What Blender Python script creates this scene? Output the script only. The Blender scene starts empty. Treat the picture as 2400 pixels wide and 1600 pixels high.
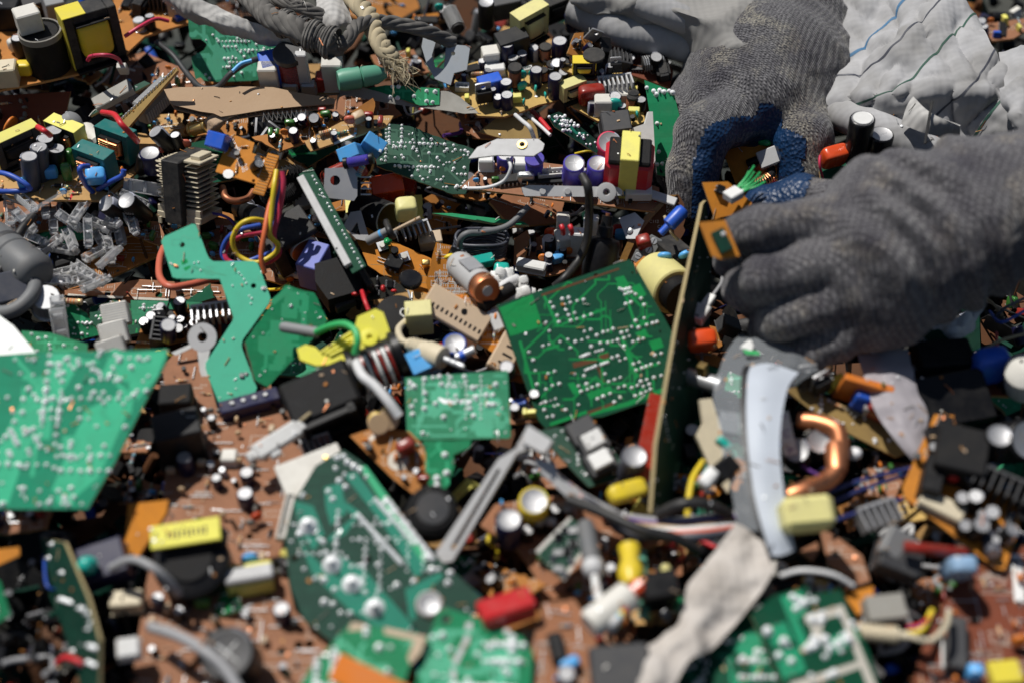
import bpy, bmesh, math, random
import numpy as np
from mathutils import Vector, Matrix, noise
from mathutils.geometry import tessellate_polygon

# ------------------------------------------------------------------ camera, sky, sun, exposure
sc = bpy.context.scene
COL = sc.collection
PITCH, DIST, LENS = math.radians(40), 0.80, 50.0
cam = bpy.data.cameras.new('camera'); camo = bpy.data.objects.new('camera', cam); COL.objects.link(camo)
CP = Vector((0, -DIST*math.cos(PITCH), DIST*math.sin(PITCH)))
camo.location = CP; camo.rotation_euler = (math.pi/2-PITCH, 0, 0)
cam.lens = LENS; cam.sensor_width = 36; cam.clip_start = 0.02; cam.clip_end = 100
cam.dof.use_dof = True; cam.dof.focus_distance = 0.872; cam.dof.aperture_fstop = 3.3
sc.camera = camo
W = bpy.data.worlds.new('World'); sc.world = W; W.use_nodes = True
SUN_EL, SUN_AZ = math.radians(67), math.radians(-62)      # azimuth from +Y (away from the camera) towards +X
nt = W.node_tree; bg = nt.nodes['Background']
sky = nt.nodes.new('ShaderNodeTexSky'); sky.sky_type = 'NISHITA'; sky.sun_disc = False
sky.sun_elevation = SUN_EL; sky.sun_rotation = SUN_AZ
nt.links.new(sky.outputs[0], bg.inputs[0]); bg.inputs[1].default_value = 0.05
sl = bpy.data.lights.new('sun', 'SUN'); so = bpy.data.objects.new('sun', sl); COL.objects.link(so)
sl.energy = 5.0; sl.angle = math.radians(0.55); sl.color = (1, .965, .91)
sd = Vector((math.sin(SUN_AZ)*math.cos(SUN_EL), math.cos(SUN_AZ)*math.cos(SUN_EL), math.sin(SUN_EL)))
so.rotation_euler = sd.to_track_quat('Z', 'Y').to_euler(); so.location = sd*3
vs = sc.view_settings; vs.view_transform = 'Standard'; vs.look = 'None'; vs.exposure = -0.3; vs.gamma = 1
sc.cycles.use_denoising = True; sc.cycles.max_bounces = 6; sc.cycles.transparent_max_bounces = 8
sc.cycles.sample_clamp_indirect = 6

# ------------------------------------------------------------------ reading positions off the photograph (2400 x 1600)
rnd = random.Random(5)
K = 36/LENS/2400
AR, AU, AF = Vector((1, 0, 0)), Vector((0, math.sin(PITCH), math.cos(PITCH))), Vector((0, math.cos(PITCH), -math.sin(PITCH)))
HB = [(-200, 5.5), (0, 5.2), (200, 4.8), (320, 4.2), (450, 2.0), (600, -.4), (800, 0), (1000, 0), (1300, -.8), (1700, -1.4)]
def hb(py):
    if py <= HB[0][0]: return HB[0][1]
    for (a, x), (b, y) in zip(HB, HB[1:]):
        if py <= b: return x+(y-x)*(py-a)/(b-a)
    return HB[-1][1]
def ray(px, py): return AF+AR*((px-1200)*K)+AU*((800-py)*K)
def cd(px, py, d): return CP+ray(px, py)*d                       # point at d metres in front of the lens
def at(px, py, dh=0):                                            # point dh cm above the heap's mean surface
    r = ray(px, py); return CP+r*(((hb(py)+dh)*.01-CP.z)/r.z)
class Fr:
    """a frame lying on a plane: p origin, n normal, u right, v up the sheet (mm)"""
    def __init__(s, p, n, roll=0):
        s.p = Vector(p); s.n = Vector(n).normalized()
        x = Vector((1, 0, 0)) if abs(s.n.x) < .9 else Vector((0, 1, 0))
        s.u = (x-s.n*x.dot(s.n)).normalized(); s.v = s.n.cross(s.u)
        if roll:
            R = Matrix.Rotation(roll, 3, s.n); s.u = R @ s.u; s.v = R @ s.v
    def uv(s, px, py):
        r = ray(px, py); q = CP+r*((s.p-CP).dot(s.n)/r.dot(s.n))-s.p
        return (q.dot(s.u)*1000, q.dot(s.v)*1000)
    def m(s):
        M = Matrix((s.u, s.v, s.n)).transposed().to_4x4(); M.translation = s.p; return M
def fr3(p0, p1, p2):
    n = (p1-p0).cross(p2-p0).normalized()
    if n.dot(CP-p0) < 0: n = -n
    return Fr(p0, n)

# ------------------------------------------------------------------ materials
MATS = {}
def newmat(name):
    m = bpy.data.materials.new(name); m.use_nodes = True
    return m, m.node_tree, m.node_tree.nodes['Principled BSDF']
def mk(name, col, rough=.5, metal=0, dust=.25, bump=0, bscale=900, spec=.5, trans=0, vary=.12, dscale=130, coat=0, alpha=1, dcol=(.25, .22, .18)):
    m, t, b = newmat(name); N = t.nodes.new; L = t.links.new
    tc = N('ShaderNodeTexCoord'); oi = N('ShaderNodeObjectInfo')
    n1 = N('ShaderNodeTexNoise'); n1.inputs['Scale'].default_value = dscale; n1.inputs['Detail'].default_value = 8; n1.inputs['Roughness'].default_value = .7
    off = N('ShaderNodeVectorMath'); off.operation = 'ADD'
    L(tc.outputs['Object'], off.inputs[0]); 
    cmb = N('ShaderNodeCombineXYZ'); L(oi.outputs['Random'], cmb.inputs[0]); L(oi.outputs['Random'], cmb.inputs[1]); L(cmb.outputs[0], off.inputs[1])
    L(off.outputs[0], n1.inputs['Vector'])
    rp = N('ShaderNodeMapRange'); rp.inputs[1].default_value = .42; rp.inputs[2].default_value = .78; rp.inputs[3].default_value = 0; rp.inputs[4].default_value = dust*.8
    L(n1.outputs['Fac'], rp.inputs[0])
    hs = N('ShaderNodeHueSaturation'); hs.inputs['Color'].default_value = (*col, 1)
    vr = N('ShaderNodeMapRange'); vr.inputs[3].default_value = 1-vary; vr.inputs[4].default_value = 1+vary
    L(oi.outputs['Random'], vr.inputs[0]); L(vr.outputs[0], hs.inputs['Value'])
    mx = N('ShaderNodeMix'); mx.data_type = 'RGBA'; mx.inputs[7].default_value = (*dcol, 1)
    L(hs.outputs[0], mx.inputs[6]); L(rp.outputs[0], mx.inputs[0]); L(mx.outputs[2], b.inputs['Base Color'])
    rr = N('ShaderNodeMapRange'); rr.inputs[3].default_value = max(.04, rough-.12); rr.inputs[4].default_value = min(1, rough+.25)
    L(n1.outputs['Fac'], rr.inputs[0]); L(rr.outputs[0], b.inputs['Roughness'])
    b.inputs['Metallic'].default_value = metal; b.inputs['Specular IOR Level'].default_value = spec
    b.inputs['Transmission Weight'].default_value = trans; b.inputs['Coat Weight'].default_value = coat; b.inputs['Alpha'].default_value = alpha
    if bump:
        n2 = N('ShaderNodeTexNoise'); n2.inputs['Scale'].default_value = bscale; n2.inputs['Detail'].default_value = 4; L(tc.outputs['Object'], n2.inputs['Vector'])
        bp = N('ShaderNodeBump'); bp.inputs['Strength'].default_value = bump; bp.inputs['Distance'].default_value = .0006
        L(n2.outputs['Fac'], bp.inputs['Height']); L(bp.outputs[0], b.inputs['Normal'])
    MATS[name] = m; return m
def pcbmat(name, c1, c2, rough=.32, dust=.18, scale=70, amount=.6):
    """lacquered laminate: two tones of copper and bare laminate showing through the mask, dust and stains"""
    m = mk(name, c1, .62 if name[0] == 'o' else .55, dust=dust+(.3 if name[0] == 'o' else .08), dcol=(.085, .06, .042) if name[0] == 'o' else (.11, .12, .10), vary=.05, dscale=60, coat=0, bump=.12, bscale=500, spec=.18 if name[0] == 'o' else .15)
    t = m.node_tree; N = t.nodes.new; L = t.links.new; hs = [n for n in t.nodes if n.bl_idname == 'ShaderNodeHueSaturation'][0]
    tc = [n for n in t.nodes if n.bl_idname == 'ShaderNodeTexCoord'][0]
    br = N('ShaderNodeTexBrick'); br.inputs['Scale'].default_value = scale; br.inputs['Mortar Size'].default_value = .035; br.inputs['Bias'].default_value = -.15
    br.inputs['Color1'].default_value = (0, 0, 0, 1); br.inputs['Color2'].default_value = (1, 1, 1, 1); br.inputs['Mortar'].default_value = (.1, .1, .1, 1)
    br.offset = .37; br.squash = .6; br.squash_frequency = 3
    L(tc.outputs['Object'], br.inputs['Vector'])
    ml = N('ShaderNodeMath'); ml.operation = 'MULTIPLY'; ml.inputs[1].default_value = amount; L(br.outputs['Color'], ml.inputs[0])
    mx = N('ShaderNodeMix'); mx.data_type = 'RGBA'; mx.inputs[6].default_value = (*c1, 1); mx.inputs[7].default_value = (*c2, 1)
    L(ml.outputs[0], mx.inputs[0]); L(mx.outputs[2], hs.inputs['Color'])
    return m
S = dict
SPEC = {
 'black': S(col=(.006, .006, .007), rough=.36, dust=.05, spec=.32), 'blackgloss': S(col=(.008, .008, .009), rough=.15, dust=.08),
 'blackmatt': S(col=(.008, .008, .009), rough=.6, dust=.08, bump=.3, spec=.22), 'ferrite': S(col=(.022, .022, .023), rough=.55, dust=.32, bump=.35, bscale=1500, spec=.3),
 'darkgrey': S(col=(.04, .041, .045), rough=.5, dust=.2), 'grey': S(col=(.25, .255, .26), rough=.5, dust=.25), 'midgrey': S(col=(.14, .145, .15), rough=.5, dust=.3),
 'lightgrey': S(col=(.52, .52, .52), rough=.5, dust=.25), 'white': S(col=(.78, .78, .76), rough=.4, dust=.18), 'offwhite': S(col=(.68, .66, .6), rough=.5, dust=.25),
 'cream': S(col=(.64, .56, .40), rough=.5, dust=.3), 'beige': S(col=(.56, .42, .28), rough=.5, dust=.25), 'skinwhite': S(col=(.72, .66, .60), rough=.8, dust=.15),
 'navy': S(col=(.008, .009, .05), rough=.3, dust=.06, spec=.4), 'purple': S(col=(.07, .05, .40), rough=.3, dust=.15), 'slate': S(col=(.06, .065, .085), rough=.35, dust=.2),
 'stripe': S(col=(.42, .44, .52), rough=.35, dust=.15), 'blue': S(col=(.02, .11, .60), rough=.3, dust=.12), 'skyblue': S(col=(.10, .42, .85), rough=.28, dust=.12),
 'palebl': S(col=(.32, .50, .72), rough=.35, dust=.15), 'periw': S(col=(.16, .20, .62), rough=.4, dust=.25), 'teal': S(col=(.0, .14, .13), rough=.4, dust=.2),
 'tealbr': S(col=(.01, .42, .34), rough=.25, dust=.1), 'red': S(col=(.55, .012, .015), rough=.3, dust=.12), 'redbrown': S(col=(.27, .02, .012), rough=.22, dust=.1),
 'redorange': S(col=(.68, .07, .012), rough=.18, dust=.08), 'orange': S(col=(.72, .20, .02), rough=.35, dust=.15), 'pink': S(col=(.62, .04, .10), rough=.35, dust=.12),
 'salmon': S(col=(.60, .14, .08), rough=.4, dust=.12), 'yellow': S(col=(.80, .60, .03), rough=.35, dust=.12), 'lemon': S(col=(.78, .72, .16), rough=.4, dust=.18),
 'paleyel': S(col=(.74, .68, .28), rough=.45, dust=.2), 'limeyel': S(col=(.86, .80, .07), rough=.4, dust=.1), 'greencap': S(col=(.04, .16, .03), rough=.2, dust=.1),
 'wiregreen': S(col=(.03, .42, .12), rough=.35, dust=.1), 'ledgreen': S(col=(.03, .5, .16), rough=.1, dust=.02, trans=.35), 'ledred': S(col=(.7, .02, .03), rough=.1, dust=.02, trans=.3),
 'wirered': S(col=(.6, .02, .03), rough=.35, dust=.1), 'wiregrey': S(col=(.32, .32, .33), rough=.5, dust=.25), 'wirewhite': S(col=(.7, .7, .7), rough=.45, dust=.15),
 'indigo': S(col=(.02, .028, .13), rough=.4, dust=.1), 'wireblue': S(col=(.03, .09, .45), rough=.35, dust=.1), 'wireblack': S(col=(.015, .015, .016), rough=.45, dust=.2), 'wireor': S(col=(.72, .16, .05), rough=.35, dust=.1), 'wireviolet': S(col=(.10, .03, .20), rough=.4, dust=.15),
 'alu': S(col=(.46, .46, .47), rough=.48, metal=.75, dust=.2), 'steel': S(col=(.58, .59, .60), rough=.4, metal=.8, dust=.2), 'dullsteel': S(col=(.36, .39, .42), rough=.5, metal=.7, dust=.35),
 'solder': S(col=(.95, .96, .97), rough=.35, metal=.2, dust=.05, spec=.9), 'brass': S(col=(.72, .52, .2), rough=.35, metal=1, dust=.15), 'copper': S(col=(.76, .31, .15), rough=.4, metal=1, dust=.08),
 'copperdull': S(col=(.42, .16, .08), rough=.4, metal=.8, dust=.15), 'tape': S(col=(.74, .62, .06), rough=.3, dust=.12), 'redtape': S(col=(.50, .012, .025), rough=.3, dust=.1),
 'bodytan': S(col=(.55, .38, .22), rough=.4, dust=.15), 'bodyblue': S(col=(.20, .42, .52), rough=.4, dust=.15), 'bodygreen': S(col=(.10, .32, .22), rough=.4, dust=.15),
 'silk': S(col=(.62, .58, .50), rough=.6, dust=.2), 'edge': S(col=(.34, .27, .13), rough=.7, dust=.35, bump=.5, bscale=2500), 'edgedark': S(col=(.12, .085, .04), rough=.7, dust=.4, bump=.5),
 'edgeor': S(col=(.52, .27, .09), rough=.7, dust=.25, bump=.6, bscale=2500), 'cardboard': S(col=(.42, .285, .175), rough=.85, dust=.35, bump=.4, bscale=300, dscale=40, dcol=(.52, .40, .28)),
 'cardtorn': S(col=(.46, .33, .22), rough=.95, dust=.5, bump=.8, bscale=500), 'rope': S(col=(.44, .37, .24), rough=.9, dust=.4), 'skin': S(col=(.22, .085, .045), rough=.55, dust=.1, bump=.3),
 'straw': S(col=(.42, .34, .2), rough=.8, dust=.2), 'ceramic': S(col=(.85, .85, .86), rough=.25, dust=.1), 'ash': S(col=(.20, .19, .17), rough=.85, dust=.5),
 'greyfoil': S(col=(.30, .29, .26), rough=.7, dust=.5, bump=.3, bscale=200), 'glareplate': S(col=(.85, .88, .84), rough=.35, dust=.05),
}
def mat(name):
    if name not in MATS:
        kw = dict(SPEC[name])
        if name in ('yellow', 'lemon', 'paleyel', 'limeyel', 'red', 'blue', 'skyblue', 'redorange', 'orange', 'purple', 'periw', 'tape', 'redtape', 'white', 'offwhite', 'teal', 'navy', 'redbrown', 'wiregreen', 'tealbr'): kw['dust'] += .12
        mk(name, **kw)
    return MATS[name]
for nm, a, b, kw in [
 ('g_main', (.002, .062, .030), (.003, .082, .040), dict(scale=55, amount=.5, dust=.05)), ('t_main', (.004, .24, .06), (.004, .20, .05), dict(dust=.05)),
 ('g_teal', (.10, .54, .35), (.095, .52, .34), dict(amount=.25, dust=.1)), ('t_teal', (.12, .50, .34), (.1, .5, .3), {}),
 ('g_near', (.010, .25, .135), (.015, .29, .16), dict(scale=35)), ('t_near', (.05, .48, .26), (.06, .5, .28), {}),
 ('g_mid', (.012, .22, .09), (.02, .28, .12), dict(scale=60)), ('t_mid', (.04, .38, .18), (.04, .36, .16), {}),
 ('g_pale', (.035, .24, .12), (.06, .34, .19), dict(scale=80)), ('t_pale', (.10, .46, .28), (.1, .45, .26), {}),
 ('g_dark', (.006, .04, .026), (.009, .065, .04), dict(scale=45, dust=.1)), ('t_dark', (.012, .21, .14), (.012, .19, .12), {}),
 ('g_deep', (.006, .06, .025), (.008, .09, .04), dict(scale=45)), ('t_deep', (.02, .30, .15), (.02, .28, .14), {}),
 ('g_dust', (.02, .07, .045), (.03, .085, .06), dict(dust=.25)), ('t_dust', (.06, .15, .10), (.06, .15, .1), dict(dust=.4)),
 ('o_bright', (.62, .235, .028), (.58, .21, .025), dict(amount=.4)), ('o_mid', (.46, .19, .045), (.42, .16, .04), {}), ('o_tan', (.52, .31, .12), (.48, .28, .1), dict(amount=.4)),
 ('o_yel', (.60, .40, .13), (.55, .36, .11), dict(amount=.4)), ('o_brown', (.34, .15, .075), (.29, .12, .06), dict(scale=110)), ('o_pink', (.33, .155, .085), (.28, .125, .068), dict(scale=110)),
 ('o_red', (.20, .055, .028), (.17, .045, .022), {}), ('o_choc', (.12, .05, .022), (.10, .04, .018), {}), ('o_gold', (.33, .22, .08), (.3, .2, .07), {}), ('pcbblack', (.02, .019, .016), (.03, .028, .022), {}),
 ('c_under', (.38, .20, .09), (.2, .1, .05), {}) ]:
    pcbmat(nm, a, b, **kw)

# ------------------------------------------------------------------ mesh building (all lengths in mm)
class MB:
    def __init__(s): s.v = []; s.f = []; s.mi = []; s.mn = []
    def mid(s, m):
        if m not in s.mn: s.mn.append(m)
        return s.mn.index(m)
    def add(s, vs_, fs, m, M=None):
        o = len(s.v)
        s.v += [tuple(M @ Vector(q)) for q in vs_] if M is not None else [tuple(q) for q in vs_]
        if isinstance(m, str): i = s.mid(m); s.mi += [i]*len(fs)
        else: s.mi += [s.mid(x) for x in m]
        s.f += [tuple(o+k for k in q) for q in fs]
    def box(s, c, sz, m, ch=None, M=None):
        a, b, d = sz[0]/2, sz[1]/2, sz[2]/2
        if ch is None: ch = min(a, b, d)*.16
        P = {}; V = []
        for i in (-1, 1):
            for j in (-1, 1):
                for k in (-1, 1):
                    for t in range(3):
                        q = [i*(a-ch), j*(b-ch), k*(d-ch)]; q[t] = (i*a, j*b, k*d)[t]
                        P[i, j, k, t] = len(V); V.append((q[0]+c[0], q[1]+c[1], q[2]+c[2]))
        F = []
        for i in (-1, 1):
            F.append([P[i, j, k, 0] for j, k in ((-1, -1), (1, -1), (1, 1), (-1, 1))][::i])
            F.append([P[j, i, k, 1] for j, k in ((-1, -1), (1, -1), (1, 1), (-1, 1))][::-i])
            F.append([P[j, k, i, 2] for j, k in ((-1, -1), (1, -1), (1, 1), (-1, 1))][::i])
            for j in (-1, 1):
                w = i*j
                F.append([P[i, j, -1, 0], P[i, j, -1, 1], P[i, j, 1, 1], P[i, j, 1, 0]][::w])
                F.append([P[i, -1, j, 0], P[i, 1, j, 0], P[i, 1, j, 2], P[i, -1, j, 2]][::w])
                F.append([P[-1, i, j, 1], P[-1, i, j, 2], P[1, i, j, 2], P[1, i, j, 1]][::w])
                for k in (-1, 1): F.append([P[i, j, k, 0], P[i, j, k, 1], P[i, j, k, 2]][::i*j*k])
        s.add(V, F, m, M)
    def lathe(s, prof, m, seg=16, M=None, stripe=None):
        """prof [(r, z)]; m one material or one per profile step; stripe = (material, step set, angle steps)"""
        V = []; F = []; Q = []
        ix = []
        for r, z in prof:
            if r < 1e-6: ix.append([len(V)]*seg); V.append((0, 0, z))
            else:
                ix.append(list(range(len(V), len(V)+seg)))
                V += [(r*math.cos(2*math.pi*k/seg), r*math.sin(2*math.pi*k/seg), z) for k in range(seg)]
        for i in range(len(prof)-1):
            mm = m if isinstance(m, str) else m[i]
            for k in range(seg):
                q = [ix[i][k], ix[i][(k+1) % seg], ix[i+1][(k+1) % seg], ix[i+1][k]]
                q = [a for j, a in enumerate(q) if a not in q[:j]]
                if len(q) > 2:
                    F.append(q); Q.append(stripe[0] if stripe and i in stripe[1] and k in stripe[2] else mm)
        s.add(V, F, Q, M)
    def cyl(s, p, q, r, m, r2=None, seg=12, ch=0):
        p, q = Vector(p), Vector(q); d = q-p; L_ = d.length
        M = d.to_track_quat('Z', 'Y').to_matrix().to_4x4(); M.translation = p
        r2 = r if r2 is None else r2
        pr = [(0, 0), (r-ch, 0)]+([(r, ch), (r2, L_-ch)] if ch else [])+[(r2-ch, L_), (0, L_)]
        s.lathe(pr, m, seg, M)
    def tube(s, pts, r, m, seg=7, rr=None):
        pts = [Vector(q) for q in pts]; n = len(pts)
        V = []; F = []; up = None
        for i, p in enumerate(pts):
            t = (pts[min(i+1, n-1)]-pts[max(i-1, 0)]).normalized()
            if up is None: up = t.orthogonal().normalized()
            up = (up-t*up.dot(t)); up = up.normalized() if up.length > 1e-6 else t.orthogonal().normalized()
            w = t.cross(up); R = rr[i] if rr else r
            V += [p+(up*math.cos(2*math.pi*k/seg)+w*math.sin(2*math.pi*k/seg))*R for k in range(seg)]
        for i in range(n-1):
            for k in range(seg):
                a, b = i*seg+k, i*seg+(k+1) % seg
                F.append((a, b, b+seg, a+seg))
        F.append(tuple(range(seg))[::-1]); F.append(tuple((n-1)*seg+k for k in range(seg)))
        s.add(V, F, m)
    def ell(s, c, rad, m, seg=14, ring=9, e=1.0, M=None):
        sg = lambda x, p: math.copysign(abs(x)**p, x)
        V = []; F = []
        for i in range(ring+1):
            th = -math.pi/2+math.pi*i/ring
            for k in range(seg):
                ph = 2*math.pi*k/seg
                V.append((c[0]+rad[0]*sg(math.cos(th), e)*sg(math.cos(ph), e), c[1]+rad[1]*sg(math.cos(th), e)*sg(math.sin(ph), e), c[2]+rad[2]*sg(math.sin(th), e)))
        for i in range(ring):
            for k in range(seg):
                a, b = i*seg+k, i*seg+(k+1) % seg
                F.append((a, b, b+seg, a+seg))
        s.add(V, F, m, M)
    def prism(s, poly, z0, z1, m, mside=None, mbot=None, holes=()):
        mside = mside or m; mbot = mbot or m
        loops = [list(poly)]+[list(h) for h in holes]
        flat = [q for l in loops for q in l]; n = len(flat)
        tri = tessellate_polygon([[Vector((x, y, 0)) for x, y in l] for l in loops])
        V = [(x, y, z1) for x, y in flat]+[(x, y, z0) for x, y in flat]; F = []; Q = []
        for t in tri:
            a, b, c = (Vector((*flat[i], 0)) for i in t)
            t = t if (b-a).cross(c-a).z > 0 else t[::-1]
            F.append(tuple(t)); Q.append(m); F.append(tuple(i+n for i in t[::-1])); Q.append(mbot)
        o = 0
        for l in loops:
            k = len(l); ar = sum(l[i][0]*l[(i+1) % k][1]-l[(i+1) % k][0]*l[i][1] for i in range(k))
            ccw = (ar > 0) == (l is loops[0])
            for i in range(k):
                a, b = o+i, o+(i+1) % k
                F.append((a+n, b+n, b, a) if ccw else (a, b, b+n, a+n)); Q.append(mside)
            o += k
        s.add(V, F, Q)
    def mesh(s, name, ang=35, recalc=True):
        me = bpy.data.meshes.new(name)
        me.from_pydata([(x*.001, y*.001, z*.001) for x, y, z in s.v], [], s.f)
        for q in s.mn: me.materials.append(mat(q))
        me.polygons.foreach_set('material_index', s.mi)
        me.polygons.foreach_set('use_smooth', [True]*len(s.f))
        if recalc:
            bm = bmesh.new(); bm.from_mesh(me); bmesh.ops.recalc_face_normals(bm, faces=bm.faces); bm.to_mesh(me); bm.free()
        me.set_sharp_from_angle(angle=math.radians(ang)); me.update()
        return me

# ------------------------------------------------------------------ things and parts
LABELS = {}; SHORT = []
def tag(o, label, cat, group=None, kind=None):
    if label: o['label'] = label; LABELS.setdefault(label, []).append(o)
    if cat: o['category'] = cat
    if group: o['group'] = group
    if kind: o['kind'] = kind
def link(name, me, parent=None, M=None):
    o = bpy.data.objects.new(name, me); COL.objects.link(o)
    if parent is not None: o.parent = parent
    if M is not None: o.matrix_local = M
    return o
def thing(name, label, cat, M=None, group=None):
    o = link(name, None, None, M); o.empty_display_size = .01; tag(o, label, cat, group); return o
def short(txt, px, py): SHORT.append((txt, px, py))
def T(x, y, z=0, rz=0, rx=0, ry=0, sc_=1):
    return Matrix.Translation((x*.001, y*.001, z*.001)) @ Matrix.Rotation(rz, 4, 'Z') @ Matrix.Rotation(rx, 4, 'X') @ Matrix.Rotation(ry, 4, 'Y') @ Matrix.Scale(sc_, 4)
def inside(poly, x, y):
    c = False; n = len(poly)
    for i in range(n):
        (a, b), (d, e) = poly[i], poly[i-1]
        if (b > y) != (e > y) and x < (d-a)*(y-b)/(e-b)+a: c = not c
    return c
def spline(pts, sub=8):
    P = [Vector(p) for p in pts]; P = [P[0]*2-P[1]]+P+[P[-1]*2-P[-2]]; out = []
    for i in range(1, len(P)-2):
        for k in range(sub):
            t = k/sub; a, b, c, d = P[i-1:i+3]
            out.append(.5*((2*b)+(c-a)*t+(2*a-5*b+4*c-d)*t*t+(3*b-a-3*c+d)*t*t*t))
    return out+[P[-2]]
# ------------------------------------------------------------------ electronic parts (base at z = 0, standing along +z, mm)
def leads(b, xs, h=3.2, r=.32): 
    for x in xs: b.cyl((x, 0, -.6), (x, 0, h), r, 'steel', seg=6)
def c_ecap(d=8, h=12, sl='navy', st='stripe', top='alu'):
    b = MB(); r = d/2
    b.lathe([(0, 0), (r*.93, 0), (r, .6), (r, h-.9), (r*.95, h-.3), (r*.86, h), (r*.80, h-.25), (0, h-.3)], [sl]*5+[top]*2, 20, None, (st, {1, 2, 3, 4}, {0, 1, 2}))
    k = r*.5
    for a in (0, math.pi/2): b.box((0, 0, h-.27), (2*k, .3, .12), 'steel', .03, Matrix.Rotation(a+.4, 4, 'Z'))
    return b
def c_disc(d=7, t=2.6, c='orange'):
    b = MB(); leads(b, (-d*.25, d*.25), 3.5); b.ell((0, 0, 2.6+d/2), (d/2, t/2, d/2), c, 16, 10, .85); return b
def c_film(w=12, d=5, h=10, c='redbrown'):
    b = MB(); leads(b, (-w*.35, w*.35), 3); b.ell((0, 0, 1.4+h/2), (w/2, d/2, h/2), c, 20, 12, .42); return b
def c_box(w=12, d=5, h=10, c='blue'):
    b = MB(); leads(b, (-w*.35, w*.35), 1); b.box((0, 0, h/2), (w, d, h), c, .5); return b
def c_res(L=6.5, d=2.3, c='bodytan', bands=('black', 'redbrown', 'orange', 'brass')):
    b = MB(); M = Matrix.Translation((-L/2, 0, d*.6)) @ Matrix.Rotation(math.pi/2, 4, 'Y'); r = d/2
    pr = [(0, 0), (r*.8, .05*L), (r, .12*L), (r, .2*L), (r*.86, .24*L), (r*.86, .32*L), (r*.86, .38*L), (r*.86, .44*L), (r*.86, .5*L), (r*.86, .58*L), (r*.86, .64*L), (r*.86, .76*L), (r, .8*L), (r, .88*L), (r*.8, .95*L), (0, L)]
    m = [c]*15; m[3] = bands[0]; m[5] = bands[1]; m[7] = bands[2]; m[9] = bands[2] if len(bands) < 5 else c; m[12] = bands[3]
    b.lathe(pr, m, 10, M)
    for s_ in (-1, 1): b.tube([(s_*L*.48, 0, d*.6), (s_*(L*.5+1.3), 0, d*.6), (s_*(L*.5+2), 0, d*.35), (s_*(L*.5+2), 0, -.6)], .3, 'steel', 5)
    return b
def c_diode(L=6, d=2.6): return c_res(L, d, 'black', ('black', 'black', 'black', 'lightgrey'))
def c_jump(L=9):
    b = MB(); b.tube([(-L/2, 0, -.5), (-L/2, 0, .5), (-L/2+.5, 0, .9), (L/2-.5, 0, .9), (L/2, 0, .5), (L/2, 0, -.5)], .3, 'steel', 5); return b
def c_dip(n=8, w=6.5):
    b = MB(); L = n*2.54/2+.4; b.box((0, 0, 2.4), (L, w, 3.3), 'black', .35)
    for i in range(n//2):
        x = -L/2+1.4+i*2.54*(L-2.8)/max(1, (n/2-1))/2.54
        for s_ in (-1, 1): b.box((x, s_*(w/2+.5), 1.1), (.9, .35, 3), 'steel', .05); b.box((x, s_*(w/2+.15), 2.5), (.9, 1, .3), 'steel', .05)
    b.cyl((-L/2+1, 0, 4), (-L/2+1, 0, 4.07), .55, 'darkgrey', seg=8)
    return b
def c_to92():
    b = MB(); p = [(2.3*math.cos(a), 2.3*math.sin(a)) for a in [math.radians(-50+280*k/10) for k in range(11)]]
    b.prism(p, 3, 7.6, 'black'); leads(b, (-1.2, 0, 1.2), 3.2, .28); return b
def c_to220(c='black'):
    b = MB(); b.box((0, 0, 7.8), (10, 4.3, 8.6), c, .4)
    ho = [(1.8*math.cos(2*math.pi*k/10), 13.5+1.8*math.sin(2*math.pi*k/10)) for k in range(10)]
    q = MB(); q.prism([(-5, 3.6), (5, 3.6), (5, 16.6), (3.6, 17), (-3.6, 17), (-5, 16.6)], 0, 1.3, 'alu', holes=[ho])
    b.add(q.v, q.f, 'alu', Matrix.Translation((0, 2.9, 0)) @ Matrix.Rotation(math.pi/2, 4, 'X'))
    leads(b, (-2.5, 0, 2.5), 3.8, .45); return b
def c_ee(w=24, d=18, h=22, core='ferrite', tape='tape', wind='copper', strip=True):
    """E-core transformer: ferrite frame round a wound bobbin, tape round the frame"""
    b = MB(); t = w*.17
    b.box((0, 0, 1), (w*.98, d*.98, 2), 'black', .3)
    for s_ in (-1, 1): b.box((s_*(w/2-t/2), 0, 2+(h-2)/2), (t, d*.62, h-2.2), core, .5)
    b.box((0, 0, h-t/2), (w-2*t-.1, d*.615, t), core, .4)
    b.box((0, 0, 2.2+t*.4), (w-2*t-.1, d*.61, t*.7), core, .3)
    wz0, wz1 = 3+t, h-t-.6
    b.ell((0, 0, (wz0+wz1)/2), ((w-2*t)*.47, d*.52, (wz1-wz0)*.54), wind, 20, 10, .4)
    for k in range(7):
        z = wz0+(wz1-wz0)*(k+.5)/7
        if wind.startswith('copper'): b.tube([((w-2*t)*.44, -d*.53, z), (0, -d*.545, z), (-(w-2*t)*.44, -d*.53, z)], .55, 'brass' if k % 2 else wind, 5)
    for z in (wz0-.4, wz1+.4): b.box((0, 0, z), ((w-2*t)*.99, d*.97, .8), 'black', .15)
    if strip:
        b.box((0, 0, h+.12), (w+.5, d*.645, .5), tape, .12)
        for s_ in (-1, 1): b.box((s_*(w/2+.15), 0, 1.4+h/2), (.5, d*.64, h-2.2), tape, .12)
    for s_ in (-1, 1):
        for k in range(4): b.cyl((-w*.33+k*w*.22, s_*d*.44, -.8), (-w*.33+k*w*.22, s_*d*.44, .5), .4, 'steel', seg=6)
    return b
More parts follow.
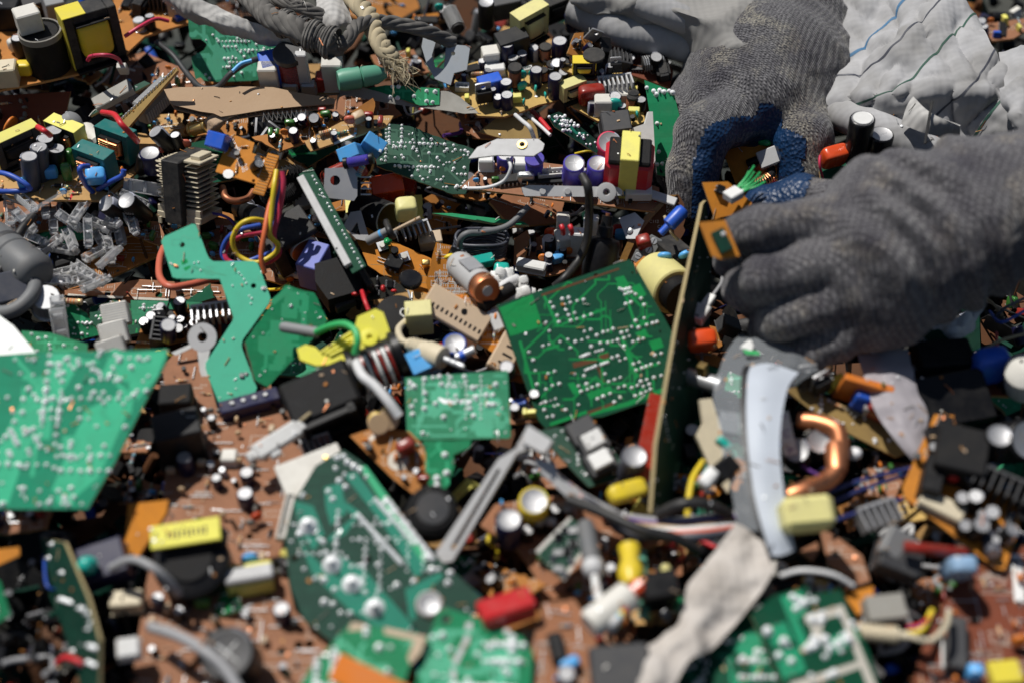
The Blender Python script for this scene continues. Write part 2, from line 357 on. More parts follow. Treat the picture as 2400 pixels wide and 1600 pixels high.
def c_toroid(R=8, r=3.6, turns=34, wire='copper', up=True):
    b = MB(); P = []
    def tor(rr, m, sg=24, sr=10):
        V = [((R+rr*math.cos(2*math.pi*j/sr))*math.cos(2*math.pi*i/sg), (R+rr*math.cos(2*math.pi*j/sr))*math.sin(2*math.pi*i/sg), rr*math.sin(2*math.pi*j/sr)) for i in range(sg) for j in range(sr)]
        F = [(i*sr+j, ((i+1) % sg)*sr+j, ((i+1) % sg)*sr+(j+1) % sr, i*sr+(j+1) % sr) for i in range(sg) for j in range(sr)]
        return V, F
    V, F = tor(r*.9, 0); M = Matrix.Translation((0, 0, R+r)) @ Matrix.Rotation(math.pi/2, 4, 'X') if up else Matrix.Translation((0, 0, r))
    b.add(V, F, 'blackmatt', M)
    n = turns*8
    for i in range(n+1):
        a = 2*math.pi*.86*i/n; q = 2*math.pi*i/8
        P.append(M @ Vector(((R+(r+.25)*math.cos(q))*math.cos(a), (R+(r+.25)*math.cos(q))*math.sin(a), (r+.25)*math.sin(q))))
    b.tube(P, .42, wire, 5); return b
def c_drum(d=9, h=12, wire='copper', fl='ferrite'):
    b = MB(); r = d/2; b.lathe([(0, 0), (r, 0), (r, h*.12), (r*.8, h*.14), (0, h*.14)], fl, 16)
    n = 12; pr = [(r*.6, h*.13)]
    for k in range(n): z = h*(.14+.70*k/n); pr += [(r*.84, z), (r*.9, z+h*.03)]
    pr += [(r*.6, h*.86)]; b.lathe(pr, wire, 16)
    b.lathe([(0, h*.85), (r*.8, h*.85), (r, h*.87), (r, h*.98), (r*.95, h), (0, h)], fl, 16); return b
def c_conn(n=4, c='white', p=2.5, d=5.5, h=7):
    b = MB(); w = n*p+1; b.box((0, 0, .6), (w, d, 1.2), c, .2)
    for y, t in ((-d/2+.5, 1), (d/2-.5, 1)): b.box((0, y, h/2), (w, t, h-.01), c, .2)
    for s_ in (-1, 1): b.box((s_*(w/2-.5), 0, h/2), (1, d-1.99, h-.02), c, .2)
    for k in range(n): b.box((-w/2+.5+p*(k+.5), 0, h*.45), (.64, .64, h*.85), 'steel', .08)
    return b
def c_plug(n=3, c='white', p=2.5, h=12, wires=('wirered', 'wirewhite', 'wireblack')):
    b = MB(); w = n*p+1; b.box((0, 0, h/2), (w, 5, h), c, .5)
    for k in range(n):
        x = -w/2+.5+p*(k+.5); b.box((x, -2.5, h*.5), (1.2, .4, h*.45), 'steel', .1)
        if wires: b.tube(spline([(x, 0, h-.5), (x, 0, h+5), (x*1.3+1, 2, h+12), (x*1.5+3, 6, h+18)], 4), .75, wires[k % len(wires)], 6)
    return b
def c_sink(w=26, d=12, h=22, n=7, c='dullsteel'):
    b = MB(); b.box((0, d/2-.8, h/2), (w, 1.6, h), c, .2)
    for k in range(n): b.box((-w/2+.6+k*(w-1.2)/(n-1), -.8, h/2), (1.1, d-1.65, h-.4), c, .15)
    return b
def c_fuse():
    b = MB()
    for s_ in (-1, 1): b.box((s_*8, 0, 3.4), (4.5, 6.4, 6.6), 'steel', .5); b.box((s_*8, 0, 6.6), (4.4, 2.5, 1.2), 'steel', .3)
    b.cyl((-7, 0, 5.2), (7, 0, 5.2), 2.6, 'ceramic', seg=14, ch=.3); return b
def c_led(c='ledgreen', d=5):
    b = MB(); r = d/2; leads(b, (-1.2, 1.2), 3.5, .3)
    b.lathe([(0, 3), (r*1.12, 3), (r*1.12, 4), (r, 4.1), (r, 8), (r*.8, 9.4), (r*.45, 10.2), (0, 10.5)], c, 14); return b
def c_button(c='offwhite'):
    b = MB(); b.box((0, 0, 2), (6.4, 6.4, 4), 'black', .3); b.box((0, 0, 4.1), (6, 6, .3), 'steel', .05); b.cyl((0, 0, 4), (0, 0, 6.4), 1.9, c, seg=12, ch=.3); return b
def c_can(d=9, h=10): 
    b = MB(); r = d/2; b.lathe([(0, 0), (r*1.15, 0), (r*1.15, .6), (r, .8), (r, h-.5), (r-.5, h), (0, h)], 'steel', 16); return b
def c_xtal():
    b = MB(); b.ell((0, 0, 4.5), (5.4, 2.2, 4.5), 'steel', 18, 8, .5); leads(b, (-2.4, 2.4), 1.5); return b
def c_trim(c='blue', w=9, d=9, h=10):
    b = MB(); b.box((0, 0, h/2), (w, d, h), c, .5); b.cyl((w*.25, d*.2, h), (w*.25, d*.2, h+1.2), 1.4, 'brass', seg=10, ch=.2); return b
def c_term(n=2, c='midgrey'):
    b = MB(); w = n*6
    b.box((0, 0, 5), (w, 8, 10), c, .6); b.box((0, -4.6, 2.5), (w, 1.3, 5), c, .3)
    for k in range(n):
        x = -w/2+3+6*k; b.cyl((x, .4, 9.7), (x, .4, 10.4), 2.1, 'steel', seg=12, ch=.2); b.box((x, .4, 10.4), (3.4, .5, .25), 'darkgrey', .05); b.box((x, -4.1, 6.6), (2.8, .5, 3), 'black', .1)
    return b
def c_relay(c='black', w=20, d=15, h=16):
    b = MB(); b.box((0, 0, h/2), (w, d, h), c, .8); b.box((0, 0, .5), (w+.8, d+.8, 1), c, .2); return b
def c_coil(L=12, r=3.5, wire='copper'):
    b = MB(); n = 10*8; b.tube([(-L/2+L*i/n, r*math.cos(2*math.pi*i/8), r+r*math.sin(2*math.pi*i/8)+.4) for i in range(n+1)], .45, wire, 5); b.cyl((-L*.55, 0, r+.4), (L*.55, 0, r+.4), r*.8, 'ferrite', seg=12, ch=.3); return b
def c_solder(r=1.0, h=.9, pin=True):
    b = MB(); b.lathe([(r, -.15), (r*.92, .05), (r*.62, h*.45), (r*.36, h*.8), (0, h*.95)], 'solder', 9)
    if pin: b.cyl((0, 0, h*.5), (.1, 0, h*1.5), r*.28, 'solder', seg=6)
    return b
def c_smd(c='black', w=5, d=4): 
    b = MB(); b.box((0, 0, .9), (w, d, 1.6), c, .2)
    for s_ in (-1, 1):
        for k in range(4): b.box((-w*.36+k*w*.24, s_*(d/2+.6), .3), (.5, 1.4, .3), 'steel', .05)
    return b
LIB = {}
def lib(kind, *a):
    k = (kind,)+a
    if k not in LIB: LIB[k] = globals()['c_'+kind](*a).mesh(kind)
    return LIB[k]
PARTNAME = dict(ecap='capacitor', disc='disc_capacitor', film='film_capacitor', box='box_capacitor', res='resistor', diode='diode', jump='jumper_wire', dip='chip', to92='transistor', to220='power_transistor',
    ee='transformer', toroid='toroid_coil', drum='drum_coil', conn='connector', plug='plug', sink='heatsink', fuse='fuse', led='led', button='button', can='metal_can', xtal='crystal', trim='trimmer', term='terminal_block', relay='relay', coil='coil', solder='solder_joint', smd='chip')
P_SMALL = [('res',), ('res', 6.5, 2.3, 'bodyblue'), ('diode',), ('ecap', 5, 8), ('ecap', 5, 8, 'black'), ('disc', 6, 2.4), ('film', 7, 3.6, 7, 'greencap'), ('jump', 9), ('jump', 6), ('to92',), ('disc', 5, 2.4, 'skyblue'), ('film', 7, 3.5, 6, 'redbrown'), ('jump', 12), ('res', 6.5, 2.3, 'bodygreen')]
P_MIX = P_SMALL+[('ecap', 8, 12), ('ecap', 10, 16, 'black'), ('ecap', 8, 12, 'black'), ('box', 10, 5, 9, 'blue'), ('dip', 8), ('dip', 14), ('conn', 4), ('drum', 8, 10, 'copperdull'), ('box', 8, 4, 8, 'lemon'), ('to220',), ('film', 13, 6, 11, 'redbrown'), ('ecap', 10, 14, 'navy'), ('can', 7, 6)]
P_DARK = [('ecap', 8, 12, 'black'), ('ecap', 10, 16, 'black'), ('relay', 'black', 14, 10, 11), ('dip', 16), ('to220',), ('ee', 18, 14, 15, 'ferrite', 'black', 'blackmatt', False), ('res',), ('to92',), ('diode',), ('sink', 18, 9, 14, 6, 'darkgrey'), ('ecap', 6, 9, 'navy')]
P_BLUECAP = [('ecap', 8, 12), ('ecap', 6, 10), ('ecap', 10, 16), ('drum', 8, 11, 'copperdull'), ('res',), ('disc', 6, 2.4, 'tealbr'), ('to92',), ('box', 9, 5, 8, 'lemon'), ('conn', 4), ('ecap', 10, 14, 'black'), ('film', 9, 5, 8, 'redbrown')]
def foot(me):
    c = [v.co for v in me.vertices]
    return max((math.hypot(q.x, q.y) for q in c), default=.002)*1000
FOOT = {}

OUTL = []
class Board:
    def __init__(s, name, label, cat, out, a, n, mats='o_tan', th=1.6, sh=None, ragged=0, holes=(), fr=None, bot=None, edge=None, group=None, seed=None, roll=0):
        s.r = random.Random(seed if seed is not None else int(a[0]*7+a[1]*13) if a else 3)
        s.fr = fr or Fr(at(*a), n, roll); s.px = a
        p = [s.fr.uv(*q) for q in out]
        cx = sum(q[0] for q in p)/len(p); cy = sum(q[1] for q in p)/len(p)
        s.fr.p = s.fr.p+(s.fr.u*cx+s.fr.v*cy)*.001; p = [(x-cx, y-cy) for x, y in p]
        if ragged:
            q = []
            for i in range(len(p)):
                (x0, y0), (x1, y1) = p[i], p[(i+1) % len(p)]; k = max(1, int(math.hypot(x1-x0, y1-y0)/3))
                for j in range(k):
                    t = j/k; g = ragged*(s.r.random()-.5)*(0 if j == 0 else 1); q.append((x0+(x1-x0)*t+g, y0+(y1-y0)*t+g*.6))
            p = q
        OUTL.append(out); s.poly = p; s.e = thing(name, label, cat, s.fr.m(), group)
        hs = []
        for hx, hy, hr in holes:
            ux, uy = s.fr.uv(hx, hy); hs.append([(ux+hr*math.cos(2*math.pi*k/12), uy+hr*math.sin(2*math.pi*k/12)) for k in range(12)])
        b = MB(); o_ = mats.startswith(('o_', 'pcb'))
        b.prism(p, -th, 0, mats, edge or ('edgeor' if o_ else 'edge'), bot or ('c_under' if o_ else 'o_tan'), hs)
        s.board = link('board', b.mesh('board', recalc=False), s.e); s.used = []
        if sh: short(sh, sum(q[0] for q in out)/len(out), sum(q[1] for q in out)/len(out))
    def addmm(s, spec, x, y, rz=0, name=None, rx=0, ry=0, sc_=1, z=.02):
        me = lib(*spec); o = link(name or PARTNAME[spec[0]], me, s.e, T(x, y, z, rz, rx, ry, sc_))
        if me.name not in FOOT: FOOT[me.name] = foot(me)
        s.used.append((x, y, FOOT[me.name]*sc_)); return o
    def add(s, spec, px, py, rz=0, **k):
        x, y = s.fr.uv(px, py); return s.addmm(spec, x, y, math.radians(rz), **k)
    def bb(s):
        xs, ys = zip(*s.poly); return min(xs), max(xs), min(ys), max(ys)
    def pt(s, mar=2, box=None):
        x0, x1, y0, y1 = s.bb()
        for _ in range(80):
            x, y = s.r.uniform(x0, x1), s.r.uniform(y0, y1)
            if all(inside(s.poly, x+a, y+c) for a, c in ((mar, 0), (-mar, 0), (0, mar), (0, -mar))): return x, y
        return None
    def pop(s, n, kinds=P_SMALL, tilt=.12, sc_=(.55, .9)):
        for _ in range(int(n*1.7)):
            for _t in range(14):
                sp = s.r.choice(kinds); me = lib(*sp)
                if me.name not in FOOT: FOOT[me.name] = foot(me)
                f = FOOT[me.name]*.6; q = s.pt(min(f, 3))
                if q and all(math.hypot(q[0]-x, q[1]-y) > (f+r_*.8)*.82 for x, y, r_ in s.used):
                    rz = s.r.choice([0, 90, 180, 270])+s.r.gauss(0, 6)
                    s.addmm(sp, *q, math.radians(rz), rx=s.r.gauss(0, tilt), ry=s.r.gauss(0, tilt), sc_=s.r.uniform(*sc_)); break
        return s
    def jumps(s, n):
        for _ in range(n):
            q = s.pt(4)
            if q: s.addmm(('jump', s.r.choice([6, 9, 12])), *q, math.radians(s.r.choice([0, 0, 90])))
        return s
    def traces(s, n, m, pours=3, w=(.5, 1.6), pour=(5, 16), grid=2.54):
        b = MB(); z = .035; poly = s.poly; r = s.r
        def ins(x, y): return inside(poly, x, y)
        for i in range(pours):
            q = s.pt(3)
            if not q: continue
            a, c = r.uniform(*pour)/2, r.uniform(*pour)/2; k = min(a, c)*r.uniform(.2, .5)
            P = [(-a+k, -c), (a, -c), (a, c-k), (a-k, c), (-a, c), (-a, -c+k)]
            P = [(q[0]+x, q[1]+y) for x, y in P]
            if all(ins(*t) for t in P): b.add([(x, y, z) for x, y in P], [tuple(range(6))], m); z += .0015
        for i in range(n):
            q = s.pt(1.5)
            if not q: continue
            x, y = (round(c/grid)*grid*.5+c*.5 for c in q); pts = [(x, y)]; d = r.choice(range(0, 8, 2))
            for k in range(r.randint(2, 5)):
                L_ = r.choice([1, 1, 2, 3, 5, 7])*grid
                nx, ny = x+math.cos(d*math.pi/4)*L_, y+math.sin(d*math.pi/4)*L_
                if ins(nx, ny): x, y = nx, ny; pts.append((x, y))
                d += r.choice([-1, 1, -1, 1, 2, -2])
            ww = r.uniform(*w)/2
            for (ax, ay), (cx, cy) in zip(pts, pts[1:]):
                L_ = math.hypot(cx-ax, cy-ay)
                if L_ < .1: continue
                tx, ty = (cx-ax)/L_, (cy-ay)/L_; nx, ny = -ty*ww, tx*ww; ex, ey = tx*ww*.4, ty*ww*.4
                b.add([(ax+nx-ex, ay+ny-ey, z), (ax-nx-ex, ay-ny-ey, z), (cx-nx+ex, cy-ny+ey, z), (cx+nx+ex, cy+ny+ey, z)], [(0, 1, 2, 3)], m); z += .0006
        if b.f: link('copper_traces', b.mesh('copper_traces', recalc=False), s.e)['kind'] = 'stuff'
        return s
    def shapes(s, polys, m, name='copper_pour', z=.03, t=0):
        b = MB()
        for P in polys:
            q = [s.fr.uv(*a) for a in P]; tri = tessellate_polygon([[Vector((*a, 0)) for a in q]])
            F = []
            for tr in tri:
                a, c, d = (Vector((*q[i], 0)) for i in tr); F.append(tuple(tr) if (c-a).cross(d-a).z > 0 else tuple(tr[::-1]))
            b.add([(x, y, z) for x, y in q], F, m); z += .0015
        o = link(name, b.mesh(name, recalc=False), s.e); o['kind'] = 'stuff'; return o
    def silk(s, n, m='silk'):
        b = MB(); z = .05; r = s.r
        def seg(a, c, w):
            nonlocal z
            L_ = math.hypot(c[0]-a[0], c[1]-a[1])
            if L_ < .05 or not (inside(s.poly, *a) and inside(s.poly, *c)): return
            nx, ny = -(c[1]-a[1])/L_*w/2, (c[0]-a[0])/L_*w/2
            b.add([(a[0]+nx, a[1]+ny, z), (a[0]-nx, a[1]-ny, z), (c[0]-nx, c[1]-ny, z), (c[0]+nx, c[1]+ny, z)], [(0, 1, 2, 3)], m); z += .0006
        for i in range(n):
            q = s.pt(2)
            if not q: continue
            x, y = q; k = r.random()
            if k < .35:
                a, c = r.uniform(1.5, 6), r.uniform(1.2, 3); P = [(x-a, y-c), (x+a, y-c), (x+a, y+c), (x-a, y+c)]
                for j in range(4): seg(P[j], P[(j+1) % 4], .25)
            elif k < .7:
                for j in range(r.randint(3, 9)): seg((x+j*1.3, y), (x+j*1.3, y+r.choice([1.4, 1.4, 3])), .3)
            else:
                L_ = r.uniform(4, 22); seg((x-L_/2, y), (x+L_/2, y), .3)
        if b.f: link('printed_marks', b.mesh('printed_marks', recalc=False), s.e)['kind'] = 'stuff'
        return s
    def dots(s, pts, sz=(.8, 1.15), r=1.0):
        for px, py in pts: s.addmm(('solder', r, .9), *s.fr.uv(px, py), s.r.uniform(0, 6), sc_=s.r.uniform(*sz))
        return s
    def solder(s, n, rows=4, one=False, sz=(.6, 1.3), sp=2.54):
        P = []; r = s.r
        for i in range(rows):
            q = s.pt(3); a = r.choice([0, math.pi/2, 0])
            if q:
                for k in range(r.randint(4, 10)):
                    for w in ((0, 7.6) if i % 2 else (0,)):
                        x, y = q[0]+math.cos(a)*k*sp-math.sin(a)*w, q[1]+math.sin(a)*k*sp+math.cos(a)*w
                        if inside(s.poly, x, y): P.append((x, y))
        while len(P) < n:
            q = s.pt(1.6)
            if q is None: break
            P.append(q)
            if r.random() < .6:
                t = (q[0]+r.choice([-1, 1])*sp*r.choice([1, 2, 3]), q[1]+r.choice([0, 0, sp]))
                if inside(s.poly, *t): P.append(t)
        if one:
            b = MB(); src = c_solder(1.0, .9, False)
            for x, y in P: b.add(src.v, src.f, 'solder', Matrix.Translation((x, y, .02)) @ Matrix.Scale(r.uniform(*sz), 4))
            o = link('solder_joints', b.mesh('solder_joints', recalc=False), s.e); o['kind'] = 'stuff'
        else:
            for x, y in P: s.addmm(('solder', 1.0, .9), x, y, r.uniform(0, 6), sc_=r.uniform(*sz))
        return s
    def text(s, txt, px, py, size, rz=0, m='silk', name='printed_text', z=.06):
        x, y = s.fr.uv(px, py); return link(name, textmesh(txt, size, m), s.e, T(x, y, z, math.radians(rz)))
def textmesh(txt, size, m):
    c = bpy.data.curves.new('printed_text', 'FONT'); c.body = txt; c.size = size*.001; c.align_x = 'CENTER'; c.align_y = 'CENTER'
    o = bpy.data.objects.new('t', c); COL.objects.link(o); me = bpy.data.meshes.new_from_object(o); bpy.data.objects.remove(o); me.materials.clear(); me.materials.append(mat(m)); return me

# ------------------------------------------------------------------ loose things
def loose(spec, name, label, cat, px, py, dh=0, n=(0, 0, 1), rz=0, sh=None, sc_=1, group=None):
    f = Fr(at(px, py, dh), n); o = link(name, lib(*spec) if isinstance(spec, tuple) else spec, None, f.m() @ T(0, 0, 0, math.radians(rz), sc_=sc_))
    tag(o, label, cat, group)
    if sh: short(sh, px, py)
    return o
def assembly(name, label, cat, M, parts, sh=None, px=0, py=0, group=None):
    e = thing(name, label, cat, M, group)
    for nm, b in parts: link(nm, b.mesh(nm) if isinstance(b, MB) else b, e)
    if sh: short(sh, px, py)
    return e
def axisM(p, q, up=(0, 0, 1)):
    d = (q-p); z = d.normalized(); x = Vector(up).cross(z); x = x.normalized() if x.length > 1e-4 else Vector((1, 0, 0)); y = z.cross(x)
    M = Matrix((x, y, z)).transposed().to_4x4(); M.translation = p; return M, d.length*1000
def pts3(P): return [at(*q) for q in P]
def wire_b(P, r, m, seg=7, sub=8, org=None, raw=False):
    Q = P if raw else pts3(P); org = org or Q[0]; b = MB(); b.tube([(q-org)*1000 for q in spline(Q, sub)], r, m, seg); return b, org
def wire(name, label, P, r, m, cat='wire', seg=7, sh=None, group=None, raw=False):
    b, o = wire_b(P, r, m, seg, raw=raw); ob = link(name, b.mesh(name, 60), None, Matrix.Translation(o)); tag(ob, label, cat, group)
    if sh: q = P[len(P)//2]; short(sh, q[0], q[1])
    return ob
def grid_surface(rows, nu, nv, noise_amp=0, nscale=30, seed=0, raw=False, ridge=0):
    R = [spline([q if raw else at(*q) for q in r], nu) for r in rows]
    cols = [spline([r[i] for r in R], nv) for i in range(len(R[0]))]
    G = [[cols[i][j] for i in range(len(cols))] for j in range(len(cols[0]))]
    if noise_amp:
        H = [[q.copy() for q in r] for r in G]
        for j in range(len(G)):
            for i in range(len(G[0])):
                a = H[min(j+1, len(G)-1)][i]-H[max(j-1, 0)][i]; c = H[j][min(i+1, len(G[0])-1)]-H[j][max(i-1, 0)]; nn = a.cross(c)
                nn = nn.normalized() if nn.length > 0 else Vector((0, 0, 1))
                w = H[j][i]*nscale+Vector((seed, seed*.7, 0))
                G[j][i] = H[j][i]+nn*noise_amp*.001*(noise.noise(w)+.4*noise.noise(w*2.7)+.1*noise.noise(w*6)+ridge*((1-abs(noise.noise(Vector((w.x*1.5, w.y*.8, w.z*1.5))))*2)**3-.3))
    return G
def sheet_mesh(G, m, th=.5, name='sheet'):
    nj, ni = len(G), len(G[0]); o = G[nj//2][ni//2].copy(); V = []; 
    nr = []
    for j in range(nj):
        for i in range(ni):
            a = G[min(j+1, nj-1)][i]-G[max(j-1, 0)][i]; c = G[j][min(i+1, ni-1)]-G[j][max(i-1, 0)]; q = a.cross(c)
            nr.append(q.normalized() if q.length > 0 else Vector((0, 0, 1)))
    V = [((G[j][i]-o)*1000) for j in range(nj) for i in range(ni)]
    N_ = len(V); V2 = V+[v-n_*th for v, n_ in zip(V, nr)]; F = []
    for j in range(nj-1):
        for i in range(ni-1):
            a = j*ni+i; q = (a, a+1, a+ni+1, a+ni); F.append(q); F.append(tuple(x+N_ for x in q[::-1]))
    ring = [i for i in range(ni)]+[j*ni+ni-1 for j in range(1, nj)]+[(nj-1)*ni+i for i in range(ni-2, -1, -1)]+[j*ni for j in range(nj-2, 0, -1)]
    for a, c in zip(ring, ring[1:]+ring[:1]): F.append((a, a+N_, c+N_, c))
    b = MB(); b.add(V2, F, m); return b.mesh(name, 60), o
def sheet(name, label, cat, rows, m, nu=8, nv=8, th=.5, na=0, ns=30, seed=0, parent=None, raw=False, sh=None):
    G = grid_surface(rows, nu, nv, na, ns, seed, raw); me, o = sheet_mesh(G, m, th, name)
    if parent is not None:
        ob = link(name, me, parent); ob.matrix_local = parent.matrix_basis.inverted() @ Matrix.Translation(o); return ob, G
    ob = link(name, me, None, Matrix.Translation(o)); tag(ob, label, cat)
    if sh: q = rows[len(rows)//2]; q = q[len(q)//2]; short(sh, q[0], q[1])
    return ob, G

# ------------------------------------------------------------------ smooth union of tapered capsules -> one continuous skin
def smin(a, b, k):
    h = np.clip(.5+.5*(b-a)/k, 0, 1); return b*(1-h)+a*h-k*h*(1-h)
def capsule(P, a, b, ra, rb):
    a = np.array(a); b = np.array(b); d = b-a; t = np.clip(((P-a) @ d)/max(d @ d, 1e-12), 0, 1)
    return np.linalg.norm(P-a-t[..., None]*d, axis=-1)-(ra+(rb-ra)*t)
def chain(P, pts, rad, k):
    D = None
    for i in range(len(pts)-1):
        c = capsule(P, pts[i], pts[i+1], rad[i], rad[i+1]); D = c if D is None else smin(D, c, k)
    return D
def nets(fn, lo, hi, res):
    n = [int(math.ceil((hi[i]-lo[i])/res))+1 for i in range(3)]
    ax = [lo[i]+res*np.arange(n[i]) for i in range(3)]
    D = np.empty(n)
    for i in range(n[0]):
        Y, Z = np.meshgrid(ax[1], ax[2], indexing='ij'); P = np.stack([np.full_like(Y, ax[0][i]), Y, Z], -1); D[i] = fn(P)
    s = D < 0
    c = [s[i:n[0]-1+i, j:n[1]-1+j, k:n[2]-1+k] for i in (0, 1) for j in (0, 1) for k in (0, 1)]
    tot = sum(q.astype(int) for q in c); act = (tot > 0) & (tot < 8)
    idx = -np.ones(act.shape, int); ii = np.argwhere(act); idx[act] = np.arange(len(ii))
    acc = np.zeros((len(ii), 3)); cnt = np.zeros(len(ii))
    cor = [(i, j, k) for i in (0, 1) for j in (0, 1) for k in (0, 1)]
    for a in cor:
        for ax_ in range(3):
            if a[ax_] == 0:
                b = list(a); b[ax_] = 1
                va = D[tuple((ii+a).T)]; vb = D[tuple((ii+b).T)]; x = (va < 0) != (vb < 0)
                t = np.where(x, va/(va-vb+1e-20), 0); p = np.tile(np.array(a, float), (len(ii), 1)); p[:, ax_] += t
                acc += p*x[:, None]; cnt += x
    V = (ii+acc/cnt[:, None])*res+np.array(lo)
    F = []
    for ax_ in range(3):
        o1, o2 = [q for q in range(3) if q != ax_]
        sl0 = [slice(None)]*3; sl1 = [slice(None)]*3; sl0[ax_] = slice(0, -1); sl1[ax_] = slice(1, None)
        ch = s[tuple(sl0)] != s[tuple(sl1)]
        e = np.argwhere(ch); ok = (e[:, o1] > 0) & (e[:, o2] > 0) & (e[:, o1] < n[o1]-1) & (e[:, o2] < n[o2]-1); e = e[ok]
        inn = s[tuple(e.T)]
        q = []
        for d1, d2 in ((-1, -1), (0, -1), (0, 0), (-1, 0)):
            t = e.copy(); t[:, o1] += d1; t[:, o2] += d2; q.append(idx[tuple(t.T)])
        q = np.stack(q, 1); flip = inn if ax_ != 1 else ~inn
        q[~flip] = q[~flip][:, ::-1]; F.append(q)
    return V, np.concatenate(F)
# ================================================================== sacks, straps, rope
def cloth_mat(name, col, col2, wscale=900, bump=.5, rough=.85, nscale=25):
    m, t, b = newmat(name); N = t.nodes.new; L = t.links.new; MATS[name] = m
    tc = N('ShaderNodeTexCoord'); n1 = N('ShaderNodeTexNoise'); n1.inputs['Scale'].default_value = nscale; n1.inputs['Detail'].default_value = 6; L(tc.outputs['Object'], n1.inputs['Vector'])
    mr = N('ShaderNodeMapRange'); mr.inputs[1].default_value = .35; mr.inputs[2].default_value = .7; L(n1.outputs['Fac'], mr.inputs[0])
    mx = N('ShaderNodeMix'); mx.data_type = 'RGBA'; mx.inputs[6].default_value = (*col, 1); mx.inputs[7].default_value = (*col2, 1); L(mr.outputs[0], mx.inputs[0]); L(mx.outputs[2], b.inputs['Base Color'])
    hs = []
    for d in ('X', 'Y', 'Z'):
        w = N('ShaderNodeTexWave'); w.bands_direction = d; w.inputs['Scale'].default_value = wscale/20; w.inputs['Distortion'].default_value = 1.5; L(tc.outputs['Object'], w.inputs['Vector']); hs.append(w)
    a = N('ShaderNodeMath'); a.operation = 'ADD'; L(hs[0].outputs['Fac'], a.inputs[0]); L(hs[1].outputs['Fac'], a.inputs[1])
    bp = N('ShaderNodeBump'); bp.inputs['Strength'].default_value = bump; bp.inputs['Distance'].default_value = .0005; L(a.outputs[0], bp.inputs['Height']); L(bp.outputs[0], b.inputs['Normal'])
    b.inputs['Roughness'].default_value = rough; b.inputs['Specular IOR Level'].default_value = .25; return m
cloth_mat('bag', (.44, .44, .45), (.28, .275, .27), 1600, .2, nscale=40); cloth_mat('strapw', (.55, .54, .52), (.30, .29, .28), 1400, .6); cloth_mat('wrap', (.10, .095, .09), (.19, .18, .165), 900, .8, nscale=90)
cloth_mat('baggrey', (.30, .29, .275), (.24, .235, .225), 1400, .3)
cloth_mat('cloth', (.58, .54, .50), (.42, .38, .34), 1500, .35, nscale=50); cloth_mat('ribbon', (.56, .61, .68), (.46, .50, .56), 2600, .15, .5)
mc, t_, b_ = newmat('greyfilm'); MATS['greyfilm'] = mc
b_.inputs['Base Color'].default_value = (.50, .47, .50, 1); b_.inputs['Roughness'].default_value = .4; b_.inputs['Transmission Weight'].default_value = .25; b_.inputs['IOR'].default_value = 1.15; b_.inputs['Alpha'].default_value = .9
# ================================================================== THE HEAP, back rows first
UP = (0, 0, 1); CAMN = (0, -.70, .71)
def bx(name, b): return (name, b)
def mbox(c, s, m, ch=None):
    b = MB(); b.box(c, s, m, ch); return b
def mlathe(pr, m, seg=20, M=None):
    b = MB(); b.lathe(pr, m, seg, M); return b

# ---- far left: big tan power board with flyback parts
B = Board('circuit_board', 'large tan power board with a yellow-taped transformer at far left', 'circuit board',
    [(-40, 222), (0, 212), (100, 192), (190, 172), (300, 122), (340, 85), (450, 52), (470, 20), (300, -10), (-40, 40)], (150, 130, 1.2), (0, -.12, 1), 'o_mid', sh='the large tan power board')
B.add(('ee', 34, 24, 40, 'ferrite', 'tape', 'yellow', False), 232, 140, 30); x, y = B.fr.uv(232, 140); q = MB(); q.box((-17.4, 0, 21), (.7, 15.5, 38), 'tape', .2); q.box((-10, 0, 40.3), (15.4, 15.5, .7), 'tape', .2); link('yellow_tape', q.mesh('yellow_tape'), B.e, T(x, y, 0, math.radians(30)))
B.addmm(('relay', 'black', 16, 14, 18), *B.fr.uv(30, 60)); B.add(('can', 8, 8), 330, 70)
x, y = B.fr.uv(118, 160); q = MB(); q.lathe([(0, 0), (13, 0), (13, 26), (11, 28), (0, 28)], 'blackmatt', 24); q.lathe([(12.4, 25), (13.6, 25), (13.6, 29), (12.4, 29), (12.4, 25)], 'ash', 24); link('coil_former', q.mesh('coil_former'), B.e, T(x, y))
q = mbox((0, 0, 7), (15, 13, 14), 'offwhite', .8); link('connector', q.mesh('connector'), B.e, T(x-6, y+2, 28.5, .5))
x, y = B.fr.uv(20, 195); link('connector', mbox((0, 0, 7), (15, 13, 14), 'cream', .8).mesh('connector'), B.e, T(x, y, 0, .15))
B.add(('film', 10, 8, 9, 'yellow'), 62, 178); B.add(('ecap', 10, 14, 'black'), 55, 130); B.add(('film', 12, 6, 9, 'offwhite'), 45, 120, 40)
B.add(('led', 'orange'), 232, 128, rx=.6, name='led'); B.pop(18, P_DARK)
wire('wire', 'short pink-red wire looping off the yellow-taped transformer', [(206, 142, 3), (215, 132, 3.6), (250, 130, 3.8), (275, 138, 3), (284, 150, 2)], 1.3, 'pink')
q = MB(); q.box((0, 0, 0), (6, 4, 9), 'offwhite', .4); q.tube([(0, 0, 4), (0, 0, 9)], .9, 'steel')
ob = link('wire_clip', q.mesh('wire_clip'), None, Fr(at(288, 162, 1.6), (0, -.5, .8)).m()); tag(ob, 'small white clip hanging at the end of the pink wire', 'clip')
wire('wire', 'pink-red wire running right from the yellow-taped transformer', [(292, 86, 3), (330, 62, 3.3), (365, 45, 3), (395, 50, 2.6)], 1.3, 'pink')
wire('wire', 'dark grey cable hanging between the tan power board and the cardboard', [(365, 98, 2), (405, 130, 1.5), (440, 175, 1.2), (470, 205, 1.4), (510, 205, 1.6), (545, 170, 2.4), (600, 140, 2.6), (640, 150, 2)], 1.9, 'darkgrey')
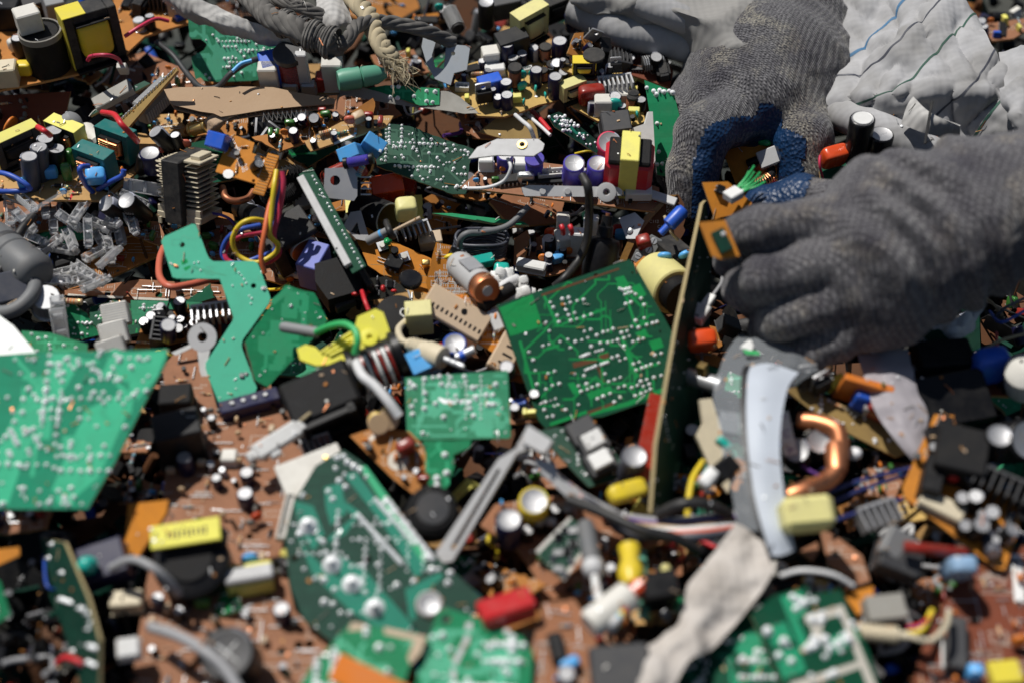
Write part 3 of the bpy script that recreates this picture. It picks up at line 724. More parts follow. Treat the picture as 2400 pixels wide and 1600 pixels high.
wire('wire', 'blue wire lying on the pale green board under the strap', [(545, 168, 2.9), (565, 150, 3.1), (590, 142, 3.2)], 1.2, 'skyblue')
B = Board('circuit_board', 'plain red-brown board with an orange disc at left edge', 'circuit board', [(-20, 225), (165, 215), (148, 300), (120, 335), (-20, 335)], (70, 275, -1.0), (0, -.75, .66), 'o_red', sh='the red-brown board at left')
B.add(('disc', 13, 4, 'orange'), 36, 300, 60); B.pop(5, [('res',), ('film', 5, 4, 5, 'ash'), ('disc', 5, 3, 'ash')]); B.add(('film', 8, 5, 9, 'black'), -4, 275)
B = Board('circuit_board', 'pale green solder-side board hanging under the white strap', 'circuit board',
    [(438, 30), (560, 60), (650, 95), (650, 182), (590, 190), (500, 193), (458, 186), (448, 135), (478, 118), (486, 104), (470, 92), (446, 92)], (550, 130, .6), (0, -.82, .57), 'g_pale', sh='the pale green board under the strap')
B.traces(16, 't_pale', 6, (1.5, 3.5), (8, 18)).solder(75, 5)
B.shapes([[(452, 75), (486, 82), (497, 108), (520, 95), (600, 112), (630, 120), (560, 130), (518, 165), (522, 185), (500, 190), (488, 160), (500, 125), (470, 85)]], 't_pale')
B = Board('circuit_board', 'narrow board seen edge-on with a comb of pins', 'circuit board', [(258, 302), (413, 158), (416, 166), (300, 300)], (330, 230, 1.8), (-.55, -.45, .72), 'o_gold', sh='the edge-on pin board')
for k in range(22): B.add(('jump', 4), 262+k*6.6+6, 297-k*6.15, 45)
B = Board('circuit_board', 'dusty edge-on board strip with metal screen behind the pin board', 'circuit board', [(212, 272), (352, 196), (338, 190), (236, 238)], (290, 230, 1.0), (-.2, -.3, .93), 'g_dust')
B.solder(26, 2); x, y = B.fr.uv(270, 232); link('screen_can', mbox((0, 0, 2.5), (26, 11, 5), 'greyfoil', .5).mesh('screen_can'), B.e, T(x, y, 0, .5))
M, L = axisM(at(328, 268, .6), at(395, 205, .8)); q = MB(); q.box((0, 0, L/2), (9, 16, L), 'grey', 1)
for k in range(13): q.box((-4.6, -3, L*(k+.7)/14), (.8, 7, 1.2), 'lightgrey', .15)
assembly('slot_connector', 'grey ribbed connector bar under the edge-on pin board', 'connector', M, [('housing', q)])
M, L = axisM(at(140, 320, .2), at(180, 272, 1.2)); assembly('sleeve_tube', 'stubby light grey rounded tube behind the yellow transformers', 'tube', M, [('tube', mlathe([(0, 0), (6.5, 0), (6.8, 2), (6.8, L-5), (5.5, L-1.5), (3, L), (0, L)], 'grey', 20))])
M, L = axisM(at(200, 300, .2), at(232, 340, .4)); assembly('sleeve_tube', 'small white plastic sleeve behind the teal transformers', 'tube', M, [('tube', mlathe([(0, 0), (4, 0), (5, 2), (5, L-2), (3, L), (0, L)], 'offwhite', 16))])

# ---- cardboard scrap
F_ = Fr(at(590, 240, 1.6), (.02, -.16, 1)); out = [(384, 210), (420, 205), (560, 203), (640, 205), (700, 218), (786, 232), (784, 244), (700, 250), (620, 258), (560, 268), (518, 274), (500, 266), (470, 262), (404, 246), (392, 226)]
poly = [F_.uv(*q) for q in out]; e = thing('cardboard_piece', 'torn corrugated brown cardboard scrap lying on the heap', 'cardboard', F_.m()); short('the cardboard scrap', 590, 240)
b = MB(); b.prism(poly, -.5, 0, 'cardboard'); link('top_liner', b.mesh('top_liner'), e)
b = MB(); b.prism([(x*.985, y*.97) for x, y in poly], -4.3, -3.8, 'cardboard'); link('bottom_liner', b.mesh('bottom_liner'), e)
b = MB(); fl = [(x*.99, y*.985) for x, y in poly]
xs = [p[0] for p in fl]; x = min(xs)+1; V = []; F2 = []
def yrange(x):
    ys = []
    for i in range(len(fl)):
        (a, c), (d, g) = fl[i], fl[i-1]
        if (a > x) != (d > x): ys.append(c+(g-c)*(x-a)/(d-a))
    return (min(ys), max(ys)) if len(ys) > 1 else None
while x < max(xs)-1:
    r = yrange(x)
    if r:
        z = -2.15+1.6*math.sin(x*1.15); V += [(x, r[0]+.6, z), (x, r[1]-.6, z)]
        if len(V) > 2: k = len(V); F2.append((k-4, k-3, k-1, k-2))
    x += .6
b.add(V, F2, 'cardtorn'); link('fluting', b.mesh('fluting', 80), e)
G = grid_surface([[(498, 268, 1.4), (540, 272, 1.5), (575, 266, 1.4)], [(478, 285, 1.0), (510, 292, 1.2), (530, 285, 1.0)], [(470, 305, .2), (488, 312, .6), (505, 318, .0)]], 8, 8, 1.2, 90)
me, o = sheet_mesh(G, 'cardtorn', .5, 'torn_flap'); link('torn_flap', me, e, F_.m().inverted() @ Matrix.Translation(o))

# ---- left power board with transformers and a row of capacitors
B = Board('circuit_board', 'tan power board with teal and yellow transformers at left', 'circuit board',
    [(-40, 385), (-40, 440), (45, 468), (245, 470), (284, 436), (330, 395), (392, 332), (340, 314), (250, 300), (60, 330)], (165, 400, .4), (0, -.10, 1), 'o_tan', sh='the tan transformer board')
B.silk(16); B.shapes([[(160, 470), (170, 448), (176, 448), (166, 470)]], 'wirered', 'red_mark', .05)
B.add(('ee', 24, 16, 23, 'teal', 'teal', 'copper'), 282, 376, -28, rx=-.1, ry=0); B.add(('ee', 24, 16, 23, 'teal', 'teal', 'copper'), 236, 422, -28)
B.add(('ee', 30, 15, 22, 'ferrite', 'lemon', 'blackmatt'), 50, 378, 42); B.add(('ee', 24, 15, 22, 'ferrite', 'lemon', 'copper'), 168, 356, -30)
for px, py, h, c in ((75, 440, 24, 'slate'), (98, 418, 24, 'slate'), (112, 392, 22, 'black'), (132, 372, 22, 'black'), (136, 400, 17, 'black')): B.add(('ecap', 10.5, h, c), px, py, 150, rx=.10, ry=-.12)
B.add(('film', 6, 5, 12, 'greencap'), 172, 392, 70); B.add(('film', 6, 5, 12, 'greencap'), 162, 426, 20); B.add(('film', 7, 5, 9, 'greencap'), 232, 348, 40)
for px, py, rz in ((178, 372, 30), (124, 420, 10), (63, 448, 30), (300, 340, 50)): B.add(('film', 8, 6, 8, 'skyblue'), px, py, rz)
B.add(('ecap', 13, 14, 'navy'), 358, 398, 40, rx=.1); B.add(('ecap', 8, 13, 'black'), 330, 402, 20, rx=.15, ry=.3)
B.add(('res', 6.5, 2.3, 'bodygreen'), 152, 447, 45); B.add(('diode',), 140, 440, 0); B.add(('diode',), 205, 432, 20); B.add(('res',), 190, 432, 60); B.pop(14, P_SMALL)
for lab, P in (('thick blue wire with loose end arching over the teal transformer', [(208, 390, 2.4), (190, 392, 2.7), (188, 405, 2.6), (200, 432, 1.6), (219, 453, 1.0)]),
               ('thick blue wire hooked at the lower teal transformer', [(290, 398, 2.2), (286, 412, 2.1), (262, 425, 1.8), (230, 445, 1.0)]),
               ('blue wire curving at the far left of the transformer board', [(-10, 403, 1.5), (25, 412, 1.7), (60, 432, 1.7), (72, 445, 1.5)]),
               ('lower blue wire at the far left of the transformer board', [(-10, 449, 1.2), (30, 449, 1.4), (62, 446, 1.3), (90, 436, .8)])):
    wire('wire', lab, P, 1.6, 'wireblue', seg=9)
wire('wire', 'red wire arching down to the upper teal transformer', [(240, 264, 2.8), (268, 270, 3.2), (285, 292, 3.4), (312, 320, 2.6), (322, 332, 1.8)], 1.8, 'wirered', seg=9)
wire('wire', 'red wire behind the far yellow transformer', [(88, 298, 2.4), (105, 308, 2.6), (118, 318, 2.0)], 1.8, 'wirered')
loose(('film', 12, 9, 11, 'skyblue'), 'film_capacitor', 'glossy blue capacitor in front of the lower teal transformer', 'capacitor', 226, 424, 1.3, (.2, -.5, .8), 10)
loose(('ecap', 10, 15, 'black'), 'capacitor', 'black capacitor standing tilted between cardboard and finned transformer', 'capacitor', 400, 345, 1.0, (-.45, -.2, .86), 0)
loose(('ecap', 6.5, 13, 'black'), 'capacitor', 'slim black capacitor right of the tilted black one', 'capacitor', 424, 352, .9, (-.1, -.2, .95), 0)
for i, (px, py, c) in enumerate(((440, 352, 'salmon'), (408, 343, 'salmon'), (388, 362, 'redbrown'))):
    loose(('disc', 7, 3, c), 'disc_capacitor', ('round orange disc capacitor by the slim black capacitor', 'small orange disc capacitor half behind the tilted black capacitor', 'glossy red bead capacitor above the navy capacitor')[i], 'capacitor', px, py, .8, (0, -.3, .9), 20*i)
loose(('drum', 9, 14, 'brass', 'brass'), 'spring_coil', 'brass ribbed spring below the torn cardboard edge', 'spring', 448, 305, .2, (.8, -.3, .4))

# ---- finned transformer
F_ = Fr(at(446, 506, .6), (.03, .26, .96)); e = thing('finned_transformer', 'cream finned bobbin transformer with a dusty black core', 'transformer', F_.m() @ Matrix.Rotation(-.42, 4, 'Z') @ Matrix.Scale(.86, 4)); short('the finned transformer', 440, 420)
b = MB(); b.box((-1, 0, 22), (15, 36, 46), 'ferrite', .8); link('core', b.mesh('core'), e)
b = MB(); b.box((-19, 0, 34), (.1, .1, .1), 'ferrite')
for k in range(10):
    z = 9+k*3.5; b = MB()
    b.box((0, 0, z), (34, 24, .7), 'cream', .2)
    for j in range(7): b.box((-17.6, -10+j*3.3, z), (1.8, 1.6, .75), 'cream', .15)
    link('fin', b.mesh('fin'), e)
b = MB(); b.box((0, 0, 2.5), (37, 26, 5), 'cream', .5); b.box((12, -11, 7), (12, 3, 6), 'cream', .4); b.box((-13, -11, 7), (10, 3, 5), 'cream', .4)
for k in range(5): b.box((-16+k*8, -13.2, -1.5), (3, 1.2, 5), 'cream', .2)
link('base', b.mesh('base'), e); b = MB(); b.box((14, -2, 44.5), (14, 22, 2), 'cream', .4); b.box((14, -2, 47), (8, 14, 3), 'cream', .4); link('top_clip', b.mesh('top_clip'), e)
b = MB(); b.ell((0, 0, 24), (15, 10, 16), 'darkgrey', 20, 8, .5); link('winding', b.mesh('winding'), e)

# ---- small orange board with print, blue trimmer
B = Board('circuit_board', 'bright orange printed board leaning on the finned transformer', 'circuit board', [(539, 313), (596, 335), (590, 359), (652, 381), (634, 441), (505, 403)], (575, 380, 3.6), (-.06, -.52, .85), 'o_bright', holes=[(546, 410, 1.6), (594, 424, 1.0), (615, 372, 1.0), (560, 352, .6)], sh='the bright orange board')
B.shapes([[(535+13*math.cos(k*.6283), 408+11*math.sin(k*.6283)) for k in range(10)]], 'white', 'hole_ring', .03)
B.shapes([[(543, 318), (545, 318), (527, 360), (525, 360)], [(618, 375), (620, 376), (602, 436), (600, 435)]], 'white', 'printed_line', .045)
for k in range(11): B.shapes([[(533+k*1.6+(k % 3), 365-k*2.2), (552+k*1.3, 373-k*2.3), (552.4+k*1.3, 372-k*2.3), (533.4+k*1.6+(k % 3), 364-k*2.2)]], 'white', 'printed_line', .05)
B.text('ATZ-A96030', 556, 362, 3.0, -72, 'white'); B.text('EANES', 568, 392, 2.4, -72, 'white'); B.text('0-16', 577, 392, 2.4, -72, 'white'); B.text('P706', 607, 416, 2.2, 108, 'white'); B.text('P706', 548, 332, 2.0, 110, 'white')
B.add(('ecap', 6, 9, 'black'), 596, 394, 60, rx=.5, ry=.2); x, y = B.fr.uv(524, 336); link('trimmer', mbox((0, 0, 8), (11, 9, 17), 'blue', .5).mesh('trimmer'), B.e, T(x-1, y+2, -6, -.3, .3))
B.pop(3, [('to92',), ('res',)])
x, y = B.fr.uv(632, 410); q = MB()
for k in range(14): q.box((0, -12+k*1.8, .2), (6, .5, .5), 'edgeor', .1)
q.box((0, 0, -.3), (7, 26, .8), 'o_bright', .2); link('edge_strip', q.mesh('edge_strip'), B.e, T(x-2, y, .8, -.3))
for k in range(4): loose(('to220',), 'power_transistor', ('upright', 'leaning', 'flat', 'rearmost')[k]+' black power transistor right of the bright orange board', 'transistor', (628, 606, 655, 634)[k], (345, 322, 362, 316)[k], .0, (.1+.1*k, -.5, .8), 60+k*30)

# ---- broken brown boards in the middle
B = Board('circuit_board', 'long brown broken board with tiny parts behind the orange one', 'circuit board', [(590, 322), (640, 312), (760, 258), (802, 280), (715, 334), (654, 356)], (700, 310, 1.6), (0, -.35, .93), 'o_mid', ragged=1.2, sh='the long brown broken board')
B.pop(16, P_SMALL); B.silk(8); B.add(('ecap', 6, 10, 'navy'), 712, 292, 0, rx=.2); B.add(('ecap', 6, 10, 'navy'), 692, 330); B.add(('ecap', 7, 13, 'black'), 742, 290, rx=.4)
x, y = B.fr.uv(672, 284); q = MB()
q.tube([(-14+i*1.4, 0, 5+4*(1 if i % 2 else -1)) for i in range(21)], .7, 'lightgrey', 6); link('zigzag_spring', q.mesh('zigzag_spring'), B.e, T(x, y, 0, .1))
B = Board('circuit_board', 'brown pointed board piece with a white printed bar', 'circuit board', [(714, 332), (728, 355), (905, 296), (922, 272), (872, 272), (800, 286)], (810, 310, 2.2), (0, -.42, .9), 'o_tan', ragged=.8, sh='the pointed brown board')
B.silk(10); B.add(('film', 8, 6, 7, 'bodytan'), 842, 286, 30); B.add(('disc', 7, 4, 'salmon'), 822, 295); B.add(('res', 9, 3.4), 765, 315, 20); B.add(('res', 6.5, 2.3, 'bodygreen'), 802, 314, 20); B.pop(5)
B.shapes([[(782, 334), (830, 314), (832, 319), (784, 340)]], 'white', 'printed_bar', .05)
Board('board_shard', 'triangular orange board shard standing behind the pointed brown board', 'board shard', [(798, 279), (874, 230), (879, 240), (874, 274)], (850, 262, 1.2), (.25, -.6, .75), 'o_mid', ragged=1)

# ---- board on its edge with red block, light blue caps and a steel transistor
P0, P1, P2 = at(890, 305, 1.6), at(830, 452, 1.3), at(872, 345, -2.5)
F_ = Fr(at(862, 380, 1.2), (-.86, -.38, .33)); B = Board('circuit_board', 'brown board standing on edge with glossy light blue capacitors', 'circuit board', [(886, 306), (890, 318), (868, 400), (832, 448), (826, 440), (850, 390), (872, 330)], None, None, 'o_choc', fr=F_, edge='edgeor', sh='the edge-standing brown board')
for i, (px, py, n, rz, l) in enumerate(((838, 352, (-.25, -.75, .6), 20, 'square light blue capacitor in front of its twin'), (866, 340, (.3, -.6, .7), -30, 'tilted light blue capacitor touching the board edge'))):
    loose(('box', 13, 8, 17, 'skyblue'), 'box_capacitor', l, 'capacitor', px, py+12, 1.4, n, rz)
loose(('film', 27, 15, 21, 'redbrown'), 'film_capacitor', 'large glossy dark red capacitor below the light blue ones', 'capacitor', 798, 412, .6, (.3, -.75, .6), 25, sh='the dark red capacitor')
loose(('drum', 7, 18, 'purple', 'black'), 'wound_coil', 'short violet wound coil lying on the dark red capacitor', 'coil', 806, 384, 2.6, (.96, 0, .2))
F_ = Fr(at(798, 428, 2.2), (.05, -.78, .62)); q = MB(); ho = [(3*math.cos(k*.628)-3, 3*math.sin(k*.628)+1) for k in range(10)]
q.prism([(-10, -9), (8, -11), (10, -8), (10, 6), (7, 9), (-9, 8)], 0, 2, 'alu', holes=[ho]); q2 = mbox((4, -1, -2.5), (16, 14, 4.4), 'black', .5)
q3 = MB()
for k in range(4): q3.box((13, -7+k*3.4, -1), (10, .9, .7), 'steel', .1)
assembly('power_transistor', 'shiny steel power transistor with a screw hole below the dark red capacitor', 'transistor', F_.m(), [('tab', q), ('body', q2), ('lead', q3)])
loose(('res', 8, 4, 'bodyblue'), 'resistor', 'pale blue banded resistor by the edge-standing board', 'resistor', 850, 404, 2.2, (-.5, -.5, .7), 60)
loose(('box', 20, 12, 20, 'redorange'), 'box_capacitor', 'orange-red block capacitor in shadow under the dusty green board', 'capacitor', 906, 455, -.6, (.1, -.6, .8), 12)
loose(('box', 14, 9, 14, 'redbrown'), 'box_capacitor', 'dark red block in shadow right of the orange-red one', 'capacitor', 950, 448, -1.0, (0, -.6, .8), -8)
loose(('trim', 'ash', 30, 14, 9), 'metal_plate', 'orange-brown board corner under the white strip end', 'board shard', 740, 460, .2, (.2, -.6, .8), 20)

# ---- board below the strap: heatsinks and sockets
B = Board('circuit_board', 'grey dusty board with a red finned coil under the strap', 'circuit board', [(618, 232), (640, 206), (860, 190), (870, 214), (700, 226)], (740, 212, .6), (0, -.3, .95), 'o_gold', bot='ash', edge='ash', sh='the dusty board under the strap')
B.addmm(('relay', 'offwhite', 12, 9, 24), *B.fr.uv(638, 216)); B.addmm(('relay', 'offwhite', 13, 10, 24), *B.fr.uv(786, 204)); B.addmm(('relay', 'blue', 20, 16, 24), *B.fr.uv(656, 196), rz=.3)
B.addmm(('relay', 'redbrown', 10, 8, 12), *B.fr.uv(762, 206)); B.addmm(('drum', 20, 30, 'redbrown', 'darkgrey'), *B.fr.uv(690, 200))
x, y = B.fr.uv(720, 208); link('post', mbox((0, 0, 17), (7, 5, 34), 'lightgrey', .6).mesh('post'), B.e, T(x, y-2)); 
for px in (684, 727): x, y = B.fr.uv(px, 216); link('clip', mbox((0, 0, 5), (10, 6, 10), 'alu', 1.2).mesh('clip'), B.e, T(x, y-1))
B.pop(6, P_DARK)
M, L = axisM(at(792, 190, 2), at(905, 172, 2)); assembly('sleeve_tube', 'dusty green sleeved cable end below the rope', 'cable', M, [('sleeve', mlathe([(0, 0), (6, 0), (7, 3), (7, L*.45), (5.4, L*.47), (6.6, L*.5), (6, L*.8), (3, L), (0, L)], 'bodygreen', 18))])
B = Board('circuit_board', 'small green board with pairs of pads below the rope end', 'circuit board', [(860, 208), (905, 200), (1030, 208), (1030, 246), (985, 248)], (950, 225, 1.0), (0, -.55, .83), 'g_mid', sh='the small green board below the rope')
B.dots([(920, 204), (934, 204), (914, 228), (932, 230), (1000, 214), (1020, 216), (1000, 238), (1014, 240), (878, 222), (970, 226)], (1.3, 1.8)).traces(6, 't_mid', 2)
sheet('foil_tape', 'crumpled grey tape strip along the small green board', 'tape', [[(792, 202, .8), (830, 200, 1.4), (880, 214, 1.2), (960, 232, .9), (1050, 215, 1.0), (1120, 262, .7)], [(786, 258, -.6), (800, 225, .8), (860, 234, .9), (960, 250, .6), (1060, 262, .6), (1128, 268, .6)]], 'greyfoil', 8, 6, .4, 1.5, 80, sh='the grey tape strip')

# ---- grey bent bracket and its board
e = thing('metal_bracket', 'grey bent steel bracket with a hooked arm', 'bracket', Fr(at(1080, 190, 1.5), CAMN).m()); short('the grey bracket', 1050, 140); F_ = Fr(at(1080, 190, 1.5), CAMN)
b = MB(); b.prism([F_.uv(*q) for q in [(996, 62), (1012, 56), (1024, 78), (1024, 90), (1012, 130), (1020, 158), (1040, 162), (1046, 104), (1102, 108), (1094, 164), (1064, 172), (1056, 200), (1020, 186), (1000, 150), (988, 110)]], -1.5, 0, 'dullsteel', holes=[[(F_.uv(1062, 126)[0]+1.4*math.cos(k*.785), F_.uv(1062, 126)[1]+1.4*math.sin(k*.785)) for k in range(8)]]); link('plate', b.mesh('plate'), e)
b = MB(); b.box((*F_.uv(1010, 95), -9), (2, 22, 16), 'dullsteel', .3); link('flange', b.mesh('flange'), e)
B = Board('circuit_board', 'yellow-tan board carrying a blue box part and navy capacitors', 'circuit board', [(1045, 198), (1060, 178), (1100, 150), (1200, 120), (1330, 135), (1345, 200), (1300, 238), (1262, 246), (1222, 262), (1180, 274), (1118, 272)], (1190, 210, .6), (0, -.22, .97), 'o_yel', sh='the yellow-tan board')
B.add(('box', 15, 9, 11, 'blue'), 1148, 214, 20); x, y = B.fr.uv(1196, 205)
for px, py, d, h in ((1188, 252, 8, 11), (1186, 222, 8, 11), (1256, 202, 8, 14), (1300, 226, 9, 17), (1188, 150, 9, 17), (1310, 140, 10, 16)): B.add(('ecap', d, h, 'navy'), px, py)
B.add(('drum', 9, 17, 'copperdull'), 1207, 204); B.add(('drum', 8, 12, 'copper'), 1278, 142); B.add(('ee', 24, 16, 26, 'paleyel', 'paleyel', 'paleyel'), 1240, 95, 40); B.addmm(('relay', 'offwhite', 11, 10, 12), *B.fr.uv(1150, 150), rz=.2); B.addmm(('relay', 'white', 13, 7, 6), *B.fr.uv(1160, 172), rz=.1)
B.add(('dip', 8), 1105, 170, 20); B.add(('disc', 7, 3, 'tealbr'), 1222, 192); B.add(('disc', 7, 3, 'tealbr'), 1224, 218, 30); B.add(('to220',), 1135, 248, 15); B.add(('res', 9, 3), 1118, 178); B.pop(22, P_BLUECAP)
B = Board('circuit_board', 'yellow-tan board right of the navy capacitors with white sockets', 'circuit board', [(1308, 228), (1330, 218), (1420, 196), (1500, 222), (1512, 284), (1492, 293), (1400, 284), (1345, 252)], (1400, 250, .4), (0, -.18, .98), 'o_yel', sh='the right yellow-tan board')
B.add(('ee', 16, 12, 14, 'paleyel', 'paleyel', 'paleyel'), 1340, 232, 30); B.add(('film', 17, 9, 13, 'redbrown'), 1385, 245, 10); B.addmm(('relay', 'offwhite', 11, 9, 12), *B.fr.uv(1412, 264)); B.addmm(('relay', 'offwhite', 12, 8, 8), *B.fr.uv(1450, 236)); B.add(('disc', 10, 5, 'tealbr'), 1438, 268); B.add(('sink', 22, 10, 14, 8, 'lightgrey'), 1440, 226, 10); B.add(('ecap', 7, 8, 'black'), 1500, 256); B.add(('ecap', 6, 8, 'navy'), 1456, 270); B.pop(16, P_BLUECAP)
B = Board('circuit_board', 'small tan board with dark coils behind the right yellow board', 'circuit board', [(1288, 148), (1330, 150), (1462, 172), (1462, 186), (1370, 186)], (1380, 170, 1.6), (0, -.2, .98), 'o_yel'); B.add(('drum', 14, 14, 'blackmatt'), 1390, 168); B.add(('ee', 14, 12, 12, 'ferrite', 'yellow', 'yellow'), 1368, 175); B.pop(8, P_DARK)
B = Board('board_shard', 'leaning orange board strip with a chipped corner behind the coils', 'board shard', [(1348, 78), (1384, 76), (1464, 166), (1460, 172), (1330, 125)], (1400, 120, 2.0), (.4, -.5, .75), 'o_mid', ragged=1.2)
B.pop(5, P_DARK)
B = Board('circuit_board', 'red-edged board with a black screen can behind the glove', 'circuit board', [(1430, 108), (1560, 128), (1578, 170), (1570, 206), (1400, 150)], (1500, 150, .8), (0, -.4, .9), 'o_red', sh='the red-edged board'); B.pop(10, P_DARK); B.add(('coil', 14, 5, 'steel'), 1530, 160, 10)
# far black block row along the top
for i, (k, px, py, rz, l) in enumerate([(('relay', 'black', 30, 20, 26), 1205, 130, 20, 'tall black box part beside the pale yellow transformer'), (('ecap', 16, 30, 'black'), 1140, 60, 0, 'far tall black capacitor at the top edge'),
   (('coil', 26, 8, 'white'), 1062, 62, -70, 'far white wound coil above the grey bracket'), (('relay', 'darkgrey', 36, 22, 20), 1180, 30, 10, 'dark grey block at the top edge'), (('ee', 24, 18, 22, 'ferrite', 'ferrite', 'blackmatt'), 1300, 40, 30, 'black transformer at the top edge'),
   (('box', 18, 9, 12, 'blue'), 430, 50, 40, 'blue block at the end of the tan power board'), (('ecap', 12, 20, 'navy'), 1340, 70, 0, 'far navy capacitor left of the leaning orange strip'), (('disc', 9, 4, 'tealbr'), 1030, 30, 0, 'far teal disc at the top edge'), (('disc', 12, 5, 'redorange'), 1040, 6, 0, 'far orange disc at the top edge'),
   (('relay', 'black', 26, 24, 24), 90, 40, 20, 'black box block at the far top left'), (('sink', 40, 16, 24, 8, 'darkgrey'), 40, 8, 30, 'dark finned heatsink at the top left corner'), (('relay', 'grey', 18, 30, 40), 135, 60, 25, 'grey upright panel behind the tan power board'), (('ee', 26, 18, 26, 'ferrite', 'black', 'blackmatt'), 360, 20, 15, 'black transformer at the top beside the strap')]):
    loose(k, PARTNAME[k[0]], l, PARTNAME[k[0]].replace('_', ' '), px, py, 1.2, (.1*(i % 3-1), -.25, .95), rz, sc_=.68)

# ---- dusty dark green board sloping in the middle
B = Board('circuit_board', 'dusty dark green board dotted with solder in the middle of the heap', 'circuit board', [(884, 288), (960, 296), (1050, 330), (1110, 350), (1100, 385), (1094, 455), (1060, 455), (960, 418), (884, 390), (872, 352)], (990, 375, .7), (.08, -.6, .8), 'g_dust', ragged=.8, sh='the dusty green board')
B.traces(24, 't_dust', 5).solder(130, 6, sz=(.6, 1.3))
# ---- grey plate and the white-parts board
B = Board('circuit_board', 'wide tan board with violet capacitors and a light grey slide bar', 'circuit board', [(1078, 440), (1130, 392), (1200, 372), (1420, 400), (1545, 440), (1548, 480), (1535, 497), (1370, 476), (1180, 452)], (1310, 440, .9), (0, -.30, .95), 'o_pink', sh='the wide tan board')
B.silk(26); B.add(('ecap', 13, 22, 'purple'), 1340, 426, -30, rx=.12, ry=.1); B.add(('ecap', 13, 19, 'purple'), 1398, 430); B.add(('ecap', 10, 12, 'purple'), 1184, 392); B.add(('drum', 12, 15, 'purple', 'purple'), 1252, 408)
B.add(('dip', 16), 1205, 425, 8); B.add(('dip', 20), 1272, 430, 5); B.add(('xtal',), 1232, 428); B.add(('conn', 8, 'offwhite'), 1300, 418, 6); B.addmm(('relay', 'white', 9, 8, 10), *B.fr.uv(1140, 392)); B.addmm(('relay', 'white', 11, 8, 8), *B.fr.uv(1225, 394)); B.pop(22, P_SMALL)
x, y = B.fr.uv(1466, 450); q = MB(); q.box((0, 0, 15), (29, 22, 30), 'redtape', 3); q.box((0, 0, 30), (25, 20, 4), 'blackmatt', 1); q2 = MB(); q2.box((0, 0, 17.5), (11, 22.8, 37), 'lemon', .5)
e2 = link('transformer', q.mesh('transformer'), B.e, T(x+1, y+6, 0, -.1)); link('yellow_tape', q2.mesh('yellow_tape'), e2)
x, y = B.fr.uv(1518, 470); link('fuse', lib('box', 16, 7, 7, 'white'), B.e, T(x-6, y+1, 2)); link('resistor', lib('res', 8, 5, 'skyblue'), B.e, T(x-18, y+2, 2)); link('clip', mbox((0, 0, 1), (18, 6, 2), 'lightgrey', .4).mesh('clip'), B.e, T(x+8, y-2, 4, -.4))
F_ = Fr(at(1340, 455, 1.9), (0, -.8, .6)); e = thing('slide_bar', 'light grey plastic slide bar with a round boss on the wide tan board', 'plastic bar', F_.m()); b = MB()
Q = [F_.uv(*q) for q in [(1222, 440), (1240, 434), (1405, 438), (1418, 433), (1430, 436), (1450, 440), (1458, 446), (1458, 458), (1440, 460), (1424, 468), (1408, 462), (1230, 460), (1224, 450)]]; c = F_.uv(1421, 451)
b.prism(Q, -4, 0, 'lightgrey', holes=[[(c[0]+1.7*math.cos(k*.628), c[1]+1.7*math.sin(k*.628)) for k in range(10)]]); link('bar', b.mesh('bar'), e)
b = MB(); b.lathe([(2.2, 0), (5.8, 0), (5.8, 1.2), (4.8, 1.4), (2.2, 1.4), (2.2, 0)], 'lightgrey', 20, Matrix.Translation((*c, 0))); link('boss', b.mesh('boss'), e)
for px in (1272, 1330): b = MB(); b.cyl((*F_.uv(px, 449), 0), (*F_.uv(px, 449), 1.2), 2, 'lightgrey', seg=12, ch=.2); link('stud', b.mesh('stud'), e)
F_ = Fr(at(1190, 350, 2.6), (-.1, -.45, .88)); e = thing('metal_plate', 'pale grey metal plate with a brass hole resting on the wide tan board', 'metal plate', F_.m()); short('the pale grey plate', 1190, 350); c = F_.uv(1224, 340)
b = MB(); b.prism([F_.uv(*q) for q in [(1098, 372), (1118, 346), (1165, 326), (1262, 326), (1276, 338), (1272, 352), (1250, 366), (1165, 364)]], -1.2, 0, 'lightgrey', holes=[[(c[0]+1.6*math.cos(k*.628), c[1]+1.6*math.sin(k*.628)) for k in range(10)]]); link('plate', b.mesh('plate'), e)
b = MB(); b.lathe([(1.7, -.5), (3, 0), (3, .8), (1.7, .8), (1.7, -.5)], 'brass', 14, Matrix.Translation((*c, 0))); link('eyelet', b.mesh('eyelet'), e)
wire('wire', 'thin white wire looping under the pale grey plate', [(1190, 372, 2.4), (1197, 395, 2.5), (1180, 425, 2.2), (1140, 440, 2.0), (1085, 442, 1.7)], 1.1, 'wirewhite')
wire('wire', 'thin white wire rising behind the pale grey plate', [(1252, 325, 2.2), (1242, 300, 2.8), (1225, 285, 2.6), (1208, 270, 1.8)], 1.3, 'wirewhite')
B = Board('circuit_board', 'narrow dark green solder strip leaning behind the red-taped transformer', 'circuit board', [(1284, 272), (1310, 262), (1345, 285), (1412, 340), (1398, 360), (1300, 298)], (1345, 308, 1.4), (.2, -.72, .66), 'g_dark', sh='the narrow green solder strip'); B.solder(46, 3); B.traces(8, 't_dark', 1)
F_ = Fr(at(1500, 330, .6), (.1, -.8, .6)); e = thing('plastic_piece', 'smooth white plastic piece beside the red-taped transformer', 'plastic piece', F_.m()); b = MB(); b.prism([F_.uv(*q) for q in [(1466, 296), (1478, 302), (1512, 290), (1520, 262), (1530, 262), (1536, 376), (1532, 386), (1498, 390)]], -5, 0, 'palebl' if False else 'white'); link('body', b.mesh('body'), e)
B = Board('circuit_board', 'green board standing half hidden behind the upper glove', 'circuit board', [(1510, 188), (1578, 215), (1600, 300), (1590, 420), (1540, 410), (1528, 300)], (1550, 300, .2), (-.25, -.75, .6), 'g_mid', sh='the green board behind the glove')
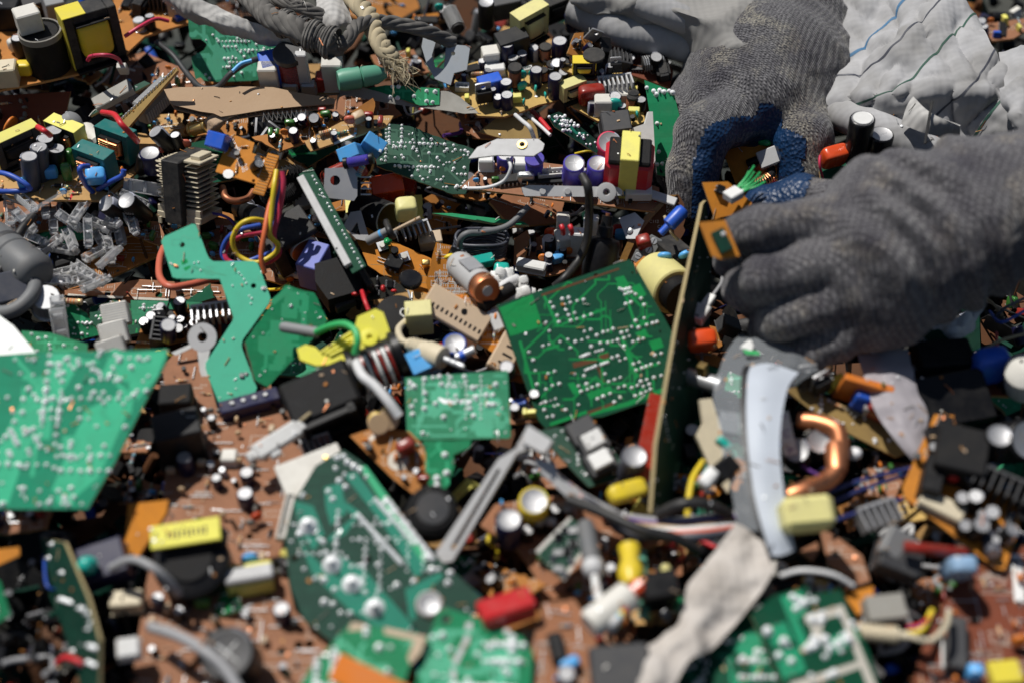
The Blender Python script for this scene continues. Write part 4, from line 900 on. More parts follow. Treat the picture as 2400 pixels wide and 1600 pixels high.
B.dots([(1532, 214), (1546, 212), (1556, 216), (1568, 214), (1576, 218), (1538, 222), (1516, 206), (1540, 290), (1544, 356), (1540, 386), (1552, 384)], (1.4, 1.9))
loose(('relay', 'darkgrey', 18, 14, 16), 'relay', 'grey cube part behind the white plastic piece', 'relay', 1440, 312, .2, (0, -.5, .86), 8)
loose(('ecap', 15, 12, 'pink'), 'capacitor', 'pale pinkish ring part beside the grey cube', 'capacitor', 1425, 350, .6, (0, -.6, .8), 8)
Board('board_shard', 'ochre board scrap in shadow under the yellow-tan board', 'board shard', [(1122, 310), (1170, 272), (1255, 282), (1262, 326), (1180, 326)], (1190, 300, -.3), (0, -.55, .83), 'o_gold')
wire('wire', 'dark red wire running under the yellow-tan boards', [(1236, 250, -.6), (1262, 275, -.3), (1290, 308, -.2)], 1.6, 'wirered')
wire('wire', 'grey-white wire beside the dark red wire', [(1225, 262, -.4), (1260, 290, 0), (1290, 318, 0)], 1.2, 'wirewhite')
# ================================================================== middle of the heap
# ---- clear plastic clips at left
def clear_clip():
    b = MB(); b.box((0, 0, 1), (8, 26, 2), 'clear', .3)
    for s_ in (-1, 1): b.box((s_*3.6, 0, 4), (.9, 25.5, 4.2), 'clear', .2)
    for k in range(3): b.box((0, -9+k*9, 3.6), (6.2, 2.2, 3.2), 'clear', .4); b.box((0, -9+k*9, 2.4), (4, 1, .7), 'steel', .1)
    b.box((0, -14.2, 2.5), (6, 2.4, 4.6), 'clear', .6); return b.mesh('clear_clip')
mc, t_, b_ = newmat('clear'); MATS['clear'] = mc
b_.inputs['Base Color'].default_value = (1, 1, 1, 1); b_.inputs['Roughness'].default_value = .04; b_.inputs['Coat Weight'].default_value = 1; b_.inputs['Transmission Weight'].default_value = .68; b_.inputs['IOR'].default_value = 1.45
mc, t_, b_ = newmat('film'); MATS['film'] = mc
b_.inputs['Base Color'].default_value = (.60, .64, .68, 1); b_.inputs['Roughness'].default_value = .22; b_.inputs['Alpha'].default_value = .15
CC = clear_clip()
clips = [(10, 590, 20), (60, 480, 50), (110, 500, 15), (160, 520, 60), (120, 580, 120), (170, 560, 30), (225, 530, 85), (255, 585, 15), (275, 470, 55), (315, 520, 20), (130, 660, 100), (215, 655, 60), (20, 500, 20), (55, 520, 50), (85, 560, 65), (100, 620, 40), (125, 520, 10), (40, 470, 80), (150, 590, 75), (75, 650, 20), (205, 545, 5), (190, 500, 160), (240, 560, 35), (265, 525, 50), (290, 500, 40), (225, 600, 140), (195, 640, 60), (260, 610, 130), (150, 645, 95), (225, 672, 120), (190, 660, 100), (285, 545, 20), (310, 470, 75), (30, 560, 30)]
for px, py, rz in clips:
    o = loose(CC, 'plastic_clip', 'clear plastic terminal clip in the heap left of the finned transformer', 'clip', px, py, rnd.uniform(.5, 1.3), (rnd.uniform(-.6, .6), rnd.uniform(-.7, .2), .8), rz, group='clear plastic clips', sc_=.66)
short('the clear plastic clips', 150, 560)
for px, py, rz in ((140, 745, 5), (142, 775, 8), (340, 440, 80)):
    loose(CC, 'plastic_clip', ('clear clip standing by the dark green shard', 'lower clear clip by the dark green shard', 'clear clip behind the tilted grey capacitors')[(py == 775)+2*(px == 340)], 'clip', px, py, .6, (.3, -.8, .5), rz)
sheet('cable_tie', 'thin translucent strap lying over the clear clips', 'strap', [[(5, 528, 1.9), (70, 490, 2.2), (150, 445, 2.2)], [(14, 535, 1.9), (76, 498, 2.2), (156, 452, 2.2)]], 'film', 8, 1, .8)
wire('cable', 'black cable crossing the grey ferrite bead at left', [(80, 505, 1.6), (50, 540, 2.0), (20, 590, 2.4), (4, 630, 2.4), (-20, 650, 2)], 2.6, 'wireblack', 'cable', 9)
M, L = axisM(at(-25, 560, 1.6), at(92, 650, 2.2)); e = assembly('ferrite_bead', 'fat dusty grey moulded bead on a cable at the left edge', 'ferrite bead', M, [('bead', mlathe([(0, 0), (11, 0), (12.6, 3), (12.6, L*.5), (11.8, L*.52), (12.6, L*.54), (12.6, L-6), (10, L-1.5), (7, L), (0, L)], 'midgrey', 28)), ('band', mlathe([(12.7, L*.30), (13, L*.32), (13, L*.36), (12.7, L*.38)], 'darkgrey', 28))], 'the grey ferrite bead', 40, 600)
wire('cable', 'thick dusty grey cable bending down from the ferrite bead', [(70, 640, 1.7), (82, 672, 1.9), (62, 706, 1.7), (25, 730, 1.4), (-30, 735, 1)], 4.2, 'midgrey', 'cable', 12)
loose(('relay', 'slate', 26, 18, 20), 'relay', 'grey-violet box at the left edge below the ferrite bead', 'box', 10, 700, .6, (.3, -.5, .8), 20)
for k, (px, py, rz, l) in enumerate([(338, 508, 25, 'grey-striped black capacitor with white numbers by the fins'), (304, 512, -20, 'dark capacitor lying left of the numbered one')]):
    o = loose(('ecap', 12, 22, 'black'), 'capacitor', l, 'capacitor', px, py, .7, (-.25-.2*k, -.45, .85), rz)
    if k == 0:
        for j, tx in enumerate(('100V', '16', '1000')):
            c = textmesh(tx, 3.6, 'lightgrey')
            a = math.radians(-100-rz); link('printed_text', c, o, Matrix.Rotation(a+math.pi/2, 4, 'Z') @ Matrix.Translation((0, -.00615, .016-.005*j)) @ Matrix.Rotation(math.pi/2, 4, 'X'))
# ---- orange brown boards under the clips
B = Board('circuit_board', 'orange-brown board with clear clips lying across it', 'circuit board', [(92, 682), (118, 655), (200, 590), (300, 520), (360, 560), (372, 600), (250, 655), (120, 690)], (230, 620, -.4), (0, -.38, .92), 'o_mid', holes=[(110, 676, 2.2), (145, 672, 1.3), (275, 634, 1.2)], sh='the orange-brown board under the clips')
B.silk(16); B.pop(14, P_SMALL); B.addmm(('relay', 'blackmatt', 16, 14, 12), *B.fr.uv(165, 620), rz=.4); B.add(('disc', 11, 4, 'orange'), 140, 582, 60); B.add(('to220',), 275, 575); B.shapes([[(95, 682), (112, 662), (124, 662), (118, 684)]], 'silk', 'bare_corner', .04)
B = Board('circuit_board', 'bent brown strip board crossing below the finned transformer', 'circuit board', [(230, 578), (308, 545), (345, 518), (372, 520), (385, 550), (380, 578), (330, 560), (308, 552)], (330, 545, .5), (0, -.35, .93), 'o_brown', holes=[(322, 546, 1.6)]); B.pop(4); B.silk(6)
B = Board('circuit_board', 'long brown edge board with slots below the orange-brown board', 'circuit board', [(98, 690), (130, 684), (330, 655), (525, 668), (530, 706), (420, 700), (250, 694)], (330, 685, -.9), (0, -.5, .86), 'o_brown', holes=[(252, 688, 2), (372, 692, 2.2), (425, 694, 2), (452, 698, 1.6)], sh='the slotted brown board')
B.silk(14); B.shapes([[(160, 688), (200, 692), (198, 697), (158, 693)], [(230, 692), (290, 695), (288, 700), (228, 698)], [(310, 696), (396, 700), (394, 705), (308, 702)]], 'silk', 'bare_copper', .04); B.jumps(10)
B = Board('circuit_board', 'brown populated board under the wire loop', 'circuit board', [(385, 540), (470, 500), (560, 520), (690, 620), (840, 690), (800, 716), (640, 660), (560, 640), (470, 620)], (600, 610, -.2), (0, -.30, .95), 'o_brown', sh='the brown wire-loop board')
B.pop(30, P_SMALL); B.jumps(12); B.silk(20); B.add(('res', 9, 3.4, 'bodygreen'), 502, 512, 50); B.add(('diode', 8, 4), 375, 538, -15)
B.add(('ecap', 11, 14, 'black'), 560, 490, 20, rx=.7, ry=.4); B.add(('xtal',), 480, 545, 10)
B.add(('fuse',), 695, 655, -14); B.addmm(('relay', 'black', 18, 16, 8), *B.fr.uv(690, 628), rz=-.2); B.add(('to220',), 490, 545, 20)
B = Board('board_shard', 'flat orange board part behind the wire loop', 'board shard', [(655, 505), (705, 480), (712, 492), (672, 540), (655, 540)], (680, 510, .4), (0, -.5, .86), 'o_tan')
# ---- wire loop bundle
def P_(l, d=0): return [(x+d, y, h) for x, y, h in l]
cols = [('yellow wire of the four-colour loop', 'yellow'), ('orange wire of the four-colour loop', 'wireor'), ('blue wire of the four-colour loop', 'wireblue'), ('red wire of the four-colour loop', 'pink')]
e = thing('wire_bundle', 'coiled yellow, orange, blue and red wire bundle from the orange board', 'wire bundle', Matrix.Translation(at(640, 520, 2.5))); short('the coloured wire bundle', 620, 540); org = at(640, 520, 2.5)
for (l, m), P in zip(cols, [
    [(648, 400, 3.2), (642, 440, 3.4), (636, 500, 3.2), (632, 550, 3.0), (652, 575, 2.6), (640, 598, 2.3), (600, 616, 2.0), (560, 600, 2.3), (545, 565, 2.6), (560, 530, 2.9), (590, 515, 2.9), (625, 520, 2.4)],
    [(651, 402, 3.0), (645, 445, 3.0), (630, 490, 3.1), (620, 545, 3.2), (612, 600, 3.0), (620, 640, 2.0)],
    [(656, 405, 2.9), (652, 440, 2.8), (645, 490, 2.6), (640, 550, 2.4), (646, 585, 2.1), (600, 606, 1.7), (550, 618, 1.5), (522, 600, 1.8), (530, 565, 2.1), (560, 540, 2.4), (610, 528, 2.2)],
    [(662, 402, 3.3), (664, 440, 3.2), (654, 500, 2.8), (642, 552, 2.7), (655, 590, 2.0), (635, 612, 1.5), (590, 622, 1.3), (535, 612, 1.6), (530, 580, 1.9), (560, 555, 2.3), (615, 545, 2.1)]]):
    b, _ = wire_b([(x, y, h+.7) for x, y, h in P], 1.55, m, 9, 9, org); link('wire', b.mesh('wire', 60), e)
wire('wire', 'orange wire loop curling under the teal zigzag board', [(384, 580, 1.2), (374, 610, 1.6), (375, 650, 1.8), (398, 672, 1.9), (440, 668, 1.7), (490, 656, 1.4), (520, 650, 1)], 2.1, 'salmon', seg=9)
wire('wire', 'brown cable arc under the bright orange board', [(522, 440, 1.4), (528, 462, 1.8), (550, 472, 1.8), (580, 466, 1.6), (595, 448, 1.4)], 2.2, 'copperdull', seg=9)
wire('wire', 'violet thin wire between the fins and the round capacitor', [(495, 500, .9), (520, 505, 1.2), (540, 515, 1.0), (552, 530, .7)], .9, 'purple')
loose(('ecap', 13, 20, 'black'), 'capacitor', 'round black capacitor showing its grey top under the orange board', 'capacitor', 578, 500, .6, (.5, -.75, .4), 40)
loose(('toroid', 11, 5, 30, 'blackmatt', True), 'toroid_coil', 'black wound coil in shadow right of the wire bundle', 'coil', 676, 470, .6, (0, -.4, .9), 30)
# ---- black transformer with white bobbin
F_ = Fr(at(690, 600, .6), (-.12, -.35, .93)); e = thing('transformer', 'dusty black core transformer with white and copper winding', 'transformer', F_.m() @ Matrix.Rotation(.55, 4, 'Z')); short('the white-wound transformer', 690, 550)
b = MB(); b.box((-9, 0, 14), (8, 22, 28), 'ferrite', .7); b.box((6, 0, 25.5), (22, 22, 5), 'ferrite', .7); b.box((6, 0, 2.5), (22, 22, 5), 'black', .6); link('core', b.mesh('core'), e)
b = MB(); pr = [(0, -11)]
for k in range(9): z = -10+k*2.3; pr += [(8.6, z), (9.2, z+.5), (9.2, z+1.7), (8.6, z+2.2)]
pr += [(0, 11.5)]; b.lathe(pr, ['white']+[('copperdull' if k % 9 in (2, 3, 8) and k > 6 else 'white') for k in range(len(pr)-2)], 24, Matrix.Translation((6, 0, 14)) @ Matrix.Rotation(math.pi/2, 4, 'X')); link('winding', b.mesh('winding'), e)
# ---- diagonal green strip
p, q_ = at(706, 408, 2.6), at(832, 640, 3.0); M, L = axisM(p, q_, (0, -.7, .7)); e = thing('led_strip', 'narrow green strip board with a grey bar laid diagonally', 'circuit board', M); short('the diagonal green strip', 770, 525)
b = MB(); b.box((3, 0, L/2), (9, 1.5, L), 'g_main', .15); link('board', b.mesh('board'), e); b = MB(); b.box((-1.2, 1.8, L/2-1), (4.6, 3.6, L-8), 'lightgrey', .4); link('bar', b.mesh('bar'), e)
for k in range(7):
    for j in range(3): link('solder_joint', lib('solder', 1.0, .9), e, Matrix.Translation((.0052, .0008, .006+k*L*.001/7.2+j*.0028)) @ Matrix.Rotation(-math.pi/2, 4, 'X') @ Matrix.Scale(.8, 4))
# ---- blue block, black connector, orange key board
loose(('box', 13, 20, 22, 'periw'), 'box_capacitor', 'dusty violet-blue block capacitor beside the black connector', 'capacitor', 742, 650, .2, (0, -.25, .96), -20, 'the violet-blue block')
F_ = Fr(at(800, 680, .2), (.05, -.4, .9)); e = thing('display_connector', 'black angular connector shell under the diagonal strip', 'connector', F_.m() @ Matrix.Rotation(.5, 4, 'Z') @ Matrix.Scale(.78, 4)); short('the black connector shell', 800, 630)
b = MB(); b.prism([(-16, -14), (10, -18), (15, -6), (12, 14), (-12, 18), (-18, 4)], 0, 22, 'blackmatt'); link('shell', b.mesh('shell'), e); b = MB(); b.box((15, -4, 16), (5, 40, 34), 'black', 2); link('flange', b.mesh('flange'), e); b = MB(); b.box((-4, -16.5, 7), (16, 4, 10), 'darkgrey', .6); link('skirt', b.mesh('skirt'), e)
B = Board('circuit_board', 'orange key board with two round buttons and a black chip', 'circuit board', [(835, 560), (856, 532), (880, 538), (912, 562), (1010, 606), (1040, 660), (1010, 712), (960, 690), (920, 660), (862, 622)], (930, 620, .5), (.05, -.55, .83), 'o_bright', ragged=.5, sh='the orange key board')
B.add(('button',), 897, 582, 20); B.add(('button',), 948, 608, 20); B.add(('led', 'ledgreen', 4.5), 909, 566, rx=.4); x, y = B.fr.uv(924, 622); link('chip', lib('dip', 6, 6.5), B.e, T(x, y, .02, -.5, sc_=1.25)); B.add(('jump', 6), 897, 608, -20); B.add(('jump', 6), 895, 616, -20); B.add(('jump', 6), 950, 622, -20); B.silk(12, 'edge'); B.add(('film', 5, 4, 6, 'brass'), 998, 624); B.add(('to92',), 926, 596, 40)
wire('wire', 'thin bare wood-coloured sliver by the diagonal strip', [(796, 530, 1.6), (815, 545, 1.9), (832, 562, 1.4)], .9, 'beige')
M, L = axisM(at(862, 566, 2.0), at(912, 540, 2.4)); assembly('sensor_tube', 'slim grey tube with a blue ring and frayed wire', 'tube', M, [('tube', mlathe([(0, 0), (2.8, 0), (2.8, L*.6), (0, L*.6)], 'grey', 14)), ('ring', mlathe([(2.9, L*.6), (2.9, L*.7), (0, L*.7)], 'skyblue', 14)), ('tip', mlathe([(2.6, L*.7), (2.6, L), (0, L)], 'grey', 14))])
wire('wire', 'frayed pinkish wire end above the slim grey tube', [(922, 542, 2.4), (945, 530, 2.6), (985, 510, 2.8)], 1.0, 'beige')
wire('wire', 'short black wire knot at the slim grey tube', [(905, 520, 2.4), (912, 540, 2.8), (918, 555, 2.6), (930, 545, 2.5)], 2.0, 'wireblack')
M, L = axisM(at(845, 490, .2), at(912, 515, 1.0)); b = MB(); b.lathe([(0, 0), (10.5, 0), (10.5, L), (9.8, L+.3), (9.4, L), (9.4, 5), (0, 5)], ['blackmatt', 'blackmatt', 'grey', 'grey', 'o_gold', 'o_gold'], 30); assembly('open_can', 'dark open metal tube with an ochre inside', 'metal tube', M, [('tube', b)], 'the dark open tube', 890, 500)
loose(('film', 13, 11, 15, 'paleyel'), 'film_capacitor', 'pale yellow rounded capacitor behind the dark open tube', 'capacitor', 950, 512, 1.0, (.1, -.3, .9), 10)
loose(('sink', 17, 9, 6, 6, 'alu'), 'metal_clip', 'glinting crumpled metal clip right of the dark open tube', 'metal clip', 975, 545, .6, (.1, -.5, .85), 20)
loose(('box', 14, 9, 9, 'beige'), 'box_capacitor', 'beige block in the gap right of the glinting clip', 'capacitor', 1010, 575, .0, (0, -.3, .9), 10)
e = thing('bracket', 'small pale triangular bracket above the orange key board', 'bracket', Fr(at(830, 530, 1.2), CAMN).m()); b = MB(); b.prism([(-9, -6), (10, -10), (4, 9), (-2, 8)], 0, 2, 'lightgrey', holes=[[(-2, -4), (4, -6), (2, 2)]]); link('plate', b.mesh('plate'), e)
# ---- black board and knob
B = Board('circuit_board', 'small black board with a curved edge and tiny parts', 'circuit board', [(802, 688), (812, 670), (850, 654), (905, 648), (940, 668), (955, 684), (930, 688), (900, 700), (850, 706)], (875, 678, 1.2), (-.1, -.7, .7), 'pcbblack', edge='edgeor', sh='the small black board'); B.pop(14, [('res',), ('diode',), ('disc', 5, 3, 'red'), ('smd',), ('res', 5, 2, 'copper')], sc_=(.6, .9))
M = Fr(at(962, 660, 1.4), (.1, -.2, .97)).m(); b = MB(); b.lathe([(0, 0), (6.6, 0), (6.6, .8), (6.2, 1), (6.6, 1.3), (6.6, 3), (6, 3.6), (0, 3.6)], 'blackgloss', 30); b2 = MB()
for k in range(30): a = k*math.pi/15; b2.box((6.6*math.cos(a), 6.6*math.sin(a), 2.1), (.5, .5, 1.8), 'black', .1)
assembly('volume_knob', 'black ribbed thumbwheel knob on the orange key board', 'knob', M, [('disc', b), ('ribs', b2)])
M = Fr(at(932, 752, .4), (0, -.35, .93)).m() @ Matrix.Scale(.58, 4); b = MB(); b.lathe([(0, 0), (21, 0), (21, 14), (19.5, 16), (17, 16.5), (0, 16.5)], 'blackmatt', 32); b2 = MB(); b2.tube(spline([(8, -6, 17.5), (4, -2, 17.8), (6, 3, 17.8), (11, 0, 17.6), (14, -4, 17)], 5), .8, 'wirewhite'); assembly('buzzer', 'round black buzzer with a white wire curl on top', 'buzzer', M, [('body', b), ('wire', b2)], 'the round black buzzer', 925, 725)
wire('wire', 'dark red wire dropping from the small black board', [(848, 682, 1.8), (855, 705, 1.9), (864, 728, 1.6)], 1.3, 'wirered')
# ---- orange silkscreened board and small motor
B = Board('circuit_board', 'ochre printed board standing behind the small motor', 'circuit board', [(1022, 568), (1058, 576), (1070, 600), (1130, 690), (1120, 730), (1060, 715), (1012, 702), (998, 662)], (1060, 650, .9), (.05, -.78, .62), 'o_bright', ragged=.6, sh='the ochre printed board'); B.silk(60, 'white'); B.add(('dip', 8), 1072, 598, -25); B.add(('disc', 6, 3, 'yellow'), 1052, 602, 20); B.add(('disc', 6, 3, 'yellow'), 1062, 605, 20); B.pop(5, [('res',), ('jump', 6)])
M, L = axisM(at(1142, 682, 3.0), at(1074, 618, 2.2)); e = assembly('small_motor', 'silver and copper cylinder motor lying on the ochre board', 'motor', M, [('end_cap', mlathe([(0, 0), (7.6, 0), (8.1, 1), (8.1, 7), (7.8, 8), (0, 8)], 'copper', 28)), ('can', mlathe([(0, 8.2), (8.3, 8.2), (8.3, L-3), (7.4, L), (4, L), (4, L+1), (0, L+1)], 'lightgrey', 28)), ('clip', mbox((0, 8.4, L*.5), (9, .8, 16), 'alu', .2)), ('terminal', mlathe([(0, -.8), (3, -.8), (3, 0), (0, 0)], 'offwhite', 14))], 'the small motor', 1110, 650)
loose(('film', 9, 7, 12, 'tealbr'), 'film_capacitor', 'mint green capacitor standing right of the small motor', 'capacitor', 1172, 650, .8, (.1, -.4, .9))
loose(('box', 16, 6, 8, 'tealbr'), 'box_capacitor', 'mint green block behind the small motor', 'capacitor', 1122, 622, 1.0, (.2, -.4, .9), 20)
# white crumpled cable mass
M = Fr(at(1190, 690, .8), CAMN).m(); b = MB(); R_ = random.Random(4)
for k in range(46):
    x, y = R_.gauss(0, 10), R_.gauss(0, 6); b.ell((x, y, R_.uniform(-2, 5)), (R_.uniform(2, 4), R_.uniform(2, 4), 2.5), 'white', 8, 6, .6, Matrix.Rotation(R_.uniform(-.3, .3), 4, 'Z'))
assembly('foam_lump', 'crumbly white foam lump behind the main green board', 'foam', M, [('foam', b)])
M, L = axisM(at(1128, 716, 2.0), at(1200, 676, 2.2)); assembly('sleeve_tube', 'short black rubber tube leaning on the white foam', 'tube', M, [('tube', mlathe([(0, 0), (4.2, 0), (4.2, L), (3, L), (3, L-4), (0, L-4)], 'blackmatt', 16))])
wire('cable', 'white cable running down behind the black rubber tube', [(1210, 655, 1.4), (1180, 672, 1.8), (1150, 700, 1.6), (1125, 725, 1.2)], 3.2, 'wirewhite', 'cable', 9)
# ---- lower ochre board with beige connector
B = Board('circuit_board', 'ochre board with a long beige slot connector', 'circuit board', [(990, 720), (1010, 700), (1060, 690), (1130, 690), (1168, 740), (1190, 790), (1205, 850), (1175, 838), (1080, 780)], (1100, 760, .9), (.1, -.6, .8), 'o_bright', sh='the beige connector board'); B.silk(20, 'white'); B.pop(8)
x, y = B.fr.uv(1068, 738); q = MB(); q.box((0, 0, 3), (38, 17, 6), 'beige', .8)
for k in range(12): q.box((-16.5+k*3, -3, 6), (1.2, 2.6, .5), 'blackmatt', .1)
link('slot_connector', q.mesh('slot_connector'), B.e, T(x, y, .1, -.52)); x, y = B.fr.uv(1160, 755); link('clip', mbox((0, 0, 3), (6, 12, 6), 'white', .6).mesh('clip'), B.e, T(x, y, .1, .4)); 
q = MB(); q.box((0, 0, 4), (14, 26, 8), 'beige', 1); 
for k in range(4): q.box((1, -8+k*5, 8), (6, 1.3, .5), 'blackmatt', .1)
x, y = B.fr.uv(1188, 828); link('socket', q.mesh('socket'), B.e, T(x, y, .1, -.5))
loose(('box', 15, 10, 22, 'paleyel'), 'box_capacitor', 'pale lime block under the beige connector board', 'capacitor', 985, 768, .2, (0, -.35, .93), 5)
# ---- left dark cavity under the slotted board
B = Board('board_shard', 'dark green board shard with angled torn edge in the left cavity', 'board shard', [(132, 712), (165, 705), (205, 735), (232, 785), (190, 795), (150, 790)], (180, 750, -.4), (.1, -.75, .66), 'g_mid', ragged=1, sh='the dark green shard'); B.solder(16, 2); B.traces(6, 't_mid', 2)
F_ = Fr(at(280, 790, .2), (.1, -.55, .83)); 
for k, py in enumerate((728, 772, 812)):
    q = MB(); q.box((0, 0, 5), (15, 13, 10), 'offwhite', .8)
    for j in range(9): q.box((0, -5.6+j*1.4, 10), (14, .5, .4), 'lightgrey', .08)
    loose(q.mesh('ribbed_block'), 'ribbed_block', ('topmost', 'middle', 'lowest')[k]+' of three stacked off-white ribbed blocks', 'connector', 276-4*k, py+12, .4+.2*k, (.1, -.7, .7), 12+4*k)
B = Board('circuit_board', 'pale grey-green glossy board strip in the left cavity', 'circuit board', [(306, 704), (420, 706), (520, 712), (500, 722), (380, 726), (325, 758), (310, 748)], (400, 720, -.2), (0, -.6, .8), 'g_pale', sh='the pale strip board'); B.solder(14, 1)
B = Board('circuit_board', 'brown board standing up with dark parts beside the ribbed blocks', 'circuit board', [(330, 768), (385, 722), (505, 718), (520, 730), (510, 790), (420, 800), (310, 830)], (430, 760, -.8), (0, -.35, .93), 'o_mid', sh='the brown cavity board'); B.pop(18, P_DARK)
loose(('ecap', 9, 16, 'navy'), 'capacitor', 'navy capacitor in the left cavity beside the zigzag board', 'capacitor', 395, 790, .2, (.2, -.4, .9))
loose(('sink', 22, 10, 10, 7, 'steel'), 'heatsink', 'small silver finned clip in the left cavity', 'heatsink', 500, 745, .8, (0, -.4, .9), 10)
loose(('can', 16, 14), 'metal_can', 'dim silver can at left under the grey cable', 'metal can', 112, 722, .2, (.2, -.4, .9))
loose(('res', 13, 4), 'resistor', 'banded tan resistor lying below the slotted brown board', 'resistor', 172, 712, .4, (0, -.3, 1), -5)
# ---- teal zigzag board
B = Board('circuit_board', 'teal-green zigzag board with two screw holes', 'circuit board', [(378, 566), (384, 555), (450, 525), (458, 526), (466, 545), (485, 596), (490, 606), (500, 613), (595, 612), (604, 618), (610, 632), (634, 698), (630, 712), (570, 794), (566, 806), (568, 818), (602, 908), (598, 918), (526, 959), (512, 957), (506, 945), (482, 862), (482, 850), (545, 752), (547, 744), (515, 654), (415, 653), (404, 650)],
    (530, 720, 2.6), (.04, -.62, .78), 'g_teal', holes=[(427, 574, 1.5), (594, 670, 1.5)], th=1.5, sh='the teal zigzag board', edge='g_teal')
B.traces(5, 't_teal', 0, (.5, .9)); B.dots([(515, 931), (535, 921), (553, 910), (560, 640), (566, 646), (572, 655), (577, 664), (584, 694), (590, 700), (588, 712), (455, 617), (470, 634), (545, 670), (465, 615)], (.55, .8)); B.shapes([[(424, 612), (438, 607), (441, 616), (427, 622)], [(430, 628), (446, 622), (446, 628), (434, 636)]], 'ledgreen', 'bright_patch', .04); B.silk(5, 't_teal'); B.pop(2, [('smd', 'lightgrey', 3, 2)])
B.shapes([[(448, 624), (449, 622), (505, 640), (530, 645), (530, 647), (504, 642)], [(452, 628), (453, 626), (500, 644), (499, 646)]], 't_pale', 'fine_trace', .05)
# ---- second green board with dark edge
B = Board('circuit_board', 'green board with a thick dirty edge next to the zigzag board', 'circuit board', [(668, 668), (700, 678), (736, 686), (768, 750), (735, 792), (692, 838), (627, 906), (598, 890), (574, 800)], (670, 790, 2.0), (.30, -.55, .78), 'g_mid', th=5, edge='edgedark', ragged=.6, holes=[(719, 694, 1.3)], sh='the green board with a dirty edge'); B.traces(14, 't_mid', 8, (1.5, 4), (8, 20)); B.solder(18, 1, sz=(.4, .7))
# ---- white ring lug
F_ = Fr(at(475, 800, 1.3), (0, -.7, .72)); e = thing('ring_terminal', 'grey-white ring lug with a bent arm beside the zigzag board', 'ring terminal', F_.m()); c = F_.uv(474, 790); b = MB(); rr = (F_.uv(508, 790)[0]-c[0])
b.prism([(c[0]+rr*math.cos(k*.314), c[1]+rr*math.sin(k*.314)) for k in range(20)], -1.5, 0, 'lightgrey', holes=[[(c[0]+rr*.34*math.cos(k*.45), c[1]+rr*.34*math.sin(k*.45)) for k in range(14)]]); link('ring', b.mesh('ring'), e)
b = MB(); b.prism([F_.uv(*q) for q in [(462, 818), (492, 820), (484, 860), (496, 905), (484, 912), (468, 870)]], -1.4, -.1, 'white'); link('arm', b.mesh('arm'), e); b = MB(); b.prism([F_.uv(*q) for q in [(400, 825), (448, 804), (452, 812), (410, 832)]], -3, -1.6, 'white'); link('tab', b.mesh('tab'), e)
# ---- yellow clip
F_ = Fr(at(820, 790, 3.7), (.08, -.5, .86)); e = thing('plastic_clip', 'bright yellow moulded plastic clip with a round boss', 'plastic clip', F_.m()); short('the bright yellow clip', 820, 790)
b = MB(); b.prism([F_.uv(*q) for q in [(838, 742), (880, 724), (898, 732), (915, 780), (914, 795), (845, 846), (830, 840), (822, 800)]], -3, 0, 'limeyel'); c = F_.uv(866, 792); link('plate', b.mesh('plate'), e)
b = MB(); b.lathe([(1.6, 0), (4.6, 0), (4.6, 1.4), (3.4, 1.6), (1.6, 1.6), (1.6, 0)], 'limeyel', 18, Matrix.Translation((*c, 0))); link('boss', b.mesh('boss'), e)
b = MB(); b.prism([F_.uv(*q) for q in [(695, 812), (715, 802), (738, 808), (752, 822), (840, 760), (828, 830), (790, 848), (740, 852), (702, 838)]], -6, -3.1, 'limeyel'); link('tongue', b.mesh('tongue'), e)
for k in range(3): b = MB(); p, q_ = F_.uv(752+k*10, 822+k*4), F_.uv(828+k*2, 772+k*14); b.cyl((*p, -2.6), (*q_, -2.6), .9, 'limeyel', seg=8); link('rib', b.mesh('rib'), e)
wire('wire', 'yellow-green wire arching over the bright yellow clip', [(742, 778, 3.4), (775, 764, 4.4), (808, 760, 4.9), (832, 775, 4.9), (838, 800, 4.6), (832, 828, 4.0)], 1.9, 'wiregreen', seg=10)
M, L = axisM(at(660, 766, 3.0), at(744, 780, 3.2)); assembly('sleeve_tube', 'frosted sleeve at the end of the yellow-green wire', 'tube', M, [('tube', mlathe([(0, 0), (2.6, 0), (3, 2), (3, L), (0, L)], 'grey', 14))])
# ---- black transformer block
F_ = Fr(at(800, 945, .2), (-.05, -.45, .89)); e = thing('transformer', 'bulky black plastic bobbin transformer under the yellow clip', 'transformer', F_.m() @ Matrix.Rotation(.42, 4, 'Z')); short('the black bobbin transformer', 810, 900)
b = MB(); b.box((-8, 0, 13), (38, 26, 26), 'blackmatt', 2); b.box((-22, -14, 13), (4, 6, 26), 'black', .8); b.box((4, -14.5, 14), (5, 6, 24), 'black', .8); b.box((-9, -15, 24), (30, 4, 4), 'black', .8); b.box((-9, -15, 3), (30, 4, 5), 'black', .8); link('frame', b.mesh('frame'), e)
b = MB(); b.lathe([(0, 0), (13, 0), (13, 3), (11, 4), (11, 24), (13, 25), (13, 29), (0, 29)], 'black', 24, Matrix.Translation((11, 6, 16)) @ Matrix.Rotation(math.pi/2, 4, 'Y')); link('bobbin', b.mesh('bobbin'), e)
b = MB(); pr = [(11.2, 4)]
for k in range(8): pr += [(12.3, 4.6+k*2.4), (12.3, 5.8+k*2.4), (11.3, 6.4+k*2.4)]
b.lathe(pr, [('white' if k % 6 < 2 else 'redbrown' if k % 6 == 4 else 'black') for k in range(len(pr)-1)], 24, Matrix.Translation((11, 5, 15)) @ Matrix.Rotation(math.pi/2, 4, 'Y')); link('winding', b.mesh('winding'), e)
b = MB(); b.box((-20, -18, -8), (12, 8, 16), 'blackmatt', 1.2); b.box((-4, -14, -10), (14, 12, 18), 'blackmatt', 1.5); link('leg', b.mesh('leg'), e)
